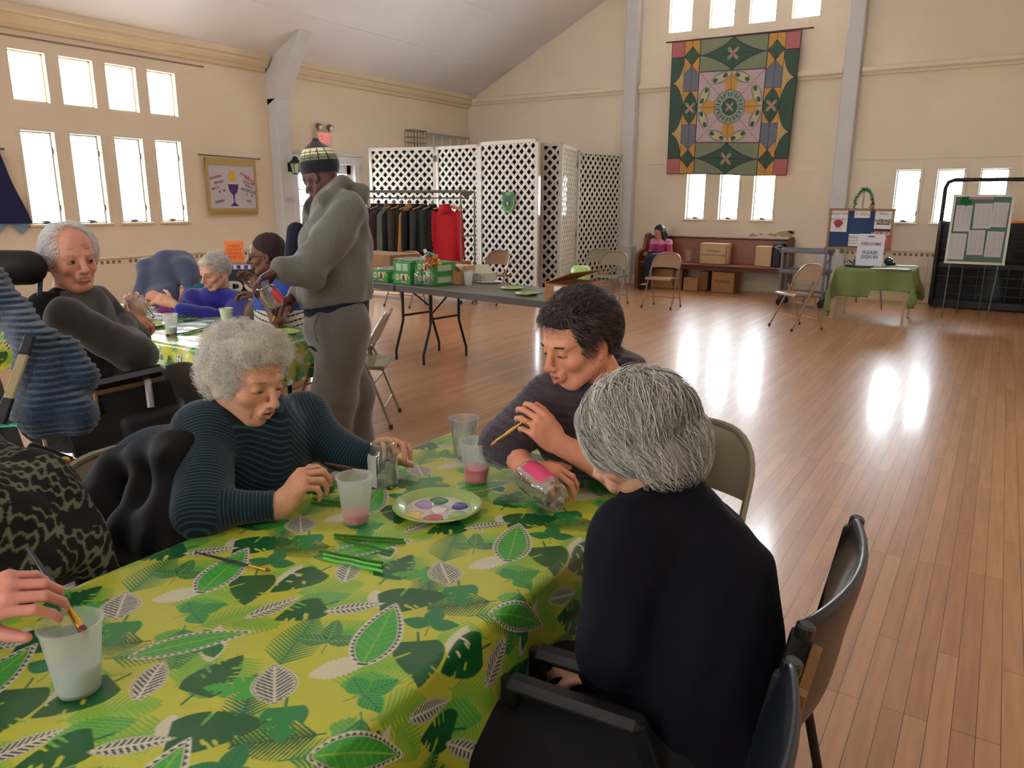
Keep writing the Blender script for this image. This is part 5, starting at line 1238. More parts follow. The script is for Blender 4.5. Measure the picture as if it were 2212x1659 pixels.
def tile_sample(x, y):
    NY, NX = _TILE.shape[:2]; u = (x/TX % 1)*NX-.5; v = (y/TY % 1)*NY-.5; i = np.floor(u).astype(int); j = np.floor(v).astype(int); fu = (u-i)[..., None]; fv = (v-j)[..., None]
    g = lambda a, b: _TILE[b % NY, a % NX]
    return (g(i, j)*(1-fu)+g(i+1, j)*fu)*(1-fv)+(g(i, j+1)*(1-fu)+g(i+1, j+1)*fu)*fv
M_vinyl = mat('printed_vinyl', rough=.28, attr='Col', coat=.35, bump=.12, bscale=7, bdist=.01, spec=.5)
M_vinyl2 = mat('printed_vinyl_rumpled', rough=.22, attr='Col', coat=.8, bump=.5, bscale=9, bdist=.012, spec=.7, stretch=(1, 4, 1))
for _m in (M_vinyl, M_vinyl2): _m.node_tree.nodes['Principled BSDF'].inputs['Coat Roughness'].default_value = .16
def printed_cloth(name, label, x0, x1, y0, y1, z, drop, us, vs, m, phase=(0, 0), fold=.03):
    U, V = np.meshgrid(us, vs); c = tile_sample(U+phase[0], V+phase[1])
    R = .022
    def edge(o):   # overhang length o -> (outward, down)
        a = np.clip(o/R, 0, pi/2); out = R*np.sin(a); dn = R*(1-np.cos(a)); rest = np.maximum(o-R*pi/2, 0); return out, dn+rest, rest
    oxp = np.maximum(U-(x1-R), 0); oxm = np.maximum((x0+R)-U, 0); oyp = np.maximum(V-(y1-R), 0); oym = np.maximum((y0+R)-V, 0)
    ox = oxp+oxm; oy = oyp+oym; sx = np.where(oxp > 0, 1, -1); sy = np.where(oyp > 0, 1, -1)
    eo, ed, er = edge(ox); fo, fd, frr = edge(oy)
    both = np.minimum(er, frr); big = np.maximum(er, frr)
    X = np.clip(U, x0+R, x1-R)+sx*(eo*np.ones_like(U)+er*(.10+.0*U)+fold*er/.25*(np.sin(V*19+1.3)*.6+np.sin(V*41)*.25)+.35*both)
    Y = np.clip(V, y0+R, y1-R)+sy*(fo+frr*.10+fold*frr/.25*np.sin(U*21)*.7+.35*both)
    Z = z-np.maximum(ed, fd)-.5*both*.4
    flat = (ox+oy) < 1e-6
    Z = Z+np.where(flat, .0008*np.sin(U*31+V*17)+.0008*np.sin(U*-13+V*43), 0)
    nr, nc = U.shape; Q = np.arange(nr*nc).reshape(nr, nc); Q = np.stack([Q[:-1, :-1], Q[:-1, 1:], Q[1:, 1:], Q[1:, :-1]], -1).reshape(-1, 4)
    o = np_mesh(name, np.stack([X, Y, Z], -1).reshape(-1, 3), Q, m, None, {'Col': c.reshape(-1, 3)}); return tag(o, label, 'tablecloth')
AX0, AX1, AY0, AY1, TZ = -1.49, -.70, -.42, 1.955, .745
us = np.concatenate([np.arange(AX0-.22, AX0-.02, .006), np.arange(AX0-.02, AX1+.24, .0019)]); vs = np.concatenate([np.arange(AY0-.15, .25, .008), np.arange(.25, AY1+.03, .0019), np.arange(AY1+.03, AY1+.2, .006)])
printed_cloth('printed_tablecloth', 'green and yellow leaf-print vinyl tablecloth on the nearest table', AX0, AX1, AY0, AY1, TZ, .2, us, vs, M_vinyl)
def plain_table(label, x0, x1, y0, y1, z):
    t = thing('folding_table', label, 'table', ((x0+x1)/2, (y0+y1)/2, 0))
    MB().box(((x0+x1)/2, (y0+y1)/2, z-.02), (x1-x0-.03, y1-y0-.03, .03), bev=.008).build('tabletop', M_ftop, t, world=True)
    lx = (x1-x0) > (y1-y0)
    for s in (-1, 1):
        for q in (-1, 1):
            x = (x0+x1)/2+(s*((x1-x0)/2-.3) if lx else q*.24); y = (y0+y1)/2+(q*.24 if lx else s*((y1-y0)/2-.3))
            MB().tube([(x, y, z-.03), (x, y, .0)], .0135, 8).build('leg', M_bmetal, t, world=True, smooth=SM)
        a = ((x0+x1)/2+(s*((x1-x0)/2-.3) if lx else -.24), (y0+y1)/2+(-.24 if lx else s*((y1-y0)/2-.3)), .35); b_ = ((x0+x1)/2+(s*((x1-x0)/2-.3) if lx else .24), (y0+y1)/2+(.24 if lx else s*((y1-y0)/2-.3)), .35)
        MB().tube([a, b_], .011, 8).build('crossbar', M_bmetal, t, world=True)
plain_table('folding table beneath the nearest leaf-print cloth', AX0, AX1, AY0, AY1, TZ-.004)
BX0, BX1, BY0, BY1 = -5.48, -3.20, 2.34, 3.12
printed_cloth('printed_tablecloth', 'leaf-print vinyl tablecloth on the far left table, shining with window light', BX0, BX1, BY0, BY1, TZ, .3, np.arange(BX0-.2, BX1+.22, .0055), np.arange(BY0-.34, BY1+.15, .0055), M_vinyl2, (.1, .2), .05)
plain_table('folding table beneath the far left leaf-print cloth', BX0, BX1, BY0, BY1, TZ-.004)

# ------------------------------------------------------------------ things on the nearest table
CZ = TZ+.0025
cup(onz(172, 1488, CZ), 'frosted plastic cup of clear water with a brush dipped in, nearest the photographer', .118, .0440, .031, liquid=rgb(176, 190, 192), lvl=.045)
cup(onz(770, 1127, CZ), 'frosted plastic cup with faint pink water beside the curly-haired woman', .118, .0425, .030, liquid=rgb(214, 84, 112), lvl=.024)
cup(onz(1029, 1040, CZ), 'frosted plastic cup a third full of coral pink water', .118, .044, .031, liquid=rgb(236, 48, 70), lvl=.042)
cup(onz(1003, 982, CZ), 'empty clear plastic cup at the far end of the nearest table', .118, .044, .031, m=glassy('clear_plastic', (.97, .98, .99), refl=.3, rough=.05, base=(.9, .93, .95), alpha=.10))
pl = plate(onz(945, 1102, CZ), 'green-rimmed paper plate with blobs of coloured paint', .112, mat('plate_foil_white', rgb(206, 202, 190), rough=.12, coat=1.), M_pg)
pc = np.array(pl.location)
for i, (px, py, c, w, h, a) in enumerate(((918, 1089, rgb(176, 140, 190), .024, .015, .3), (947, 1081, rgb(24, 120, 70), .024, .013, .1), (993, 1092, rgb(40, 52, 140), .020, .013, -.2), (991, 1113, rgb(140, 180, 60), .025, .014, .1), (938, 1118, rgb(206, 50, 96), .024, .012, 0), (895, 1112, rgb(222, 200, 96), .025, .015, .2), (950, 1100, rgb(226, 222, 214), .022, .014, 0))):
    p = onz(px, py, CZ+.005); R3 = rotm('Z', radians(YAW)+a)
    b = MB(); b.lathe([(1, 0), (.93, .5), (.7, .85), (0, 1)], (0, 0, 0), 24, cap0=False); b.v = [tuple(p+R3@np.array((v[0]*w*(1+.12*sin(3*math.atan2(v[1], v[0])+i)), v[1]*h*1.9, v[2]*.0035-.0015))) for v in b.v]
    b.build('paint_blob', mat('paint_%d' % i, c, rough=.08, coat=1.), pl, world=True, smooth=3.2)
# pipe cleaners
M_pcg = mat('dark_green_chenille', rgb(70, 128, 34), rough=.95, bump=1, bscale=900); M_pcl = mat('light_green_chenille', rgb(110, 216, 100), rough=.95, bump=1, bscale=900)
for i, (a, b_, m, lb) in enumerate((((722, 1155), (872, 1166), M_pcg, 'dark green pipe cleaner, rearmost of the six'), ((742, 1163), (876, 1172), M_pcg, 'dark green pipe cleaner just in front of the rearmost one'), ((724, 1161), (846, 1192), M_pcg, 'dark green pipe cleaner lying aslant in the middle'),
        ((690, 1190), (826, 1216), M_pcg, 'dark green pipe cleaner above the two light green ones'), ((698, 1197), (824, 1224), M_pcl, 'light green pipe cleaner, rear one of the two'), ((698, 1206), (828, 1234), M_pcl, 'light green pipe cleaner nearest the photographer'))):
    p, q = onz(*a, CZ+.003), onz(*b_, CZ+.003); L = np.linalg.norm(q-p); d = (q-p)/L; n = np.cross(d, (0, 0, 1)); pts = [p+d*L*t+n*.0008*sin(t*14+i) for t in np.linspace(0, 1, 30)]
    o = MB().tube([v-p for v in pts], [.0028+.0004*(k % 2) for k in range(30)], 10).build('pipe_cleaner', m, None, smooth=SM); o.location = tuple(p); tag(o, lb, 'pipe cleaner', 'green pipe cleaners')
    if m is M_pcg: pass
# a short pair near the woman's elbow
for i, (a, b_) in enumerate((((676, 1076), (742, 1086)), ((672, 1084), (740, 1092)))):
    p, q = onz(*a, CZ+.003), onz(*b_, CZ+.003); o = MB().tube([p-p, q-p], .003, 10).build('pipe_cleaner', M_pcg, None, smooth=SM); o.location = tuple(p); tag(o, ['rear', 'front'][i]+' dark green pipe cleaner behind the pale pink water cup', 'pipe cleaner', 'green pipe cleaners')
brush(onz(422, 1193, CZ+.004), onz(585, 1233, CZ+.003), 'thin black-handled brush lying on the nearest tablecloth', r=.003, lb=.012, lf=.045)
# ------------------------------------------------------------------ things on the far left table
for i, (px, py, h, lb, m) in enumerate(((371, 721, .115, 'translucent plastic cup on the far left table', M_milky), (491, 700, .10, 'pale green paper cup on the far left table by the blue sweater', mat('pale_green_paper', rgb(206, 216, 180), rough=.7)))):
    cup(onz(px, py, CZ), lb, h, .040, .028, m=m, liquid=(rgb(200, 205, 200) if i == 0 else None))
plate(onz(318, 706, CZ), 'green paper plate before the white-haired man', .11, M_pl, M_pg)
plate(onz(412, 672, CZ), 'small white plate at the far edge of the left table', .09, M_pw)
plate(onz(610, 722, CZ), 'lime paper plate at the right end of the far left table', .10, M_pl, M_pg)
brush(onz(455, 712, CZ+.004), onz(357, 724, CZ+.003), 'black-handled brush lying flat on the far left table', r=.004)
for i, (a, b_) in enumerate((((470, 708), (392, 722)), ((476, 712), (400, 722)), ((462, 704), (410, 716)))):
    p, q = onz(*a, CZ+.004), onz(*b_, CZ+.003); o = MB().tube([p-p, q-p], .004, 8).build('pipe_cleaner', [M_pcl, mat('tan_chenille', rgb(170, 140, 90), rough=.9), M_pcg][i], None); o.location = tuple(p); tag(o, ['light green', 'tan', 'dark green'][i]+' pipe cleaner beside the brush on the far left table', 'pipe cleaner')
pn = onz(272, 668, CZ)
for i in range(3): o = MB().box((0, 0, .002+.004*i), (.30, .24, .003), rotm('Z', .1*i)).build('paper_sheet', M_white, None); o.location = tuple(pn); tag(o, ['bottom', 'middle', 'top'][i]+' sheet of the white paper pile at the left end of the far table', 'paper')
# ------------------------------------------------------------------ people: builders
RT = np.array((cos(radians(YAW)), sin(radians(YAW)), 0.)); TC = np.array((sin(radians(YAW)), -cos(radians(YAW)), 0.)); ZU = np.array((0, 0, 1.))
def dv(r, t, u): v = RT*r+TC*t+ZU*u; return v/np.linalg.norm(v)
def unit(v): v = np.array(v, float); return v/(np.linalg.norm(v)+1e-12)
def skin_mat(name, col, rough=.5, noise=.10):
    return mat(name, col, rough=rough, attr='Col', sss=.08, noise=noise, nscale=45, bump=.12, bscale=160, bdist=.0015, spec=.4)
def surf(o, px, py, off=.0):
    bpy.context.view_layer.update(); L = np.array(o.matrix_world.translation); d = ray(px, py); k = np.linalg.norm(d); ok, loc, n, i = o.ray_cast(Vector(CP-L), Vector(d/k))
    return (np.array(loc)+L-d/k*off) if ok else None
class Person:
    def __init__(s, label, base, skin, res=.003, group=None):
        s.root = thing('person', label, 'person', base, 0, group); s.base = np.array(skin); s.P = []; s.paint = []; s.res = res; s.disp = None
    # -- head: local frame x right, y forward, z up; origin between the ears at eye level
    def head(s, o, f, up=(0, 0, 1), sc=1., jaw=1., old=0., nose=1., mouth=0., eyes='open', look=(0, 0), lips=None, brow=None, brow_col=(.1, .08, .07), iris=(.12, .14, .16), ears=True, cheek=1., lipw=1., gap=0.):
        R = frame_from(f, up); s.hR = R; s.ho = np.array(o, float); s.hs = sc
        T = lambda x, y, z: s.ho+R@(np.array((x, y, z))*sc)
        def E(c, r, k=.02, sub=False, rx=0): s.P.append(E_(T(*c), np.array(r)*sc, R@rotm('X', rx), k, sub))
        def C(a, b, ra, rb=None, k=.012, sub=False): s.P.append(C_(T(*a), T(*b), ra*sc, (ra if rb is None else rb)*sc, k, sub))
        E((0, -.022, .030), (.0745, .094, .086)); E((0, .030, .035), (.060, .046, .056), .03)
        E((0, .022, -.028), (.057, .060, .072), .03)
        for x in (-1, 1):
            C((x*.052*jaw, -.008, -.050), (x*.022, .052, -.094), .020, .018, .025)
            E((x*.040, .050, -.030), (.023*cheek, .022, .019), .018); C((x*.012, .079, .021), (x*.044, .064, .020), .0095, .008, .014)
            C((x*.060, .01, .0), (x*.062, .0, .03), .012, .012, .03)
        E((0, .062, -.096), (.020, .017, .016), .016)
        for x in (-1, 1): E((x*.031, .088, .001), (.0175, .013, .0125), .010, True)
        for x in (-1, 1): E((x*.031, .0695, 0), (.0155, .0140, .0125), .004); C((x*.018, .076, .012), (x*.042, .071, .011), .0045, .0045, .006)
        C((0, .083, .010), (0, .101*nose**.3, -.026), .0075, .0095*nose, .010); E((0, .1045*nose**.35, -.033), (.0105*nose, .011, .0095), None or .008)
        for x in (-1, 1): E((x*.0115, .095, -.037), (.0078, .010, .0075), .005); E((x*.0065, .101, -.0435), (.003, .004, .003), .002, True)
        lz = -.061; m = mouth
        E((0, .083, lz), (.028, .014, .022), .012)
        for x in (-1, 1): C((x*.006, .0945, lz+.005), (x*.022*lipw, .084, lz+.001), .0048, .0028, .004); C((0, .0935, lz-.007-m*.9), (x*.019*lipw, .084, lz-.004-m*.6), .0062, .0030, .004)
        E((0, .100, lz-.001-m*.35), (.021*lipw, .016, .0012+m*.55), .0025, True)
        E((0, .088, lz-.018-m), (.014, .006, .005), .006, True)
        if old:
            for x in (-1, 1):
                C((x*.017, .094, -.036), (x*.030, .078, -.068), .0026*old, .002*old, .006, True); C((x*.020, .080, -.0105), (x*.040, .070, -.012), .0022*old, .0018*old, .006, True)
                C((x*.027, .071, -.070), (x*.026, .060, -.090), .0022*old, .002*old, .006, True)
            for z in (.042, .052): C((-.03, .075, z), (.03, .075, z), .0011*old, .0011*old, .005, True)
        if ears:
            for x in (-1, 1):
                E((x*.0790, -.016, -.010), (.0065, .0195, .031), .005, rx=-.15); E((x*.0870, -.011, -.008), (.0065, .012, .020), .003, True); E((x*.079, -.008, -.036), (.0055, .009, .010), .005); E((x*.0800, -.004, -.014), (.004, .004, .007), .002)
                s.paint.append((T(x*.078, -.012, -.012), .024*sc, s.base*np.array((1.12, .86, .82)), .5))
        lc = np.array(lips) if lips is not None else s.base*np.array((.95, .62, .62))
        for x in (-.014, 0, .014): s.paint.append((T(x, .095, lz-.002-m*.5), (.0066+m*.4)*sc, lc, .8))
        if m > .002: s.paint.append((T(0, .084, lz-.001-m*.35), (.0062+m*.3)*sc, s.base*.16, .9))  # shade of the open lip gap painted dark into the skin colour
        for x in (-1, 1): s.paint.append((T(x*.042, .06, -.028), .024*sc, s.base*np.array((1.10, .80, .76)), .40)); s.paint.append((T(x*.031, .082, -.003), .016*sc, s.base*np.array((.80, .66, .62)), .45)); s.paint.append((T(x*.0065, .101, -.0425), .004*sc, s.base*.3, .8))
        s.paint.append((T(0, .108, -.033), .014*sc, s.base*np.array((1.08, .78, .74)), .45))
        s.T = T; s.eyes = (eyes, look, brow, brow_col, iris)
        return R
    def face_parts(s):
        T, R, sc = s.T, s.hR, s.hs; eyes, look, brow, bc, iris = s.eyes
        for x in (-1, 1):
            c = T(x*.031, .0705, 0); slit = {'open': .0040, 'down': .0022, 'closed': 0}[eyes]
            if slit:
                s.P.append(E_(T(x*.031, .084, -.0005 if eyes == 'open' else -.0035), np.array((.0120, .010, slit))*sc, R, .002, True))
        s._eye = []
        for x in (-1, 1):
            if slit:
                g = R@unit((look[0], 1, look[1] if eyes == 'open' else -.5)); Re = frame_from(g, R[:, 2])
                b = MB(); Rl = Re@np.array(((1, 0, 0), (0, 0, 1), (0, -1, 0)), float)
                pr = [(sin(t), cos(t)) for t in np.linspace(0, pi, 17)]
                Rz = np.column_stack([Re[:, 0], Re[:, 2]*-1, Re[:, 1]])
                b.lathe([(.0128*sc*a, .0128*sc*c_) for a, c_ in pr][::-1], T(x*.031, .0695, 0), 20, Rz, cap0=False)
                o = b.build('eyeball', mat('eye_white', rgb(150, 136, 128), rough=.25), s.root, world=True, smooth=3.2)  # eye white greyed: the shade under the brow is in its colour
                MB().lathe([(0, .0131*sc), (.0028*sc, .01292*sc)], T(x*.031, .0695, 0), 16, Rz, cap0=False).build('pupil', mat('pupil_black', (.005, .005, .005), rough=.1), s.root, world=True, smooth=3.2)
                MB().lathe([(.0026*sc, .01292*sc), (.0070*sc, .01115*sc)], T(x*.031, .0695, 0), 20, Rz, cap0=False).build('iris', mat('iris_%d' % int(iris[2]*255), iris, rough=.1, coat=1.), s.root, world=True, smooth=3.2)
            zz = -.0035 if eyes != 'open' else .0035
            pts = [T(x*(.031+.0122*q), .0838-.0035*q*q-.0004, (zz-.0035*q*q if eyes == 'open' else -.0055+.0015*q*q)) for q in np.linspace(-1, 1, 9)]
            MB().tube(pts, [.0004*sc]+[.0009*sc]*7+[.0004*sc], 5).build('lash_line', mat('lash_%d' % int(bc[0]*255), np.array(bc)*.5 if True else bc, rough=.7), s.root, world=True)
            if brow:
                b = MB(); rs = random.Random(int(x)+5)
                for i in range(int(90*brow)):
                    q = rs.uniform(-1, 1); c0 = T(x*(.030+.017*q), .0855-.008*max(0, q)-.003*q*q+.001, .0185+.0028*(1-q*q)+rs.uniform(-.0022, .0022)); d = R@np.array((x*.006, -.0015, .0012+.002*rs.random()))*sc
                    b.tube([c0, c0+d], [.0005*sc, .0001], 3, cap=False)
                b.build('eyebrow', mat('brow_%d' % int(bc[0]*255), bc, rough=.8), s.root, world=True)
    def neck(s, a, b, ra=.052, rb=.058): s.P.append(C_(a, b, ra, rb, .03))
    # -- hand: x toward thumb, y along the fingers, z back of the hand
    def hand(s, wrist, y, z, side=1, curl=((20, 25, 15),)*4, spread=4, thumb=(35, 25, 20), sc=1., wr=.024, thumb_in=0.):
        R = frame_from(y, z); x = R[:, 0]*side; R = np.column_stack([x, R[:, 1], R[:, 2]]); w = np.array(wrist, float); s.hand_frame = (w, R)
        T = lambda a, b, c: w+R@(np.array((a, b, c))*sc)
        s.P.append(E_(T(0, .035, 0), np.array((.034, .044, .0145))*sc, R, .014)); s.P.append(E_(T(.002, .062, .002), np.array((.038, .030, .0125))*sc, R, .014))
        s.P.append(C_(T(0, -.01, 0), T(0, .02, 0), .021*sc, .022*sc, .015)); s.P.append(E_(T(.024, .030, -.010), np.array((.016, .028, .013))*sc, R, .012)); s.P.append(E_(T(-.024, .035, -.008), np.array((.012, .032, .011))*sc, R, .012))
        tips = []; s.fb = []
        for i, (bx, by, ls) in enumerate(((.029, .084, (.040, .024, .019)), (.010, .090, (.044, .028, .020)), (-.010, .086, (.041, .026, .020)), (-.028, .076, (.032, .019, .017)))):
            c = curl[min(i, len(curl)-1)]; a = 0; p = np.array((bx, by, 0.)); rad = (.0088, .0079, .0070, .0060) if i < 3 else (.0078, .0068, .0060, .0053)
            sp = radians(spread*(1.5-i)); s.P.append(C_(T(bx*.8, by-.035, .001), T(*p), .0085*sc, .0098*sc, .008))
            for j in range(3):
                if j == 0: s.fb.append((T(*p), T(*(p+np.array((sin(sp)*cos(radians(c[0])), cos(sp)*cos(radians(c[0])), -sin(radians(c[0]))))*ls[0])), rad[0]*sc))
                a += radians(c[j]); d = np.array((sin(sp)*cos(a), cos(sp)*cos(a), -sin(a))); q = p+d*ls[j]
                s.P.append(C_(T(*p), T(*q), rad[j]*sc, rad[j+1]*sc, .0028 if j else .005)); p = q
            tips.append(T(*p))
            dn = np.array((0, -sin(a)*0-sin(a), cos(a)))*-1; s.nail = None
        t1, t2, t3 = thumb; a = radians(t1); p = np.array((.026, .022, -.006)); d0 = np.array((sin(a), cos(a), -.35-thumb_in)); d0 /= np.linalg.norm(d0)
        q = p+d0*.036; s.P.append(C_(T(*p), T(*q), .0135*sc, .0110*sc, .008)); a2 = a-radians(t2); d1 = unit((sin(a2), cos(a2), -.45-thumb_in)); q2 = q+d1*.030; s.P.append(C_(T(*q), T(*q2), .0105*sc, .0092*sc, .004))
        a3 = a2-radians(t3); d2 = unit((sin(a3), cos(a3), -.45-thumb_in)); q3 = q2+d2*.022; s.P.append(C_(T(*q2), T(*q3), .0092*sc, .0070*sc, .003)); tips.append(T(*q3))
        for i in range(4): s.paint.append((T((.029, .010, -.010, -.028)[i], (.084, .090, .086, .076)[i], .009), .009*sc, s.base*np.array((1.10, .80, .76)), .35)); s.paint.append((tips[i], .008*sc, s.base*np.array((1.08, .84, .80)), .4))
        return tips
    def build_body(s, m, name='body', freckle=0.):
        V, Q = sdf_mesh(s.P, s.res, s.disp)
        col = np.tile(s.base, (len(V), 1))
        for c, r, k, a in s.paint:
            d = np.linalg.norm(V-np.array(c), axis=1)/r; w = (np.clip(1.5-d, 0, 1)**1.5*a)[:, None]; col = col*(1-w)+np.array(k)*w
        if freckle:
            n = np.clip(wob(V, 260, 1, 3)-.35, 0, 1)*freckle; col = col*(1-n[:, None]*np.array((.25, .4, .45)))
        return np_mesh(name, V, Q, m, s.root, {'Col': np.clip(col, 0, 1)})
    def cloth(s, name, prims, m, res=.007, disp=None, clip=None, attrs=None):
        V, Q = sdf_mesh(prims, res, disp, clip); at = attrs(V) if attrs else None
        return np_mesh(name, V, Q, m, s.root, at)
    # -- hair as fine strands walking over the skull
    def hair(s, name, n, region, field, length, m, cols, lift=(.004, .012), rad=.0006, seg=8, seed=1, rr=(.077, .097, .089), cen=(0, -.021, .031), rnd=.25, nz=.0, jit=.35, colfn=None, curl=0., taper=.25):
        R, o, sc = s.hR, s.ho, s.hs; rs = np.random.RandomState(seed); D = rs.normal(size=(n*4, 3)); D /= np.linalg.norm(D, axis=1)[:, None]
        rr = np.array(rr); cen = np.array(cen); Pp = D*rr+cen; m_ = region(Pp, D); Pp, D = Pp[m_][:n], D[m_][:n]; n = len(Pp)
        p = Pp.copy(); L = length*(1-jit*rs.rand(n)); pts = []; ph = rs.rand(n)*6.28; jt = rs.normal(size=(n, 3))*rnd; lf = lift[0]+(lift[1]-lift[0])*(.4+.6*rs.rand(n))
        for k in range(seg+1):
            t = k/seg; e = (p-cen)/rr; e /= np.linalg.norm(e, axis=1)[:, None]; nn = e/rr; nn /= np.linalg.norm(nn, axis=1)[:, None]
            off = (lift[0]+(lf-lift[0])*np.sin(min(1, t*1.3)*pi/2))
            b = cen+e*rr; q = b+nn*off[:, None]
            if curl: q = q+np.stack([np.cos(ph+t*9), np.sin(ph*1.7+t*9), np.sin(ph+t*9)], 1)*curl
            pts.append(q.copy()); d = field(b)+jt; d = d-nn*(d*nn).sum(1)[:, None]; d /= np.linalg.norm(d, axis=1)[:, None]+1e-9
            p = b+d*(L/seg)[:, None]
        pts = o+(np.stack(pts, 1)*sc)@R.T
        return s._strands(name, pts, rad*sc, m, cols, rs, colfn, Pp, taper)
    def _strands(s, name, pts, rad, m, cols, rs, colfn=None, Pp=None, taper=.25):
        n, K, _ = pts.shape; tan = np.gradient(pts, axis=1); tan /= np.linalg.norm(tan, axis=2)[..., None]+1e-12
        a = np.cross(tan, np.array((.3, .5, .81))); a /= np.linalg.norm(a, axis=2)[..., None]+1e-9; b = np.cross(tan, a)
        r = rad*np.linspace(1, taper, K)[None, :, None]
        ring = np.stack([pts+(a*cos(t)+b*sin(t))*r for t in (0, 2*pi/3, 4*pi/3)], 2).reshape(-1, 3)
        I = np.arange(n*K*3).reshape(n, K, 3); q = []
        for j in range(3): j2 = (j+1) % 3; q.append(np.stack([I[:, :-1, j], I[:, :-1, j2], I[:, 1:, j2], I[:, 1:, j]], -1).reshape(-1, 4))
        cols = np.array(cols); c = cols[rs.randint(0, len(cols), n)]*(1+rs.uniform(-.15, .15, (n, 1)))
        if colfn is not None: c = colfn(Pp, c)
        c = np.repeat(c, K*3, axis=0)
        return np_mesh(name, ring, np.concatenate(q), m, s.root, {'Col': np.clip(c, 0, 1)})
def torso(J, g=0., k=.05, w=1.):
    """trunk primitives from joints; g grows it for clothing"""
    pr = [C_(J['pelvis'], J['belly'], .125*w+g, .120*w+g, k), C_(J['belly'], J['chest'], .120*w+g, .122*w+g, k), C_(J['shR'], J['shL'], .056*w+g, .056*w+g, k+.02)]
    m = (np.array(J['shR'])+np.array(J['shL']))/2; pr.append(C_(J['chest'], m, .11*w+g, .07*w+g, k)); return pr
def arm(J, sd, g=0., r=(.050, .040, .034, .026), k=.03):
    return [C_(J['sh'+sd], J['el'+sd], r[0]+g, r[1]+g, k), C_(J['el'+sd], J['wr'+sd], r[2]+g+.004, r[3]+g, k)]
def leg(J, sd, g=0., r=(.085, .06, .055, .04), k=.04):
    return [C_(J['hip'+sd], J['kn'+sd], r[0]+g, r[1]+g, k), C_(J['kn'+sd], J['an'+sd], r[2]+g, r[3]+g, k)]
def foot(J, sd, f, g=.0): a = np.array(J['an'+sd]); f = unit((f[0], f[1], 0)); return [C_(a+(0, 0, -.02), a+f*.14+np.array((0, 0, -.045)), .040+g, .032+g, .02)]
def shoe(p, J, sd, f, m):
    a = np.array(J['an'+sd]); f = unit((f[0], f[1], 0)); z = a[2]
    p.cloth('shoe', [C_(a+np.array((0, 0, -.035)), a+f*.15+np.array((0, 0, -.055)), .045, .038, .02), C_(a+np.array((0, 0, 0)), a+np.array((0, 0, -.04)), .042, .045, .02)], m, .006, clip=lambda q: (z-.092)-q[:, 2])
def folds(seed=0, amp=.006, f=14, lim=None):
    def d(q): return wob(q, f, amp, seed)+wob(q, f*2.6, amp*.4, seed+1)
    return d
def knit(name, col, scale=90, amp=.8, stripes=None, rough=.9, sheen=.3):
    """cloth material: optional stripes along a float attribute 'sc'"""
    if name in _mats: return _mats[name]
    m = mat(name, col, rough=rough, bump=amp, bscale=scale, bdist=.004, noise=.12, nscale=20, sheen=sheen)
    if stripes:
        t = NT(m); a = t.new('ShaderNodeAttribute', attribute_name='sc'); per, duty, c2 = stripes
        mu = t.new('ShaderNodeMath', operation='MULTIPLY'); mu.inputs[1].default_value = 1/per; t.link(a.outputs['Fac'], mu.inputs[0])
        fr = t.new('ShaderNodeMath', operation='FRACT'); t.link(mu.outputs[0], fr.inputs[0]); lt = t.new('ShaderNodeMath', operation='LESS_THAN'); lt.inputs[1].default_value = duty; t.link(fr.outputs[0], lt.inputs[0])
        mx = t.new('ShaderNodeMix', data_type='RGBA'); mx.inputs[6].default_value = (*col, 1); mx.inputs[7].default_value = (*c2, 1); t.link(lt.outputs[0], mx.inputs[0])
        old = t.b.inputs['Base Color'].links[0].from_node; t.link(mx.outputs[2], old.inputs[6])
    return m
def seg_coord(segs):
    """distance along the nearest of several segments: list of (a, b, offset, radius)"""
    def f(V):
        best = np.full(len(V), 9.); out = np.zeros(len(V))
        for a, b, off, r in segs:
            a = np.array(a); b = np.array(b); L = np.linalg.norm(b-a); t = (V-a)@(b-a)/L; h = np.clip(t, 0, L); d = np.linalg.norm(V-a-h[:, None]*(b-a)/L, axis=1)-r
            m = d < best; best[m] = d[m]; out[m] = t[m]+off
        return {'sc': out+5}
    return f
M_hair = lambda n, rough=.5: mat('hair_'+n, rough=rough, attr='Col', spec=.35)
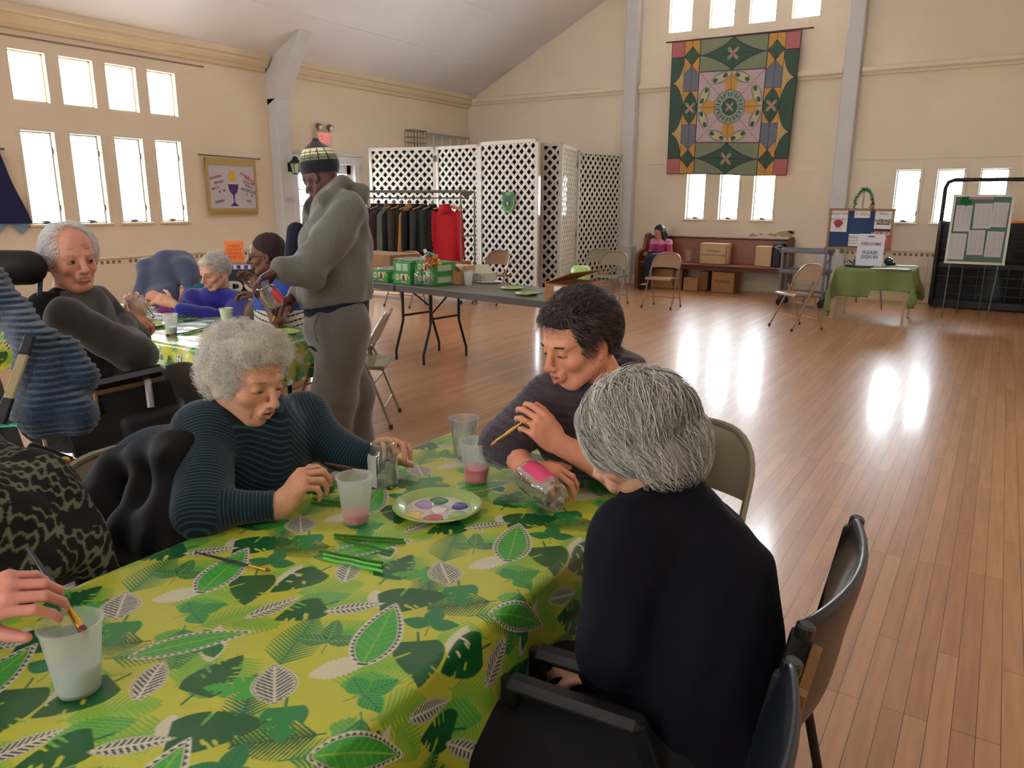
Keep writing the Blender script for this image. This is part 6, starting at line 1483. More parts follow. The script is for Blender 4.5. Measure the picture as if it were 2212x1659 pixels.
# ================================================================== curly-haired woman in the teal striped jumper
def curly_woman():
    sk = np.array(rgb(206, 152, 122))
    p = Person('elderly woman with curly white hair in a dark teal striped jumper, painting a jar', (-1.85, 1.15, 0), sk, .0024)
    J = dict(pelvis=np.array((-1.90, 1.12, .56)), belly=np.array((-1.88, 1.14, .72)), chest=P(535, 985, 2.08), shR=P(447, 932, 1.93), shL=P(655, 905, 2.20), elR=P(432, 1108, 1.76), wrR=onz(606, 1092, .79), elL=P(738, 975, 2.14), wrL=P(800, 995, 2.10))
    J['hipR'] = J['pelvis']+np.array((.02, -.10, -.03)); J['hipL'] = J['pelvis']+np.array((.02, .10, -.03)); J['knR'] = np.array((-1.42, 1.0, .52)); J['knL'] = np.array((-1.42, 1.26, .52)); J['anR'] = np.array((-1.40, .98, .10)); J['anL'] = np.array((-1.40, 1.28, .10))
    hd = P(536, 815, 1.95); f = dv(.80, .46, -.26)
    p.head(hd, f, unit(np.array((0, 0, 1))+RT*.18), sc=1.0, old=1.0, mouth=.004, eyes='down', brow=.5, brow_col=rgb(150, 130, 115), nose=1.08, lips=rgb(168, 92, 84), cheek=1.05, jaw=1.05)
    p.face_parts(); c7 = P(490, 905, 2.04); p.neck(p.T(0, -.03, -.06), c7+np.array((0, 0, -.03)))
    p.P += torso(J, -.02)+arm(J, 'R')+arm(J, 'L')+leg(J, 'R')+leg(J, 'L')+foot(J, 'R', (1, 0))+foot(J, 'L', (1, 0))
    # right hand: wrist on the table, fingers bent over the brush
    y = unit(P(684, 998, dep(J['wrR'])-.01)-J['wrR']); tR = p.hand(J['wrR'], y, dv(-.35, .45, .8), side=-1, curl=((48, 42, 22), (55, 48, 28), (62, 52, 30), (66, 52, 30)), spread=5, thumb=(38, 5, 5), sc=1.02)
    # left hand over the shoulder of the jar
    jb = onz(829, 1046, TZ+.002); jt = jb+np.array((0, 0, .118))
    wl = P(806, 985, 2.13); kn = P(852, 944, 2.07); tL = p.hand(wl, unit(kn-wl), dv(.25, -.25, 1), side=-1, curl=((38, 40, 25), (42, 44, 28), (46, 46, 30), (50, 46, 30)), spread=6, thumb=(70, 30, 20), sc=1.0, thumb_in=.3)
    p.P.append(C_(J['wrL'], wl, .026, .024, .02)); p.P.append(C_(J['wrR'], J['wrR']+y*.02, .024, .023, .02))
    p.build_body(skin_mat('skin_fair_old', sk), freckle=.35)
    # jumper
    g = [C_(J['pelvis']+np.array((0, 0, .04)), J['belly'], .165, .155, .05), C_(J['belly'], J['chest'], .155, .155, .05), C_(J['shR'], J['shL'], .072, .070, .07), C_(J['chest'], (J['shR']+J['shL'])/2+np.array((0, 0, .0)), .145, .10, .05),
         C_(J['shR'], J['elR'], .074, .062, .04), C_(J['elR'], J['wrR']-unit(J['wrR']-J['elR'])*.02, .060, .043, .03), C_(J['shL'], J['elL'], .070, .056, .04), C_(J['elL'], J['wrL'], .054, .042, .03),
         C_(c7+np.array((0, 0, -.04)), c7+f*.01+np.array((0, 0, .015)), .085, .066, .03)]
    cut = [C_(c7+f*.02+np.array((0, 0, .02)), p.T(0, -.01, -.05), .056, .062, .01, True), E_(J['wrR']+unit(J['wrR']-J['elR'])*.035, (.05, .05, .05), None, .004, True)]
    sg = [(J['elR'], J['wrR'], 0, .05), (J['shR'], J['elR'], .4, .07), (J['shL'], J['elL'], .9, .065), (J['elL'], J['wrL'], 1.3, .045)]
    def sc(V):
        o = seg_coord(sg)(V)['sc']; best = np.full(len(V), 9.)
        for a, b, off, r in sg:
            a = np.array(a); b = np.array(b); L = np.linalg.norm(b-a); h = np.clip((V-a)@(b-a)/L, 0, L); best = np.minimum(best, np.linalg.norm(V-a-h[:, None]*(b-a)/L, axis=1)-r)
        a, b = J['belly'], (J['shR']+J['shL'])/2; L = np.linalg.norm(b-a); h = np.clip((V-a)@(b-a)/L, 0, L); dt = np.linalg.norm(V-a-h[:, None]*(b-a)/L, axis=1)-.15
        fx = (V-J['chest'])@unit(J['shL']-J['shR']); z = (V-a)@(b-a)/L+.35*np.abs(fx-.02)-.1*fx
        return {'sc': np.where(dt < best+.012, z+5, o)}
    p.cloth('striped_jumper', g+cut, knit('teal_stripe', rgb(9, 18, 32), 140, .4, (.0088, .34, rgb(20, 66, 80)), sheen=.1), .0048, folds(3, .006, 16), attrs=sc)
    p.cloth('trousers', leg(J, 'R', .018)+leg(J, 'L', .018)+[C_(J['pelvis']+(0, 0, -.02), J['pelvis']+(0, 0, .02), .15, .15, .04)], mat('black_trousers', rgb(9, 9, 11), rough=.9), .010)
    for s in 'RL': shoe(p, J, s, (1, 0), mat('black_shoe', rgb(16, 16, 16), rough=.4))
    # curly hair: puffed cap and ringlets
    T, R, o = p.T, p.hR, p.ho
    cap = [E_(T(0, -.035, .040), np.array((.091, .103, .090)), R, .02), E_(T(0, .03, .085), (.078, .055, .050), R, .03), E_(T(-.066, -.03, .0), (.034, .055, .060), R, .03), E_(T(.066, -.03, .0), (.034, .055, .060), R, .03), E_(T(0, -.10, -.02), (.065, .035, .055), R, .03), E_(T(0, .092, .0), (.064, .058, .082), R, .02, True), E_(T(0, .02, -.09), (.075, .10, .065), R, .02, True)]
    c1 = np.array(rgb(226, 214, 198)); p.cloth('curly_hair', cap, mat('hair_base_white', rgb(196, 182, 164), rough=.9), .004, lambda q: wob(q, 95, .0015, 4)+wob(q, 45, .003, 5)-.002)
    V, Q = sdf_mesh(cap, .006); rs = np.random.RandomState(2); d = sdf_eval(cap, V+1e-4); n = 6500
    i = rs.randint(0, len(V), n); c = V[i]; loc = (c-o)@R; keep = ~((loc[:, 1] > .045) & (loc[:, 2] < .062) & (np.abs(loc[:, 0]) < .07)) & ~((np.abs(loc[:, 0]) > .045) & (loc[:, 2] < -.005) & (loc[:, 1] > -.03) & (loc[:, 1] < .01)); c = c[keep]; n = len(c)
    nn = c-T(0, -.03, .03); nn /= np.linalg.norm(nn, axis=1)[:, None]; a = np.cross(nn, rs.normal(size=(n, 3))); a /= np.linalg.norm(a, axis=1)[:, None]; b = np.cross(nn, a)
    K = 12; ts = np.linspace(0, 1, K); r0 = rs.uniform(.004, .0095, n); tu = rs.uniform(1.0, 2.2, n); ln = rs.uniform(.008, .026, n); tg = rs.uniform(-.014, .014, (n, 1))
    pts = np.stack([c+nn*(ln*t-.004)[:, None]+a*(r0*np.cos(tu*6.28*t))[:, None]+b*(r0*np.sin(tu*6.28*t))[:, None]+a*tg*t for t in ts], 1)
    p._strands('hair_curls', pts, .00065, M_hair('curly', .55), [rgb(250, 242, 230), rgb(236, 224, 208), rgb(214, 200, 182), rgb(252, 250, 244)], rs)
    # jar she is painting, with its white stripe and pink edge
    j = thing('glass_jar', 'upright glass jar with white painted stripe held by the curly-haired woman', 'jar', jb)
    MB().lathe([(r*1.02, z*.92) for r, z in JAR[1:]], (0, 0, 0), 36).build('jar_glass', M_glass, j, smooth=SM)
    a0 = math.atan2(-RT[1]*.75+TC[1]*.6, -RT[0]*.75+TC[0]*.6)
    MB().lathe([(.0405, .004), (.0412, .012), (.0412, .078), (.038, .092)], (0, 0, 0), 14, cap0=False, a0=a0-.55, a1=a0+.62).build('white_paint', mat('white_paint', rgb(206, 204, 204), rough=.3), j, smooth=3.2)
    MB().lathe([(.0409, .006), (.0416, .012), (.0416, .080), (.0385, .094)], (0, 0, 0), 4, cap0=False, a0=a0-.72, a1=a0-.56).build('pink_paint', mat('pink_paint', rgb(214, 70, 120), rough=.25, coat=.5), j, smooth=3.2)
    tip = jb+np.array((cos(a0)*.044, sin(a0)*.044, .045)); ha = (tR[4]+tR[0])/2
    hb = P(724, 1005, 1.93); brush(P(700, 1000, 1.93), tip+RT*-.004, 'red-handled brush in the right hand of the curly-haired woman', r=.0034, hm=mat('brush_maroon', rgb(96, 34, 28), rough=.3, coat=.5), bris=mat('pale_bristle', rgb(196, 170, 110), rough=.7))
    return p
curly_woman()

# ================================================================== dark-haired woman in the charcoal knitted cardigan
def cardigan_woman():
    sk = np.array(rgb(214, 146, 116))
    p = Person('woman with short dark hair in a charcoal purple knitted cardigan holding a pink-painted jar', (-.93, 2.2, 0), sk, .0024)
    J = dict(pelvis=np.array((-.92, 2.26, .56)), belly=np.array((-.92, 2.18, .74)), chest=P(1272, 925, 2.16), shR=P(1196, 868, 2.10), shL=P(1372, 862, 2.22), elR=P(1092, 958, 2.04), wrR=P(1136, 1012, 1.93), elL=P(1345, 1030, 1.98), wrL=P(1206, 958, 1.94))
    for sd, dx in (('R', -.10), ('L', .10)):
        J['hip'+sd] = J['pelvis']+np.array((dx, -.02, -.03)); J['kn'+sd] = np.array((-.92+dx*1.3, 1.82, .50)); J['an'+sd] = np.array((-.92+dx*1.3, 1.84, .10))
    hd = P(1246, 738, 2.03); f = dv(-.80, .50, -.30)
    p.head(hd, f, unit(np.array((0, 0, 1))-RT*.05), sc=1.03, jaw=1.08, old=.55, mouth=.006, eyes='down', brow=1.2, brow_col=rgb(58, 44, 38), nose=1.02, lips=rgb(176, 84, 88), cheek=1.05)
    p.face_parts(); c7 = P(1312, 842, 2.14); p.neck(p.T(0, -.03, -.055), c7, .056, .062)
    p.P += torso(J, -.02)+leg(J, 'R')+leg(J, 'L')+foot(J, 'R', (0, -1))+foot(J, 'L', (0, -1))
    p.P += [C_(J['shR'], J['elR'], .045, .040, .03), C_(J['elR'], J['wrR'], .043, .028, .03), C_(J['shL'], J['elL'], .045, .042, .03), C_(J['elL'], J['wrL'], .043, .028, .03)]
    # left hand raised, holding a brush
    y = unit(P(1150, 905, 1.90)-J['wrL']); tL = p.hand(J['wrL'], y, dv(-.05, .75, .55), side=1, curl=((38, 45, 30), (42, 48, 30), (46, 50, 32), (50, 50, 30)), spread=3, thumb=(30, 10, 10), sc=1.0, thumb_in=.2); ringf = p.fb[2]
    # right hand under the lying jar
    ja, jb_ = P(1135, 1022, 1.90), P(1200, 1073, 1.80); jd = unit(jb_-ja)
    yy = unit(P(1172, 1018, 1.90)-J['wrR']); tR = p.hand(J['wrR']+np.array((0, 0, -.0)), unit(yy+jd*.2), dv(-.1, .3, .9), side=-1, curl=((30, 42, 30), (34, 45, 30), (38, 46, 30), (40, 46, 30)), spread=5, thumb=(70, 25, 15), sc=1.0)
    p.build_body(skin_mat('skin_rosy', sk))
    m = knit('cardigan_knit', rgb(58, 46, 54), 130, 1.0, rough=.95)
    g = [C_(P(1318, 768, 2.20), P(1352, 800, 2.22), .045, .050, .03), C_(P(1352, 800, 2.22), P(1372, 850, 2.22), .050, .05, .03), C_(J['pelvis'], J['belly'], .16, .155, .05), C_(J['belly'], J['chest'], .155, .15, .05), C_(J['shR'], J['shL'], .075, .080, .07), C_(J['chest'], (J['shR']+J['shL'])/2, .14, .10, .05),
         C_(J['shR'], J['elR'], .078, .066, .04), C_(J['shL'], J['elL']+(J['shL']-J['elL'])*.1, .078, .066, .04), C_(J['elR'], J['elR']+unit(J['wrR']-J['elR'])*.03, .066, .060, .02)]
    # shawl collar
    q = [c7+RT*.06-TC*.02+ZU*.05, c7+RT*.09+TC*.03+ZU*.0, P(1275, 905, 2.04), P(1245, 985, 2.02)]; q2 = [c7+RT*.06-TC*.02+ZU*.05, c7-TC*.05+ZU*.02, P(1228, 880, 2.10), P(1225, 975, 2.06)]
    for Lq, r in ((q, .036), (q2, .032)):
        for a, b_ in zip(Lq, Lq[1:]): g.append(C_(a, b_, r, r, .012))
    cut = [C_(c7-RT*.015+ZU*.035, p.T(0, -.02, -.07), .058, .062, .01, True), C_(P(1250, 870, 1.95), P(1225, 940, 1.9), .022, .012, .01, True)]
    p.cloth('knitted_cardigan', g+cut, m, .0048, lambda q: wob(q, 22, .006, 8)+.0018*np.sin((q@np.array((60, 40, 300.)))*1.0+wob(q, 12, 2, 3)))
    p.cloth('trousers', leg(J, 'R', .018)+leg(J, 'L', .018)+[C_(J['pelvis']+(0, 0, -.02), J['pelvis']+(0, 0, .02), .15, .15, .04)], mat('black_trousers'), .010)
    for s in 'RL': shoe(p, J, s, (0, -1), mat('black_shoe'))
    # short dark hair
    T, R = p.T, p.hR
    cap = [E_(T(0, -.026, .036), np.array((.0785, .099, .090)), R, .02), E_(T(0, .036, .080), (.054, .038, .026), R, .03), E_(T(0, -.085, -.035), (.056, .030, .05), R, .03), E_(T(-.069, .018, .022), (.012, .022, .03), R, .015), E_(T(.069, .018, .022), (.012, .022, .03), R, .015), E_(T(0, .096, .002), (.078, .062, .082), R, .012, True)]
    for x in (-1, 1): cap.append(E_(T(x*.088, -.010, -.016), (.030, .030, .042), R, .01, True))
    cap.append(E_(T(0, .0, -.085), (.09, .10, .05), R, .02, True))
    p.cloth('short_hair', cap, mat('hair_base_dark', rgb(34, 28, 28), rough=.7), .004, lambda q: wob(q, 60, .003, 4))
    reg = lambda P_, D: ((P_[:, 1] < .045) | (P_[:, 2] > .082)) & ((P_[:, 2] > -.008) | (P_[:, 1] < -.045)) & (P_[:, 2] > -.07) & ~((P_[:, 1] > .035) & (P_[:, 2] < .03)) & ~((np.abs(P_[:, 0]) > .055) & (np.abs(P_[:, 1]+.01) < .034) & (P_[:, 2] < .026))
    fl = lambda b: np.stack([b[:, 0]*4, np.where(b[:, 1] > .02, .25-1.2*(b[:, 2] < .07), -.75), -.55+.6*(b[:, 2] > .08)], 1)
    p.hair('hair_strands', 7000, reg, fl, .05, M_hair('dark', .4), [rgb(58, 48, 46), rgb(40, 34, 36), rgb(124, 104, 94), rgb(84, 70, 66)], lift=(.008, .026), rad=.0008, rnd=.42, rr=(.080, .100, .091), seed=3)
    # wedding ring
    w, Rh = p.hand_frame
    # jar lying tilted with a pink panel
    M3 = frame_from(np.cross(jd, (0, 0, 1.)), jd); Rz = np.column_stack([np.cross(M3[:, 1], jd), M3[:, 1], jd]); 
    j = thing('glass_jar', 'tilted glass jar with a bright pink painted side held by the dark-haired woman', 'jar', ja)
    js = 1.0; MB().lathe([(r*1.03, z*1.02) for r, z in JAR[1:]], ja, 40, Rz).build('jar_glass', M_glass, j, world=True, smooth=SM)
    up = Rz.T@np.array((0, 0, 1.)); a0 = math.atan2(up[1], up[0])
    MB().lathe([(.0412, .018), (.0415, .03), (.0415, .080), (.040, .092), (.035, .102)], ja, 20, Rz, cap0=False, a0=a0-.75, a1=a0+.75).build('pink_paint', mat('hot_pink_paint', rgb(224, 60, 118), rough=.2, coat=.6), j, world=True, smooth=3.2)
    tp = P(1060, 962, 1.93); brush(P(1128, 912, 1.88), tp, 'yellow-handled brush held over the coral pink cup', r=.0036, hm=mat('brush_yellow', rgb(206, 158, 60), rough=.35), bris=mat('coral_bristle', rgb(206, 120, 110), rough=.6), lb=.02)
    a, b_, r = ringf; c = a+(b_-a)*.45; n = unit(b_-a); u = unit(np.cross(n, (0, 0, 1.))); v = np.cross(n, u)
    for k in (-.0025, .0022): MB().tube([c+n*k+(u*cos(t)+v*sin(t))*(r+.0005) for t in np.linspace(0, 2*pi, 20)[:-1]], .0017, 6, closed=True).build('gold_ring', mat('gold', rgb(226, 190, 96), rough=.2, metal=1), p.root, world=True, smooth=SM)
    return p, tL
_w2, _t2 = cardigan_woman()
# ================================================================== grey-haired person seen from behind
def navy_person():
    sk = np.array(rgb(196, 146, 118))
    p = Person('person with collar-length grey hair in a navy jacket seen from behind, nearest the camera', (-.40, 1.12, 0), sk, .0030)
    J = dict(pelvis=P(1490, 1540, 1.42), belly=P(1490, 1400, 1.43), chest=P(1478, 1245, 1.46), shL=P(1372, 1172, 1.37), shR=P(1528, 1150, 1.56), elL=P(1328, 1400, 1.33), wrL=P(1285, 1440, 1.46), elR=P(1545, 1330, 1.62), wrR=P(1400, 1330, 1.72))
    for sd, dy in (('R', .10), ('L', -.10)):
        J['hip'+sd] = J['pelvis']+np.array((-.02, dy, -.03)); J['kn'+sd] = np.array((-.74, 1.10+dy*1.1, .50)); J['an'+sd] = np.array((-.68, 1.10+dy*1.2, .10))
    hd = P(1374, 952, 1.47); f = dv(-.80, -.32, -.50)
    p.head(hd, f, (0, 0, 1), sc=1.0, old=.6, eyes='closed', brow=0); p.face_parts(); c7 = P(1448, 1062, 1.50); p.neck(p.T(0, -.03, -.05), c7, .052, .06)
    p.P += torso(J, -.01)+arm(J, 'R')+arm(J, 'L')+leg(J, 'R')+leg(J, 'L')+foot(J, 'R', (-1, 0))+foot(J, 'L', (-1, 0))
    p.hand(J['wrL'], unit((-1, .25, -.5)), (0, 0, 1), side=-1, curl=((20, 30, 20),)*4); p.hand(J['wrR'], unit((-1, -.2, .05)), (0, 0, 1), side=1, curl=((20, 30, 20),)*4)
    p.build_body(skin_mat('skin_neutral', sk))
    m = mat('navy_jacket', rgb(8, 9, 18), rough=.85, bump=.2, bscale=120, spec=.2)
    g = [C_(J['pelvis']+np.array((.02, 0, -.06)), J['belly'], .165, .165, .06), C_(J['belly'], J['chest'], .165, .155, .06), C_(J['shL'], J['shR'], .070, .070, .06), C_(J['chest'], (J['shL']+J['shR'])/2, .150, .11, .05),
         C_(J['shL'], J['elL'], .072, .070, .03), C_(J['elL'], J['wrL'], .068, .05, .03), C_(J['shR'], J['elR'], .072, .065, .03), C_(J['elR'], J['wrR'], .062, .045, .03), C_(c7+(0, 0, -.05), c7+(0, 0, .0), .08, .066, .05)]
    p.cloth('navy_jacket', g+[C_(c7+np.array((0, 0, .03)), p.T(0, -.02, -.06), .062, .06, .01, True)], m, .006, lambda q: wob(q, 13, .010, 11)+wob(q, 34, .004, 12))
    p.cloth('trousers', leg(J, 'R', .02)+leg(J, 'L', .02), mat('dark_trousers', rgb(10, 10, 14), rough=.9), .010)
    for s in 'RL': shoe(p, J, s, (-1, 0), mat('black_shoe'))
    T, R = p.T, p.hR
    cap = [E_(T(0, -.028, .034), np.array((.083, .102, .094)), R, .02), E_(T(0, -.082, -.045), (.070, .040, .060), R, .03), E_(T(-.062, -.035, -.03), (.028, .05, .055), R, .03), E_(T(.062, -.035, -.03), (.028, .05, .055), R, .03), E_(T(0, .05, .07), (.065, .045, .045), R, .03), E_(T(0, .10, -.03), (.08, .065, .085), R, .012, True), E_(T(0, .01, -.105), (.08, .10, .05), R, .015, True)]
    p.cloth('grey_hair', cap, mat('hair_base_grey', rgb(128, 122, 112), rough=.8), .004, lambda q: wob(q, 50, .003, 4))
    reg = lambda P_, D: (P_[:, 2] > -.055) & ((P_[:, 1] < .05) | (P_[:, 2] > .06)) & ~((P_[:, 1] > .02) & (P_[:, 2] < .0))
    fl = lambda b: np.stack([b[:, 0]*5, -.35-(b[:, 1]-.03)*6, -1.0+0*b[:, 0]], 1)
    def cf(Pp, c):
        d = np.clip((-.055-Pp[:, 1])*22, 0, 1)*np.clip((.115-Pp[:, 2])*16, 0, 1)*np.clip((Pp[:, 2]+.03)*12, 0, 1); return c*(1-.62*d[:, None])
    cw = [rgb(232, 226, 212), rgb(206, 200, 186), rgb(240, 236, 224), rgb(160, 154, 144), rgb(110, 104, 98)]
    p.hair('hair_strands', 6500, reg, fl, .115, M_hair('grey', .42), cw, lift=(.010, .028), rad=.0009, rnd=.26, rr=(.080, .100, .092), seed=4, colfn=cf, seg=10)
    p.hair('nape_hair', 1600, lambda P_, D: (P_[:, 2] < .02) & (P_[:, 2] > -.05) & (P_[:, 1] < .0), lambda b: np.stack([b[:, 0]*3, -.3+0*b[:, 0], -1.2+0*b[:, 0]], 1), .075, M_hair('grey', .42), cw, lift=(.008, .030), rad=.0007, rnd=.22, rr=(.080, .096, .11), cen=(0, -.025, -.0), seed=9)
navy_person()
# ================================================================== standing man in the grey tracksuit
def standing_man():
    sk = np.array(rgb(92, 60, 52))
    p = Person('man standing in a grey hooded tracksuit and striped knit hat, holding a glass jar', (-2.95, 2.95, 0), sk, .0036)
    D0 = 3.95
    J = dict(pelvis=P(728, 690, D0), belly=P(725, 620, D0), chest=P(726, 525, D0), shL=P(752, 458, 3.84), shR=P(690, 455, 4.12), elL=P(668, 588, 3.66), wrL=P(602, 584, 3.58), elR=P(668, 600, 4.12), wrR=P(622, 652, 3.92))
    J['hipL'] = P(745, 705, 3.90); J['hipR'] = P(702, 705, 4.02); J['knL'] = P(722, 850, 3.92); J['knR'] = P(762, 852, 4.10)
    J['anL'] = onz(708, 990, .10); J['anR'] = onz(768, 972, .10); J['anR'] = np.array((J['anR'][0], J['anR'][1], .10))
    hd = P(690, 382, 3.98); f = dv(-.88, -.28, -.50)
    p.head(hd, f, (0, 0, 1), sc=1.0, eyes='down', brow=.6, brow_col=(.01, .008, .008), lips=rgb(110, 60, 60), nose=1.05); p.face_parts(); c7 = P(722, 425, 3.98); p.neck(p.T(0, -.03, -.05), c7, .056, .062)
    p.P += torso(J, .0)+arm(J, 'R')+arm(J, 'L')+leg(J, 'R')+leg(J, 'L')+foot(J, 'R', (-.6, .5))+foot(J, 'L', (-.8, .3))
    yL = unit(P(556, 606, 3.56)-J['wrL']); p.hand(J['wrL'], yL, dv(.1, -.2, 1), side=1, curl=((20, 40, 30), (25, 42, 30), (30, 44, 30), (34, 44, 30)), spread=6, thumb=(40, 10, 10), sc=1.08)
    yR = unit(P(592, 648, 3.75)-J['wrR']); p.hand(J['wrR'], yR, dv(.2, .1, 1), side=-1, curl=((30, 40, 30), (34, 44, 30), (40, 46, 32), (40, 46, 32)), spread=5, thumb=(35, 10, 10), sc=1.08)
    p.build_body(skin_mat('skin_dark', sk))
    fl = mat('grey_fleece', rgb(104, 102, 92), rough=.95, bump=.35, bscale=140, noise=.10, nscale=60, sheen=.3); fl2 = mat('grey_fleece_trousers', rgb(98, 94, 88), rough=.95, bump=.3, bscale=140, noise=.08, nscale=60, sheen=.3)
    sh = (J['shL']+J['shR'])/2
    g = [C_(P(727, 648, D0), J['belly'], .178, .182, .05), C_(J['belly'], J['chest'], .182, .172, .05), C_(J['shR'], J['shL'], .088, .095, .07), C_(J['chest'], sh, .165, .12, .05), C_(J['shL'], J['elL'], .098, .074, .022), C_(J['elL'], P(612, 583, 3.59), .080, .052, .03), C_(J['shR'], J['elR'], .09, .075, .05), C_(J['elR'], P(640, 634, 3.98), .07, .05, .03),
         C_(c7+(0, 0, -.08), c7+(0, 0, -.02), .11, .085, .04)]
    hood = [C_(P(700, 432, 3.82), P(745, 398, 3.95), .035, .045, .03), C_(P(745, 398, 3.95), P(785, 412, 4.0), .045, .042, .03), C_(P(785, 412, 4.0), P(782, 448, 3.96), .045, .022, .03), C_(P(745, 398, 4.05), P(700, 420, 4.12), .04, .03, .03), E_(P(755, 425, 3.97), (.09, .09, .06), None, .03)]
    cut = [E_(P(758, 412, 3.88), (.05, .05, .018), frame_from(dv(1, 0, -.4), dv(0, 0, 1)), .02, True), C_(p.T(0, -.0, -.06), p.T(0, .1, -.10), .06, .06, .01, True)]
    a0, a1 = J['shL'], J['elL']
    p.cloth('grey_hoodie', g+hood+cut, fl, .008, lambda q: wob(q, 11, .012, 21)+wob(q*np.array((1, 1, .5)), 34, .008, 22)+.006*np.sin(((q-a1)@unit(a1-a0))*55)*np.exp(-np.linalg.norm(q-a1, axis=1)**2/.02), clip=lambda q: (P(727, 662, D0)[2]+.035*np.sin((q@RT)*6))-q[:, 2])
    p.cloth('navy_undershirt', [C_(P(727, 672, D0), P(727, 620, D0), .168, .17, .05)], mat('navy_cotton', rgb(24, 26, 46), rough=.9), .008, clip=lambda q: np.maximum((P(745, 682, D0)[2]-.03-.12*((q-P(727, 672, D0))@RT))-q[:, 2], q[:, 2]-P(727, 655, D0)[2]-.05))
    p.cloth('black_vest_edge', [C_(P(640, 500, 4.05), P(628, 590, 4.0), .05, .04, .02)], mat('navy_cotton'), .008)
    lg = [C_(P(728, 665, D0), P(728, 705, D0), .158, .175, .05), C_(J['hipL'], J['knL'], .125, .122, .04), C_(J['knL'], J['anL']+(0, 0, .02), .122, .108, .04), C_(J['hipR'], J['knR'], .120, .112, .04), C_(J['knR'], J['anR']+(0, 0, .02), .112, .10, .04)]
    pants = p.cloth('grey_sweatpants', lg, fl2, .008, lambda q: wob(q, 9, .010, 31)+wob(q*np.array((1, 1, .35)), 28, .005, 32))
    # pocket opening and leaping mark on the thigh
    pk = [q for q in (surf(pants, a, b, -.002) for a, b in ((690, 678), (682, 694), (679, 710), (681, 724), (686, 740))) if q is not None]; MB().tube(pk, .007, 6).build('pocket_edge', fl2, p.root, world=True, smooth=SM)
    mk = [(-.030, .018), (-.016, .012), (-.004, .002), (.012, -.006), (.022, -.020), (.030, -.024), (.024, -.012), (.020, .000), (.010, .008), (.0, .014), (-.01, .020), (-.022, .024)]
    Rm = np.column_stack([RT*.96+TC*.28, ZU, np.cross(RT*.96+TC*.28, ZU)]); hcen = surf(pants, 680, 758, .008); hcen = P(680, 758, 3.76) if hcen is None else hcen
    V = np.array([v.co for v in p.root.children[0].data.vertices]) if False else None
    MB().prism([(a*1.1, b*1.1) for a, b in mk], .006, hcen, Rm).build('leaping_cat_mark', mat('black_print', rgb(24, 24, 26), rough=.8), p.root, world=True)
    for s in 'RL': shoe(p, J, s, (-.7, .4), mat('dark_sneaker', rgb(50, 40, 36), rough=.6))
    # knit hat in stripes
    T, R = p.T, p.hR; hc = T(0, -.022, .030); ax = R@unit((0, -.42, 1)); 
    hat = [E_(T(0, -.030, .050), np.array((.092, .110, .100)), R@rotm('X', .1), .02), C_(T(0, -.05, .12), T(0, -.075, .165), .055, .018, .05)]
    base = T(0, .0, .012)
    def hc_(V):
        h = (V-base)@ax; az = np.arctan2((V-base)@R[:, 0], (V-base)@np.cross(ax, R[:, 0])); c = np.tile(np.array(rgb(22, 22, 34)), (len(V), 1))
        for lo, hi, k in ((.068, .078, rgb(128, 130, 96)), (.082, .092, rgb(140, 142, 106)), (.096, .108, rgb(226, 222, 176)), (.112, .130, rgb(236, 232, 190))):
            m = (h > lo) & (h < hi) & (np.abs((az*7/pi) % 1-.5) < .44); c[m] = k
        c[h > .134] = rgb(52, 42, 46); return {'Col': c}
    def hclip(q): return .004-((q-base)@ax)
    p.cloth('striped_knit_hat', hat, mat('hat_knit', rough=.95, attr='Col', bump=.8, bscale=170, sheen=.3), .0035, None, clip=hclip, attrs=hc_)
    ja, jb_ = P(600, 656, 3.62), P(563, 612, 3.52); jd = unit(jb_-ja); x = unit(np.cross(jd, (0, 0, 1.))); Rz = np.column_stack([x, np.cross(jd, x), jd])
    j = thing('glass_jar', 'tilted glass jar with coral pink paint in the hands of the standing man', 'jar', ja)
    MB().lathe([(r*1.05, z*1.0) for r, z in JAR[1:]], ja, 32, Rz).build('jar_glass', M_glass, j, world=True, smooth=SM)
    up = Rz.T@unit(TC*.4+RT*.9+ZU*.5); a0_ = math.atan2(up[1], up[0]); MB().lathe([(.0425, .012), (.0428, .03), (.0428, .080), (.040, .095)], ja, 16, Rz, cap0=False, a0=a0_-.8, a1=a0_+.8).build('coral_paint', mat('coral_paint', rgb(232, 82, 92), rough=.25, coat=.5), j, world=True, smooth=3.2)
    brush(P(602, 655, 3.60), P(586, 702, 3.56), 'black-handled brush pointing down from the hand of the standing man', r=.004)
    return p
standing_man()
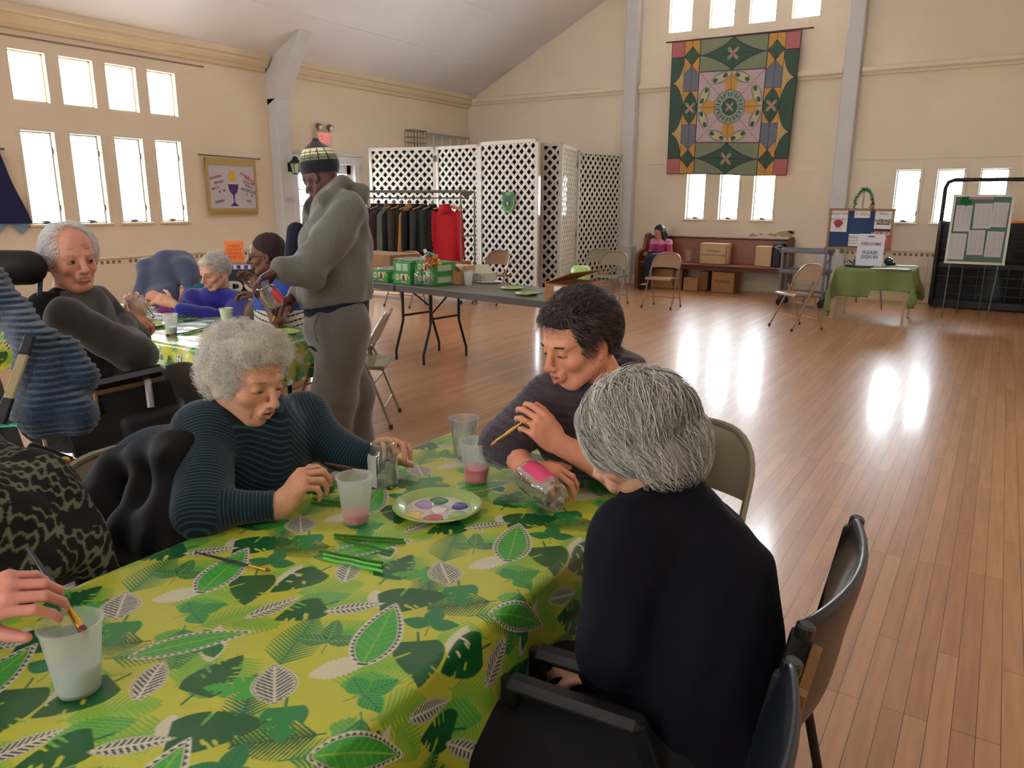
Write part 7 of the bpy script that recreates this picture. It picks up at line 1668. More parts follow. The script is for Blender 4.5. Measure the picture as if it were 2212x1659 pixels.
# ================================================================== white-haired man looking round from the wheelchair
def white_haired_man():
    sk = np.array(rgb(208, 150, 128))
    p = Person('white-haired man in an olive brown sweater looking round from a wheelchair', (-2.75, 1.45, 0), sk, .0030)
    D = 2.72
    J = dict(pelvis=P(140, 880, 2.75), belly=P(150, 800, 2.75), chest=P(160, 715, 2.78), shR=P(140, 690, 2.58), shL=P(205, 655, 2.98), elR=P(298, 768, 2.62), wrR=P(265, 700, 2.98), elL=P(285, 740, 3.02), wrL=P(285, 690, 3.10))
    for sd, dd in (('R', -.1), ('L', .12)): J['hip'+sd] = J['pelvis']+TC*-dd*.8+RT*.02; J['kn'+sd] = P(400, 835, 2.95+dd); J['an'+sd] = np.array((*P(405, 1010, 2.95+dd)[:2], .16))
    hd = P(156, 558, D); f = dv(.76, .64, -.07)
    p.head(hd, f, unit(ZU-RT*.02), sc=.99, old=1.0, eyes='open', look=(-.25, -.12), brow=.5, brow_col=rgb(170, 160, 150), iris=(.05, .05, .05), lips=rgb(184, 120, 108), cheek=.85, nose=1.2, jaw=.96, lipw=.9); p.face_parts(); c7 = P(150, 640, 2.80); p.neck(p.T(0, -.025, -.06), c7, .054, .060)
    p.P += torso(J, -.02)+arm(J, 'R')+arm(J, 'L')+leg(J, 'R')+leg(J, 'L')+foot(J, 'R', (RT*.9)[:2])+foot(J, 'L', (RT*.9)[:2])
    p.hand(J['wrL'], unit(P(292, 645, 3.12)-J['wrL']), dv(.6, .6, .3), side=1, curl=((50, 60, 40),)*4, spread=2, thumb=(40, 20, 20), sc=1.05)
    p.P.append(C_(J['wrR'], P(262, 690, 3.05), .026, .026, .02)); p.hand(P(258, 688, 3.04), unit(RT*.8-ZU*.1-TC*.4), dv(0, .3, 1), side=-1, curl=((40, 50, 30),)*4, spread=2)
    p.build_body(skin_mat('skin_ruddy', sk), freckle=.3)
    m = mat('olive_sweater', rgb(52, 46, 40), rough=.95, bump=.4, bscale=110, noise=.1, nscale=30, sheen=.3)
    g = [C_(J['pelvis'], J['belly'], .16, .16, .05), C_(J['belly'], J['chest'], .16, .155, .05), C_(J['shR'], J['shL'], .066, .062, .05), C_(J['chest'], (J['shR']+J['shL'])/2, .135, .09, .05), C_(J['shR'], J['elR'], .072, .062, .03), C_(J['elR'], J['wrR'], .062, .042, .03), C_(J['shL'], J['elL'], .07, .06, .04), C_(J['elL'], J['wrL']-ZU*.01, .055, .042, .03)]
    p.cloth('olive_sweater', g+[C_(c7+np.array((0, 0, .02)), p.T(0, .01, -.06), .056, .06, .01, True)], m, .007, lambda q: wob(q, 14, .008, 41)+wob(q, 36, .004, 42))
    p.cloth('dark_hood', [C_(P(105, 668, 2.66), P(150, 640, 2.80), .035, .05, .03), C_(P(100, 670, 2.66), P(92, 760, 2.62), .04, .05, .03), C_(P(150, 640, 2.84), P(205, 655, 2.98), .045, .03, .03), E_(P(105, 720, 2.68), (.09, .09, .14), None, .03)], mat('black_fabric', rgb(9, 9, 12), rough=.95, bump=.3, bscale=80), .007, folds(9, .006, 18))
    p.cloth('grey_trousers', leg(J, 'R', .024)+leg(J, 'L', .024)+[C_(J['pelvis']-ZU*.02, J['pelvis'], .15, .15, .04)], mat('grey_trousers', rgb(64, 58, 52), rough=.9), .009, folds(6, .008, 14))
    for s in 'RL': shoe(p, J, s, (RT*.9)[:2], mat('black_shoe'))
    T, R = p.T, p.hR
    cap = [E_(T(0, -.034, .024), np.array((.0815, .090, .082)), R, .02), E_(T(0, -.085, -.035), (.058, .030, .045), R, .03), E_(T(0, .104, .044), (.054, .105, .100), R, .02, True), E_(T(0, .02, -.085), (.09, .12, .058), R, .012, True)]
    for x in (-1, 1): cap.append(E_(T(x*.084, -.008, -.016), (.018, .022, .03), R, .008, True))
    p.cloth('white_hair', cap, mat('hair_base_silver', rgb(214, 208, 204), rough=.8), .004, lambda q: wob(q, 60, .002, 4))
    reg = lambda P_, D_: (P_[:, 2] > -.05) & ~(((P_[:, 0]/.052)**2+((P_[:, 2]-.04)/.075)**2 < 1) & (P_[:, 1] > .01)) & ~((P_[:, 1] > .03) & (P_[:, 2] < .02)) & ~((np.abs(P_[:, 0]) > .055) & (np.abs(P_[:, 1]+.01) < .03) & (P_[:, 2] < .018))
    p.hair('hair_strands', 2600, reg, lambda b: np.stack([b[:, 0]*6, -.5+0*b[:, 0], -.5+0*b[:, 0]], 1), .045, M_hair('silver'), [rgb(244, 242, 240), rgb(226, 222, 218), rgb(250, 250, 248)], lift=(.006, .020), rad=.0009, rnd=.3, rr=(.079, .096, .088), seed=6, seg=6)
    jb = P(302, 672, 3.10); jd = unit(ZU*.9+TC*.3-RT*.3); x = unit(np.cross(jd, (0, 1., 0))); Rz = np.column_stack([x, np.cross(jd, x), jd])
    j = thing('glass_jar', 'clear glass jar held up by the white-haired man', 'jar', jb); MB().lathe([(r, z) for r, z in JAR[1:]], jb-jd*.06, 28, Rz).build('jar_glass', M_glass, j, world=True, smooth=SM)
white_haired_man()
# ================================================================== woman in the royal blue sweater at the far side of the left table
def blue_woman():
    sk = np.array(rgb(216, 160, 132))
    p = Person('elderly woman with short white hair in a royal blue sweater', (-4.55, 3.5, 0), sk, .0042)
    J = dict(pelvis=P(478, 720, 5.45), belly=P(476, 690, 5.40), chest=P(468, 660, 5.32), shR=P(420, 645, 5.28), shL=P(512, 650, 5.30), elR=P(420, 682, 5.15), wrR=P(382, 664, 5.02), elL=P(500, 692, 5.10), wrL=P(392, 668, 4.95))
    for sd, dx in (('R', -.1), ('L', .1)): J['hip'+sd] = J['pelvis']+RT*dx; J['kn'+sd] = J['pelvis']+RT*dx*1.2+np.array((0, -.42, 0)); J['an'+sd] = np.array((*(J['pelvis']+RT*dx*1.2+np.array((0, -.42, 0)))[:2], .10))
    hd = P(463, 588, 5.20); f = dv(-.52, .80, -.28)
    p.head(hd, f, ZU, sc=1.04, old=1., eyes='open', look=(.1, -.2), brow=.5, brow_col=rgb(120, 100, 90), lips=rgb(170, 90, 84), nose=1.1, cheek=.95); p.face_parts(); c7 = P(478, 640, 5.34); p.neck(p.T(0, -.03, -.05), c7+ZU*-.02, .050, .058)
    p.P += torso(J, -.02)+arm(J, 'R')+arm(J, 'L')+leg(J, 'R')+leg(J, 'L')+foot(J, 'R', (0, -1))+foot(J, 'L', (0, -1))
    p.P += [C_(J['wrL'], P(372, 655, 4.95), .026, .026, .02), C_(J['wrR'], P(352, 650, 5.0), .026, .026, .02)]
    p.hand(P(370, 654, 4.95), unit(-RT+ZU*.35), dv(-.2, .8, .5), side=1, curl=((75, 80, 50),)*4, spread=2, thumb=(50, 20, 20), sc=1.05); p.hand(P(350, 648, 5.02), unit(-RT*.8+ZU*.4), dv(.1, .6, .7), side=-1, curl=((78, 80, 50),)*4, spread=2, thumb=(50, 20, 20), sc=1.05)
    p.build_body(skin_mat('skin_fair2', sk))
    g = [C_(J['pelvis'], J['belly'], .15, .15, .05), C_(J['belly'], J['chest'], .15, .14, .05), C_(J['shR'], J['shL'], .068, .068, .06), C_(J['chest'], (J['shR']+J['shL'])/2, .13, .10, .05), C_(J['shR'], J['elR'], .066, .055, .04), C_(J['elR'], J['wrR'], .05, .04, .03), C_(J['shL'], J['elL'], .070, .058, .04), C_(J['elL'], J['wrL'], .056, .042, .03)]
    p.cloth('blue_sweater', g+[C_(c7+ZU*.02, p.T(0, .01, -.05), .058, .06, .01, True)], mat('royal_blue_knit', rgb(34, 34, 134), rough=.9, bump=.3, bscale=120, noise=.15, nscale=8, sheen=.3), .008, folds(5, .007, 15))
    p.cloth('trousers', leg(J, 'R', .02)+leg(J, 'L', .02), mat('dark_trousers', rgb(20, 20, 26), rough=.9), .012)
    T, R = p.T, p.hR
    cap = [E_(T(0, -.028, .034), np.array((.080, .100, .090)), R, .02), E_(T(0, .04, .085), (.055, .04, .028), R, .02), E_(T(0, .095, -.0), (.066, .055, .078), R, .012, True), E_(T(0, .01, -.085), (.09, .12, .058), R, .012, True)]
    for x in (-1, 1): cap.append(E_(T(x*.086, -.010, -.016), (.022, .024, .034), R, .008, True))
    p.cloth('white_hair', cap, mat('hair_base_white', rgb(176, 160, 142), rough=.9), .005)
    reg = lambda P_, D_: ((P_[:, 1] < .055) | (P_[:, 2] > .07)) & (P_[:, 2] > -.05) & ~((P_[:, 1] > .035) & (P_[:, 2] < .03)) & ~((np.abs(P_[:, 0]) > .055) & (np.abs(P_[:, 1]+.01) < .03) & (P_[:, 2] < .018))
    p.hair('hair_strands', 1500, reg, lambda b: np.stack([b[:, 0]*6, -.6+0*b[:, 0], -.5+0*b[:, 0]], 1), .05, M_hair('silver'), [rgb(232, 228, 220), rgb(206, 200, 190), rgb(240, 238, 232)], lift=(.006, .014), rad=.0014, rnd=.25, rr=(.080, .099, .090), seed=7, seg=5)
blue_woman()
# ================================================================== woman with glasses in blue with a striped hem
def glasses_woman():
    sk = np.array(rgb(112, 72, 56))
    p = Person('woman with short brown hair and glasses in a blue and striped top', (-3.75, 3.4, 0), sk, .0040)
    D = 4.85
    J = dict(pelvis=P(622, 730, D), belly=P(615, 690, D), chest=P(606, 650, D), shR=P(600, 618, D+.16), shL=P(622, 622, D-.14), elR=P(590, 678, D+.1), wrR=P(560, 640, D), elL=P(600, 690, D-.25), wrL=P(560, 625, D-.25))
    for sd, dx in (('R', .1), ('L', -.1)): J['hip'+sd] = J['pelvis']+np.array((0, dx, 0)); J['kn'+sd] = J['hip'+sd]+np.array((-.40, -.05, .0)); J['an'+sd] = np.array((J['kn'+sd][0], J['kn'+sd][1], .1))
    hd = P(573, 552, D); f = dv(-.96, .16, -.10)
    p.head(hd, f, ZU, sc=1.05, old=.3, eyes='open', look=(0, -.2), brow=.6, brow_col=(.02, .014, .012), iris=(.02, .012, .01), lips=rgb(120, 66, 62), nose=1.15, cheek=1.05); p.face_parts(); c7 = P(604, 600, D+.02); p.neck(p.T(0, -.03, -.05), c7, .056, .062)
    p.P += torso(J, -.01)+leg(J, 'R')+leg(J, 'L')+foot(J, 'R', (-1, 0))+foot(J, 'L', (-1, 0))
    p.P += [C_(J['shL'], J['elL'], .048, .042, .03), C_(J['elL'], J['wrL'], .040, .028, .03), C_(J['shR'], J['elR'], .048, .040, .03), C_(J['elR'], J['wrR'], .038, .026, .03)]
    p.hand(J['wrL'], unit(-RT*.5+ZU), dv(.5, -.6, .2), side=1, curl=((30, 40, 30),)*4, spread=5, sc=1.02); p.hand(J['wrR'], unit(-RT*.8+ZU*.2), dv(0, -.2, 1), side=-1, curl=((30, 40, 30),)*4, spread=5)
    p.build_body(skin_mat('skin_brown', sk))
    g = [C_(J['pelvis'], J['belly'], .18, .18, .05), C_(J['belly'], J['chest'], .18, .165, .05), C_(J['shR'], J['shL'], .085, .085, .07), C_(J['chest'], (J['shR']+J['shL'])/2, .155, .11, .05), C_(J['shL'], J['elL']*.35+J['shL']*.65, .085, .075, .04), C_(J['shR'], J['elR']*.5+J['shR']*.5, .08, .07, .04)]
    zz = P(600, 664, D)[2]
    def cc(V):
        c = np.tile(np.array(rgb(48, 72, 150)), (len(V), 1)); h = zz-V[:, 2]; st = h+.02*np.sin((V@RT)*14); m = h > 0; c[m] = rgb(206, 200, 190); c[m & (np.abs((st/.036) % 1-.5) < .13)] = rgb(26, 26, 30); return {'Col': c}
    p.cloth('blue_striped_top', g+[C_(c7+ZU*.02, p.T(0, .01, -.05), .062, .06, .01, True)], mat('top_cotton', rough=.9, attr='Col', bump=.2, bscale=90), .0065, folds(15, .007, 14), attrs=cc)
    p.cloth('trousers', leg(J, 'R', .02)+leg(J, 'L', .02), mat('dark_trousers'), .012)
    T, R = p.T, p.hR
    cap = [E_(T(0, -.030, .042), np.array((.090, .108, .100)), R, .02), E_(T(0, -.07, -.02), (.075, .05, .05), R, .03), E_(T(0, .105, -.015), (.08, .07, .085), R, .012, True), E_(T(0, .02, -.085), (.10, .12, .055), R, .012, True)]
    for x in (-1, 1): cap.append(E_(T(x*.088, -.004, -.016), (.022, .026, .034), R, .008, True))
    p.cloth('brown_hair', cap, mat('hair_brown', rgb(48, 30, 26), rough=.85, bump=.8, bscale=220), .005, lambda q: wob(q, 110, .002, 4))
    b = MB()
    for x in (-1, 1):
        b.tube([T(x*(.032+.022*cos(t)), .094-.006*abs(cos(t)), -.004+.017*sin(t)) for t in np.linspace(0, 2*pi, 18)[:-1]], .0020, 6, closed=True); b.tube([T(x*.054, .090, .002), T(x*.076, .03, .004), T(x*.079, -.01, .0)], .0020, 6)
    b.tube([T(-.010, .096, .0), T(0, .100, .003), T(.010, .096, .0)], .0016, 6); b.build('eyeglasses', mat('dark_frame', rgb(40, 22, 22), rough=.3), p.root, world=True)
glasses_woman()
# ================================================================== girl on the pew
def girl():
    sk = np.array(rgb(196, 140, 116))
    y0 = 12.86; G = lambda px, py, y: ony(px, py, y)
    p = Person('girl with long dark hair in a pink top sitting on the pew', (-5.2, 12.8, 0), sk, .0060)
    J = dict(pelvis=np.array((G(1428, 560, 12.85)[0], 12.84, .58)), belly=G(1428, 552, 12.86), chest=G(1428, 533, 12.86), shR=G(1411, 523, 12.84), shL=G(1446, 524, 12.86), elR=G(1405, 545, 12.72), wrR=G(1399, 546, 12.58), elL=G(1447, 549, 12.74), wrL=G(1420, 550, 12.58))
    for sd, px in (('R', 1402), ('L', 1412)): J['hip'+sd] = J['pelvis']+np.array((-.07 if sd == 'R' else .07, 0, -.02)); J['kn'+sd] = np.array((G(px, 560, 12.45)[0], 12.45, .54)); J['an'+sd] = np.array((G(px-8 if sd == 'R' else px-14, 612, 12.40)[0], 12.42, .11))
    hd = G(1424, 502, 12.80); f = unit((-.35, -.75, -.45))
    p.head(hd, f, ZU, sc=1.0, eyes='down', brow=.5, brow_col=(.01, .01, .01), lips=rgb(170, 90, 90)); p.face_parts(); c7 = G(1428, 520, 12.86); p.neck(p.T(0, -.03, -.05), c7, .045, .05)
    p.P += torso(J, -.025)+arm(J, 'R', -.005)+arm(J, 'L', -.005)+leg(J, 'R', -.01)+leg(J, 'L', -.01)+foot(J, 'R', (-.3, -1))+foot(J, 'L', (-.3, -1))
    p.hand(J['wrR'], unit((.1, -1, .1)), (0, 0, 1), side=-1, curl=((25, 30, 20),)*4); p.hand(J['wrL'], unit((-.6, -.7, .1)), (0, 0, 1), side=1, curl=((25, 30, 20),)*4)
    p.build_body(skin_mat('skin_tan', sk))
    g = [C_(J['pelvis'], J['belly'], .125, .12, .05), C_(J['belly'], J['chest'], .12, .12, .05), C_(J['shR'], J['shL'], .055, .055, .05), C_(J['chest'], (J['shR']+J['shL'])/2, .11, .08, .05), C_(J['shR'], J['elR'], .056, .046, .03), C_(J['shL'], J['elL'], .056, .046, .03), C_(J['elL'], J['wrL']*.6+J['elL']*.4, .045, .038, .03)]
    zs = J['shL'][2]-.03
    p.cloth('pink_top', g, mat('pink_cotton', rough=.9, attr='Col'), .009, folds(2, .004, 16), attrs=lambda V: {'Col': np.where((V[:, 2] > zs)[:, None], np.array(rgb(206, 130, 160)), np.array(rgb(158, 56, 96)))})
    p.cloth('jeans', leg(J, 'R', .012)+leg(J, 'L', .012)+[C_(J['pelvis']-ZU*.03, J['pelvis'], .12, .12, .04)], mat('dark_denim', rgb(40, 50, 78), rough=.9), .010)
    for s in 'RL': shoe(p, J, s, (-.3, -1), mat('black_shoe'))
    T, R = p.T, p.hR
    hr = [E_(T(0, -.026, .036), np.array((.082, .102, .095)), R, .02), C_(T(-.065, -.01, .0), T(-.085, .03, -.24), .030, .040, .03), C_(T(.065, -.01, .0), T(.095, .04, -.30), .030, .045, .03), C_(T(0, -.09, .0), T(0, -.09, -.2), .05, .06, .04), E_(T(0, .09, -.02), (.060, .05, .085), R, .012, True)]
    p.cloth('long_hair', hr, mat('hair_black_long', rgb(30, 18, 22), rough=.45, bump=.5, bscale=60, stretch=(1, 1, .1)), .008)
    ph = thing('mobile_phone', 'small dark mobile phone in the hands of the girl on the pew', 'phone', G(1402, 545, 12.50)); MB().box((0, 0, 0), (.13, .07, .012), rotm('X', .5), bev=.004).build('phone_body', M_dark, ph)
girl()
# ================================================================== person at the lower left, mostly outside the frame
def leopard_woman():
    sk = np.array(rgb(204, 138, 122))
    p = Person('person in a dark leopard-print wrap dipping a brush, at the lower left', (-1.85, .45, 0), sk, .0026)
    wr = P(-75, 1322, 1.16)
    J = dict(pelvis=P(-190, 1400, 1.60), belly=P(-200, 1260, 1.58), chest=P(-205, 1120, 1.56), shR=P(-290, 1110, 1.32), shL=P(-140, 1040, 1.72), elR=P(-260, 1350, 1.14), wrR=wr, elL=P(-110, 1250, 1.74), wrL=P(-40, 1330, 1.72))
    for sd, dy in (('R', -.10), ('L', .10)): J['hip'+sd] = J['pelvis']+np.array((0, dy, -.03)); J['kn'+sd] = J['hip'+sd]+np.array((.40, .02, .0)); J['an'+sd] = np.array((*(J['kn'+sd][:2]), .10))
    hd = P(-200, 850, 1.50); p.head(hd, (.9, .1, -.4), ZU, sc=1., old=.5, eyes='down', brow=.6); p.face_parts(); c7 = P(-215, 990, 1.58); p.neck(p.T(0, -.03, -.05), c7)
    p.P += torso(J, -.02)+arm(J, 'R')+arm(J, 'L')+leg(J, 'R')+leg(J, 'L')+foot(J, 'R', (1, 0))+foot(J, 'L', (1, 0))
    y = unit(P(60, 1262, 1.13)-wr); p.hand(wr, y, dv(-.1, .62, .78), side=1, curl=((30, 50, 32), (36, 55, 34), (40, 58, 34), (44, 58, 34)), spread=2, thumb=(28, 4, 4), sc=1.08, thumb_in=-.1); p.hand(J['wrL'], unit((1, -.3, 0)), (0, 0, 1), side=-1, curl=((20, 30, 20),)*4)
    p.build_body(skin_mat('skin_pink', sk))
    blk = mat('black_knit_fine', rgb(12, 12, 14), rough=.9)
    g = [C_(J['pelvis'], J['belly'], .16, .155, .05), C_(J['belly'], J['chest'], .155, .15, .05), C_(J['shR'], J['shL'], .07, .07, .06), C_(J['chest'], (J['shR']+J['shL'])/2, .14, .10, .05), C_(J['shR'], J['elR'], .07, .055, .04), C_(J['elR'], wr-unit(wr-J['elR'])*.02, .05, .036, .03), C_(J['shL'], J['elL'], .07, .055, .04), C_(J['elL'], J['wrL'], .05, .036, .03)]
    p.cloth('black_top', g+[C_(c7+ZU*.03, p.T(0, 0, -.05), .056, .06, .01, True)], blk, .008)
    p.cloth('trousers', leg(J, 'R', .02)+leg(J, 'L', .02), mat('black_trousers'), .010)
    def leo(V):
        n = np.abs(wob(V, 95, 1, 1)); n2 = wob(V, 55, 1, 7); c = np.tile(np.array(rgb(14, 14, 14)), (len(V), 1)); m = (n < .34) & (n2 > -.3); c[m] = rgb(104, 104, 84); return {'Col': c}
    w = [C_(P(-70, 1040, 1.70), P(70, 1075, 1.62), .12, .085, .05), C_(P(70, 1075, 1.62), P(165, 1180, 1.60), .085, .055, .05), C_(P(165, 1180, 1.60), P(238, 1236, 1.62), .055, .022, .04), C_(P(-60, 1140, 1.5), P(90, 1205, 1.52), .12, .06, .05)]
    p.cloth('leopard_wrap', w, mat('leopard_cloth', rough=.9, attr='Col', bump=.3, bscale=60), .0038, folds(8, .008, 16), attrs=leo)
    hb = P(-30, 1160, 1.10)
    cc_ = onz(172, 1488, CZ)+ZU*.085; bt = P(190, 1378, dep(cc_)); brush(P(62, 1186, dep(cc_)+.07), bt, 'broad black-handled brush with a brass ferrule dipped in the nearest cup', r=.0052, bris=mat('wet_red_bristle', rgb(110, 44, 48), rough=.4), lb=.022, lf=.042, wide=1.1)
leopard_woman()
# ------------------------------------------------------------------ padded black armchairs at the near table
M_tanedge = mat('tan_chair_steel', rgb(140, 106, 66), rough=.35, metal=.3)
def armchair(label, loc, rz):
    root = thing('padded_armchair', label, 'chair', (*loc, 0), rz, 'black padded folding armchairs')
    for s in (-1, 1):
        MB().box((s*.235, .190, .645), (.022, .035, .40), rotm('X', -.16), bev=.004).build('back_post', M_bmetal, root)
        MB().box((s*.235, .215, .635), (.018, .014, .38), rotm('X', -.16)).build('tan_edge_strip', M_tanedge, root)
        MB().lathe([(.0, -.012), (.014, -.012), (.015, -.006), (.015, .008), (.011, .012), (0, .012)], (s*.243, .226, .852), 16, rotm('X', -.16), cap0=False).build('post_cap', M_black, root, smooth=SM)
        MB().box((s*.245, -.125, .650), (.046, .27, .028), rotm('X', .06), bev=.012).build('armrest', mat('black_arm_pad', rgb(18, 19, 20), rough=.5, bump=.4, bscale=300), root, smooth=SM)
        MB().box((s*.245, -.255, .33), (.020, .035, .64), rotm('X', 0.0), bev=.004).build('front_leg', mat('black_frame', rgb(16, 17, 18), rough=.45, metal=.3, bump=.2, bscale=200), root)
        MB().box((s*.245, .06, .50), (.018, .034, .34), rotm('X', .38), bev=.004).build('arm_support', mat('black_frame', rgb(16, 17, 18)), root); MB().tube([(s*.235, .16, .52), (s*.235, .17, .40), (s*.235, .27, .0)], .011, 8).build('rear_leg', M_bmetal, root, smooth=SM)
        MB().tube([(s*.225, .14, .46), (s*.225, -.20, .30), (s*.225, -.25, .10)], .008, 8).build('tan_brace', M_tanedge, root, smooth=SM)
    def back(u, v):
        x = (2*u-1)*.240; z = .60+.268*v; return (x, .150+.16*(z-.46)+.045*(1-(2*u-1)**2)-.012*sin(pi*v), z)
    b = MB().grid(back, 20, 10); n = len(b.v); b.add([(p[0], p[1]+.030-.012*abs(2*(i//21)/10-1)**3, p[2]) for i, p in enumerate(b.v[:n])], [tuple(f[::-1]) for f in b.f])
    nu = 21; nv = 11; ring = [i for i in range(nu)]+[nu*j+nu-1 for j in range(1, nv)]+[nu*(nv-1)+i for i in range(nu-2, -1, -1)]+[nu*j for j in range(nv-2, 0, -1)]; L = len(ring)
    for i in range(L): b.f.append((ring[i], ring[(i+1) % L], n+ring[(i+1) % L], n+ring[i])[::-1]); b.m.append(0)
    o = b.build('padded_backrest', mat('black_vinyl_pad', rgb(11, 14, 22), rough=.36, coat=.2, bump=.25, bscale=260, spec=.4), root, smooth=3.2); o.modifiers.new('s', 'SUBSURF').levels = 1; o.modifiers['s'].render_levels = 1
    MB().box((0, -.03, .46), (.45, .42, .05), bev=.02).build('padded_seat', M_black, root, smooth=SM)
    MB().box((0, -.25, .16), (.47, .018, .025)).box((0, -.25, .40), (.47, .018, .025)).build('front_rail', M_bmetal, root)
    return root
armchair('black padded armchair holding the grey-haired person in navy', (-.405, 1.372), radians(-90))
armchair('empty black padded armchair nearest the camera at the table side', (-.40, .775), radians(-90))
dup(fc_g, (-.80, 2.24, 0), radians(-4), 'beige metal folding chair under the woman in the charcoal cardigan')
dup(fc_g, (-1.95, 1.14, 0), radians(90), 'beige metal folding chair under the curly-haired woman, covered by a black coat')
cb_ = onz(8, 885, .77); dup(fc_g, (cb_[0]-.12, cb_[1]-.12, 0), radians(150), 'beige metal folding chair at the left edge below the blue scarf')
# ------------------------------------------------------------------ draped garments
def drape_obj(name, label, cat, prims, m, res, disp=None, attrs=None):
    V, Q = sdf_mesh(prims, res, disp); base = V.mean(0); base[2] = V[:, 2].min(); o = np_mesh(name, V-base, Q, m, None, attrs(V) if attrs else None); o.location = tuple(base); return tag(o, label, cat)
blkc = mat('black_coat_cloth', rgb(6, 6, 9), rough=.75, bump=.3, bscale=40, spec=.3)
drape_obj('black_coat', 'black quilted coat hung over the back of the curly-haired woman\'s chair', 'coat', [C_(P(258, 1002, 1.98), P(385, 975, 1.82), .040, .040, .04), C_(P(262, 1010, 1.98), P(232, 1110, 1.95), .050, .070, .05), C_(P(330, 1010, 1.90), P(310, 1150, 1.84), .052, .085, .05), C_(P(385, 1000, 1.84), P(375, 1150, 1.78), .050, .080, .05), C_(P(232, 1110, 1.95), P(250, 1230, 1.88), .075, .09, .05)], blkc, .007, lambda q: wob(q, 14, .010, 51)+wob(q, 34, .006, 52))
M_bk = mat('blue_knit', rgb(22, 48, 74), rough=.95, bump=1., bscale=210, bdist=.004, noise=.35, nscale=60, sheen=.4)
drape_obj('blue_knitted_scarf', 'thick blue knitted scarf hanging over the back of the wheelchair', 'scarf', [C_(P(-40, 600, 2.42), P(20, 672, 2.36), .060, .055, .03), C_(P(20, 672, 2.36), P(85, 745, 2.28), .058, .050, .03), C_(P(85, 745, 2.28), P(92, 890, 2.22), .060, .075, .03), C_(P(88, 760, 2.26), P(150, 890, 2.24), .040, .062, .03), C_(P(150, 760, 2.30), P(172, 815, 2.28), .045, .048, .012), C_(P(172, 815, 2.28), P(150, 880, 2.26), .045, .04, .02), C_(P(60, 890, 2.22), P(165, 905, 2.24), .045, .045, .03)], M_bk, .0045, lambda q: .0035*np.sin(q[:, 2]*2*pi/.017+wob(q, 10, 1.2, 3))+wob(q, 22, .006, 54))
drape_obj('grey_blue_jacket', 'slate blue fleece jacket draped over a chair by the radiator', 'jacket', [C_(P(318, 572, 6.0), P(392, 562, 6.0), .07, .07, .06), C_(P(318, 580, 5.95), P(312, 640, 5.9), .08, .075, .05), C_(P(360, 575, 5.95), P(362, 660, 5.85), .10, .09, .06), C_(P(395, 575, 5.95), P(412, 606, 5.9), .09, .055, .06), C_(P(340, 640, 5.85), P(350, 700, 5.8), .10, .08, .06)], mat('slate_fleece', rgb(72, 78, 104), rough=.95, bump=.3, bscale=60, sheen=.4), .012, lambda q: wob(q, 7, .02, 12)+wob(q, 20, .014, 13))
dup(fc_g, (*(onz(365, 560, .77)[:2]), 0), radians(30), 'beige metal folding chair under the slate blue jacket by the radiator')
drape_obj('teal_bag', 'teal and violet cloth bag hanging beside the woman in royal blue', 'bag', [C_(P(432, 625, 5.42), P(428, 668, 5.35), .045, .055, .03), C_(P(412, 632, 5.35), P(405, 668, 5.28), .040, .05, .03), C_(P(432, 622, 5.42), P(444, 620, 5.45), .03, .02, .03), C_(P(395, 668, 5.2), P(352, 672, 5.2), .05, .03, .04)], mat('teal_violet_cloth', rough=.9, attr='Col', bump=.3, bscale=30), .008, folds(4, .01, 14), attrs=lambda V: {'Col': np.where((V@RT < P(400, 650, 5.3)@RT)[:, None], np.array(rgb(120, 34, 110)), np.array(rgb(24, 96, 106)))})
# chair at the far left table under the woman in royal blue, and another under the woman with glasses
dup(fc_b, (*(P(482, 700, 5.50)[:2]), 0), radians(-8), 'tan metal folding chair under the woman in royal blue'); dup(fc_b, (*(P(632, 700, 4.98)[:2]), 0), radians(-80), 'tan metal folding chair under the woman with glasses')
# ------------------------------------------------------------------ black case with white letters and the orange sign on it
kc = P(545, 620, 6.3); az = radians(38)
cs = thing('equipment_case', 'black case with large white letters standing behind the left table', 'case', (kc[0], kc[1], 0), az)
Wc = P(640, 600, 6.3)-P(438, 600, 6.3); wc = np.linalg.norm(Wc); ztop = P(540, 571, 6.3)[2]
MB().box((0, .15, ztop/2), (wc, .3, ztop), bev=.02).build('case_body', mat('case_black', rgb(18, 18, 24), rough=.45), cs)
R2 = np.column_stack([(cos(az), sin(az), 0), (0, 0, 1), (sin(az), -cos(az), 0)]); text('white_lettering', 'PSI', mat('letter_cream', rgb(206, 200, 180), rough=.6), P(532, 629, 6.27), .215, R2, cs, bold=.002, sx=1.15)
b = MB()
for i in range(5): b.box((-wc*.20+i*.06, -.004, ztop-.018), (.032, .006, .03))
b.build('purple_checks', mat('purple_check', rgb(74, 56, 150), rough=.5), cs)
MB().box((-wc*.14, -.002, ztop-.018), (.32, .004, .036)).build('white_strip', M_white, cs)
og = thing('orange_sign', 'bright orange printed sheet standing on the black case', 'sign', P(508, 566, 6.25)); L0 = np.array(og.location)
MB().box(L0+np.array((0, 0, .085)), (.148, .004, .175), rotm('Z', az), bev=0).build('orange_sheet', mat('orange_paper', rgb(246, 132, 66), rough=.8), og, world=True)
text('faint_lettering', 'PLEASE\nDO NOT\nTOUCH\nTHANK YOU', mat('orange_ink', rgb(190, 90, 50), rough=.8), L0+np.array((sin(az)*.004, -cos(az)*.004, .085)), .03, R2, og)
kb = thing('keyboard_cover', 'dark glossy keyboard case lying behind the slate blue jacket', 'case', P(412, 585, 6.5), radians(36)); MB().box((0, 0, 0), (.75, .3, .11), bev=.02).build('case_lid', mat('glossy_black'), kb)
MB().box((0, 0, -.07), (.7, .28, .025)).build('tan_shelf', mat('shelf_tan', rgb(150, 116, 84), rough=.5), kb)
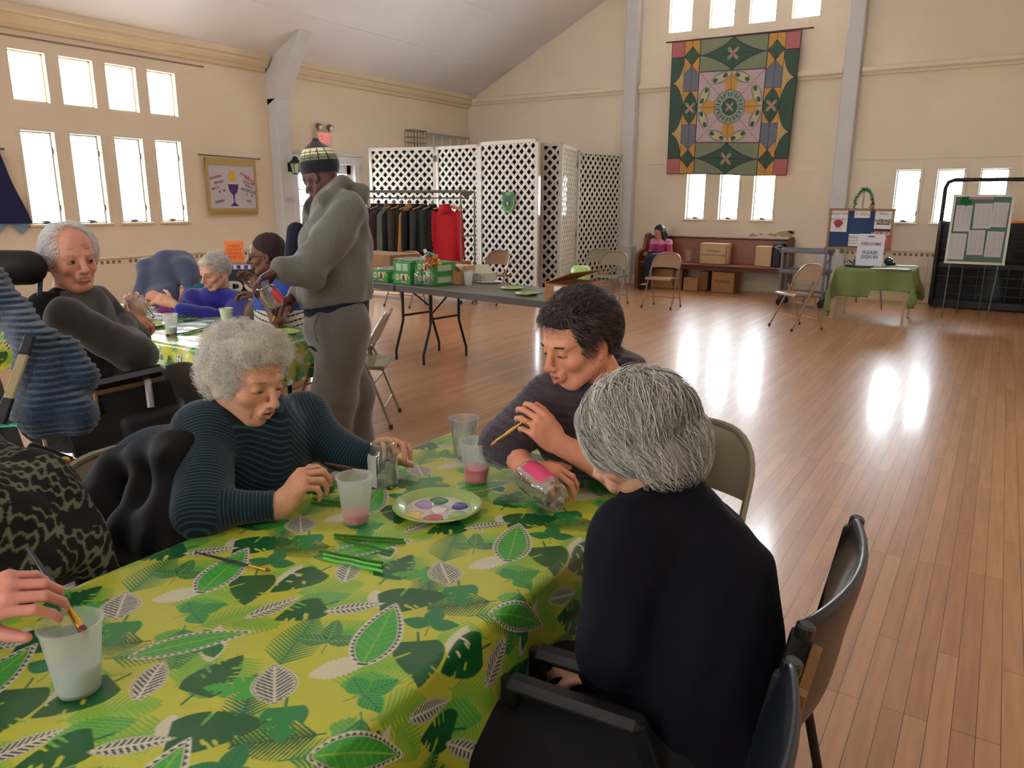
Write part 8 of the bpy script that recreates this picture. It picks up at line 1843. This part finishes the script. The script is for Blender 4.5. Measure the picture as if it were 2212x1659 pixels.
for s in (-1, 1): MB().tube([(s*.3, 0, -.07), (s*.3, 0, -float(kb.location.z))], .015, 8).build('stand_leg', M_bmetal, kb)
# ------------------------------------------------------------------ wheelchair
wd = unit(RT*.93-TC*.37); ws = np.array((wd[1], -wd[0], 0.))     # forward and the side nearest the camera
pv = P(140, 880, 2.75); wb = np.array((pv[0], pv[1], 0)); wh = thing('power_wheelchair', 'black power wheelchair with headrest and padded armrests seating the white-haired man', 'wheelchair', wb)
Wp = lambda f, s, z: wb+wd*f+ws*s+ZU*z; Rw = np.column_stack([wd, np.cross(ZU, wd), ZU])
M_wc = mat('wheelchair_black', rgb(9, 9, 11), rough=.6, bump=.2, bscale=100)
MB().box(Wp(.08, 0, .44), (.50, .46, .10), Rw, bev=.03).build('seat_cushion', M_wc, wh, world=True, smooth=SM)
MB().box(Wp(-.26, 0, .76), (.09, .42, .58), Rw@rotm('Y', -.15), bev=.03).build('back_cushion', M_wc, wh, world=True, smooth=SM)
hc0 = P(38, 578, 2.62); V, Q = sdf_mesh([C_(hc0-RT*.09+TC*.02, hc0+RT*.035, .062, .060, .02), C_(hc0-RT*.11, hc0-RT*.14-TC*.04, .06, .05, .02)], .006); np_mesh('headrest', V, Q, M_wc, wh)
MB().tube([Wp(-.30, 0, .95), hc0-RT*.05+ZU*-.08, hc0-RT*.04], .014, 8).build('headrest_post', M_dark, wh, world=True)
MB().tube([P(85, 640, 2.62), P(88, 600, 2.66), P(100, 575, 2.70)], .008, 8).build('headrest_bracket', mat('blue_bracket', rgb(46, 60, 90), rough=.4), wh, world=True)
a0, a1 = P(200, 832, 2.50), P(352, 798, 2.58); d = unit(a1-a0); Ra = np.column_stack([d, np.cross(ZU, d), np.cross(d, np.cross(ZU, d))])
MB().box((a0+a1)/2, (np.linalg.norm(a1-a0)+.02, .07, .035), Ra, bev=.015).build('armrest', mat('arm_vinyl', rgb(20, 22, 30), rough=.25, coat=.6), wh, world=True, smooth=SM)
MB().box((a0+a1)/2-ZU*.028, (np.linalg.norm(a1-a0), .012, .012), Ra).build('armrest_rail', M_tanedge, wh, world=True)
MB().tube([P(318, 815, 2.56), P(326, 880, 2.56)], .012, 8).build('arm_post', mat('aluminium'), wh, world=True); MB().tube([P(205, 850, 2.50), P(212, 900, 2.50)], .008, 8).build('arm_post', M_tanedge, wh, world=True)
MB().box(P(270, 905, 2.56), (.36, .02, .20), Ra, bev=.02).build('side_panel', M_wc, wh, world=True); V, Q = sdf_mesh([B_(P(340, 930, 2.66), (.11, .08, .10), Ra, .04)], .007); np_mesh('thigh_support', V, Q, M_wc, wh)
MB().tube([P(62, 970, 2.42), P(150, 1000, 2.44)], .022, 10).tube([P(150, 1000, 2.44), P(240, 1030, 2.5)], .018, 10).build('frame_tube', M_dark, wh, world=True, smooth=SM)
MB().lathe([(.010, -.01), (.016, 0), (.010, .01)], P(141, 996, 2.40), 16, Rw@rotm('X', pi/2), cap1=True).build('brass_bolt', M_fer, wh, world=True)
for s in (-.28, .28):
    MB().lathe([(.05, -.03), (.15, -.035), (.175, -.02), (.178, .02), (.15, .035), (.05, .03)], Wp(-.12, s, .18), 28, Rw@rotm('X', pi/2), cap1=True).build('drive_wheel', M_wc, wh, world=True, smooth=SM)
    MB().lathe([(.02, -.02), (.075, -.02), (.085, 0), (.075, .02), (.02, .02)], Wp(.42, s*.8, .087), 22, Rw@rotm('X', pi/2), cap1=True).build('caster', M_wc, wh, world=True, smooth=SM)
    MB().tube([Wp(-.2, s*.8, .36), Wp(.42, s*.8, .34), Wp(.42, s*.8, .12)], .016, 8).build('chassis_rail', M_dark, wh, world=True)
MB().box(Wp(0, 0, .28), (.55, .36, .20), Rw, bev=.03).build('power_base', M_wc, wh, world=True)
s0, s1 = P(52, 765, 2.18), P(18, 862, 2.14); sd = unit(s1-s0); Rs_ = np.column_stack([np.cross(sd, -CF), sd, -CF]); L = np.linalg.norm(s1-s0)
MB().box((s0+s1)/2, (.032, L, .012), Rs_, bev=.004).build('beige_strap', mat('beige_webbing', rgb(150, 140, 104), rough=.8), wh, world=True); MB().box(s1+sd*.04, (.034, .09, .014), Rs_, bev=.004).build('dark_strap', M_wc, wh, world=True); MB().box(s0-sd*.03, (.034, .06, .014), Rs_, bev=.004).build('dark_strap', M_wc, wh, world=True)
MB().tube([P(92, 925, 2.25), P(98, 962, 2.28)], .006, 6).build('cream_cord', mat('cream_leg'), wh, world=True)
tw = onz(20, 920, .62); tp = P(-10, 921, 2.1); tq = P(42, 917, 2.1)
wp = thing('cellophane_strip', 'strip of shiny green cellophane on the tan chair at the left edge', 'cellophane', tp); MB().box((tp+tq)/2, (np.linalg.norm(tq-tp), .02, .004), np.column_stack([unit(tq-tp), np.cross(ZU, unit(tq-tp)), ZU])).build('cellophane', mat('teal_foil', rgb(60, 190, 150), rough=.1, metal=.4), wp, world=True)
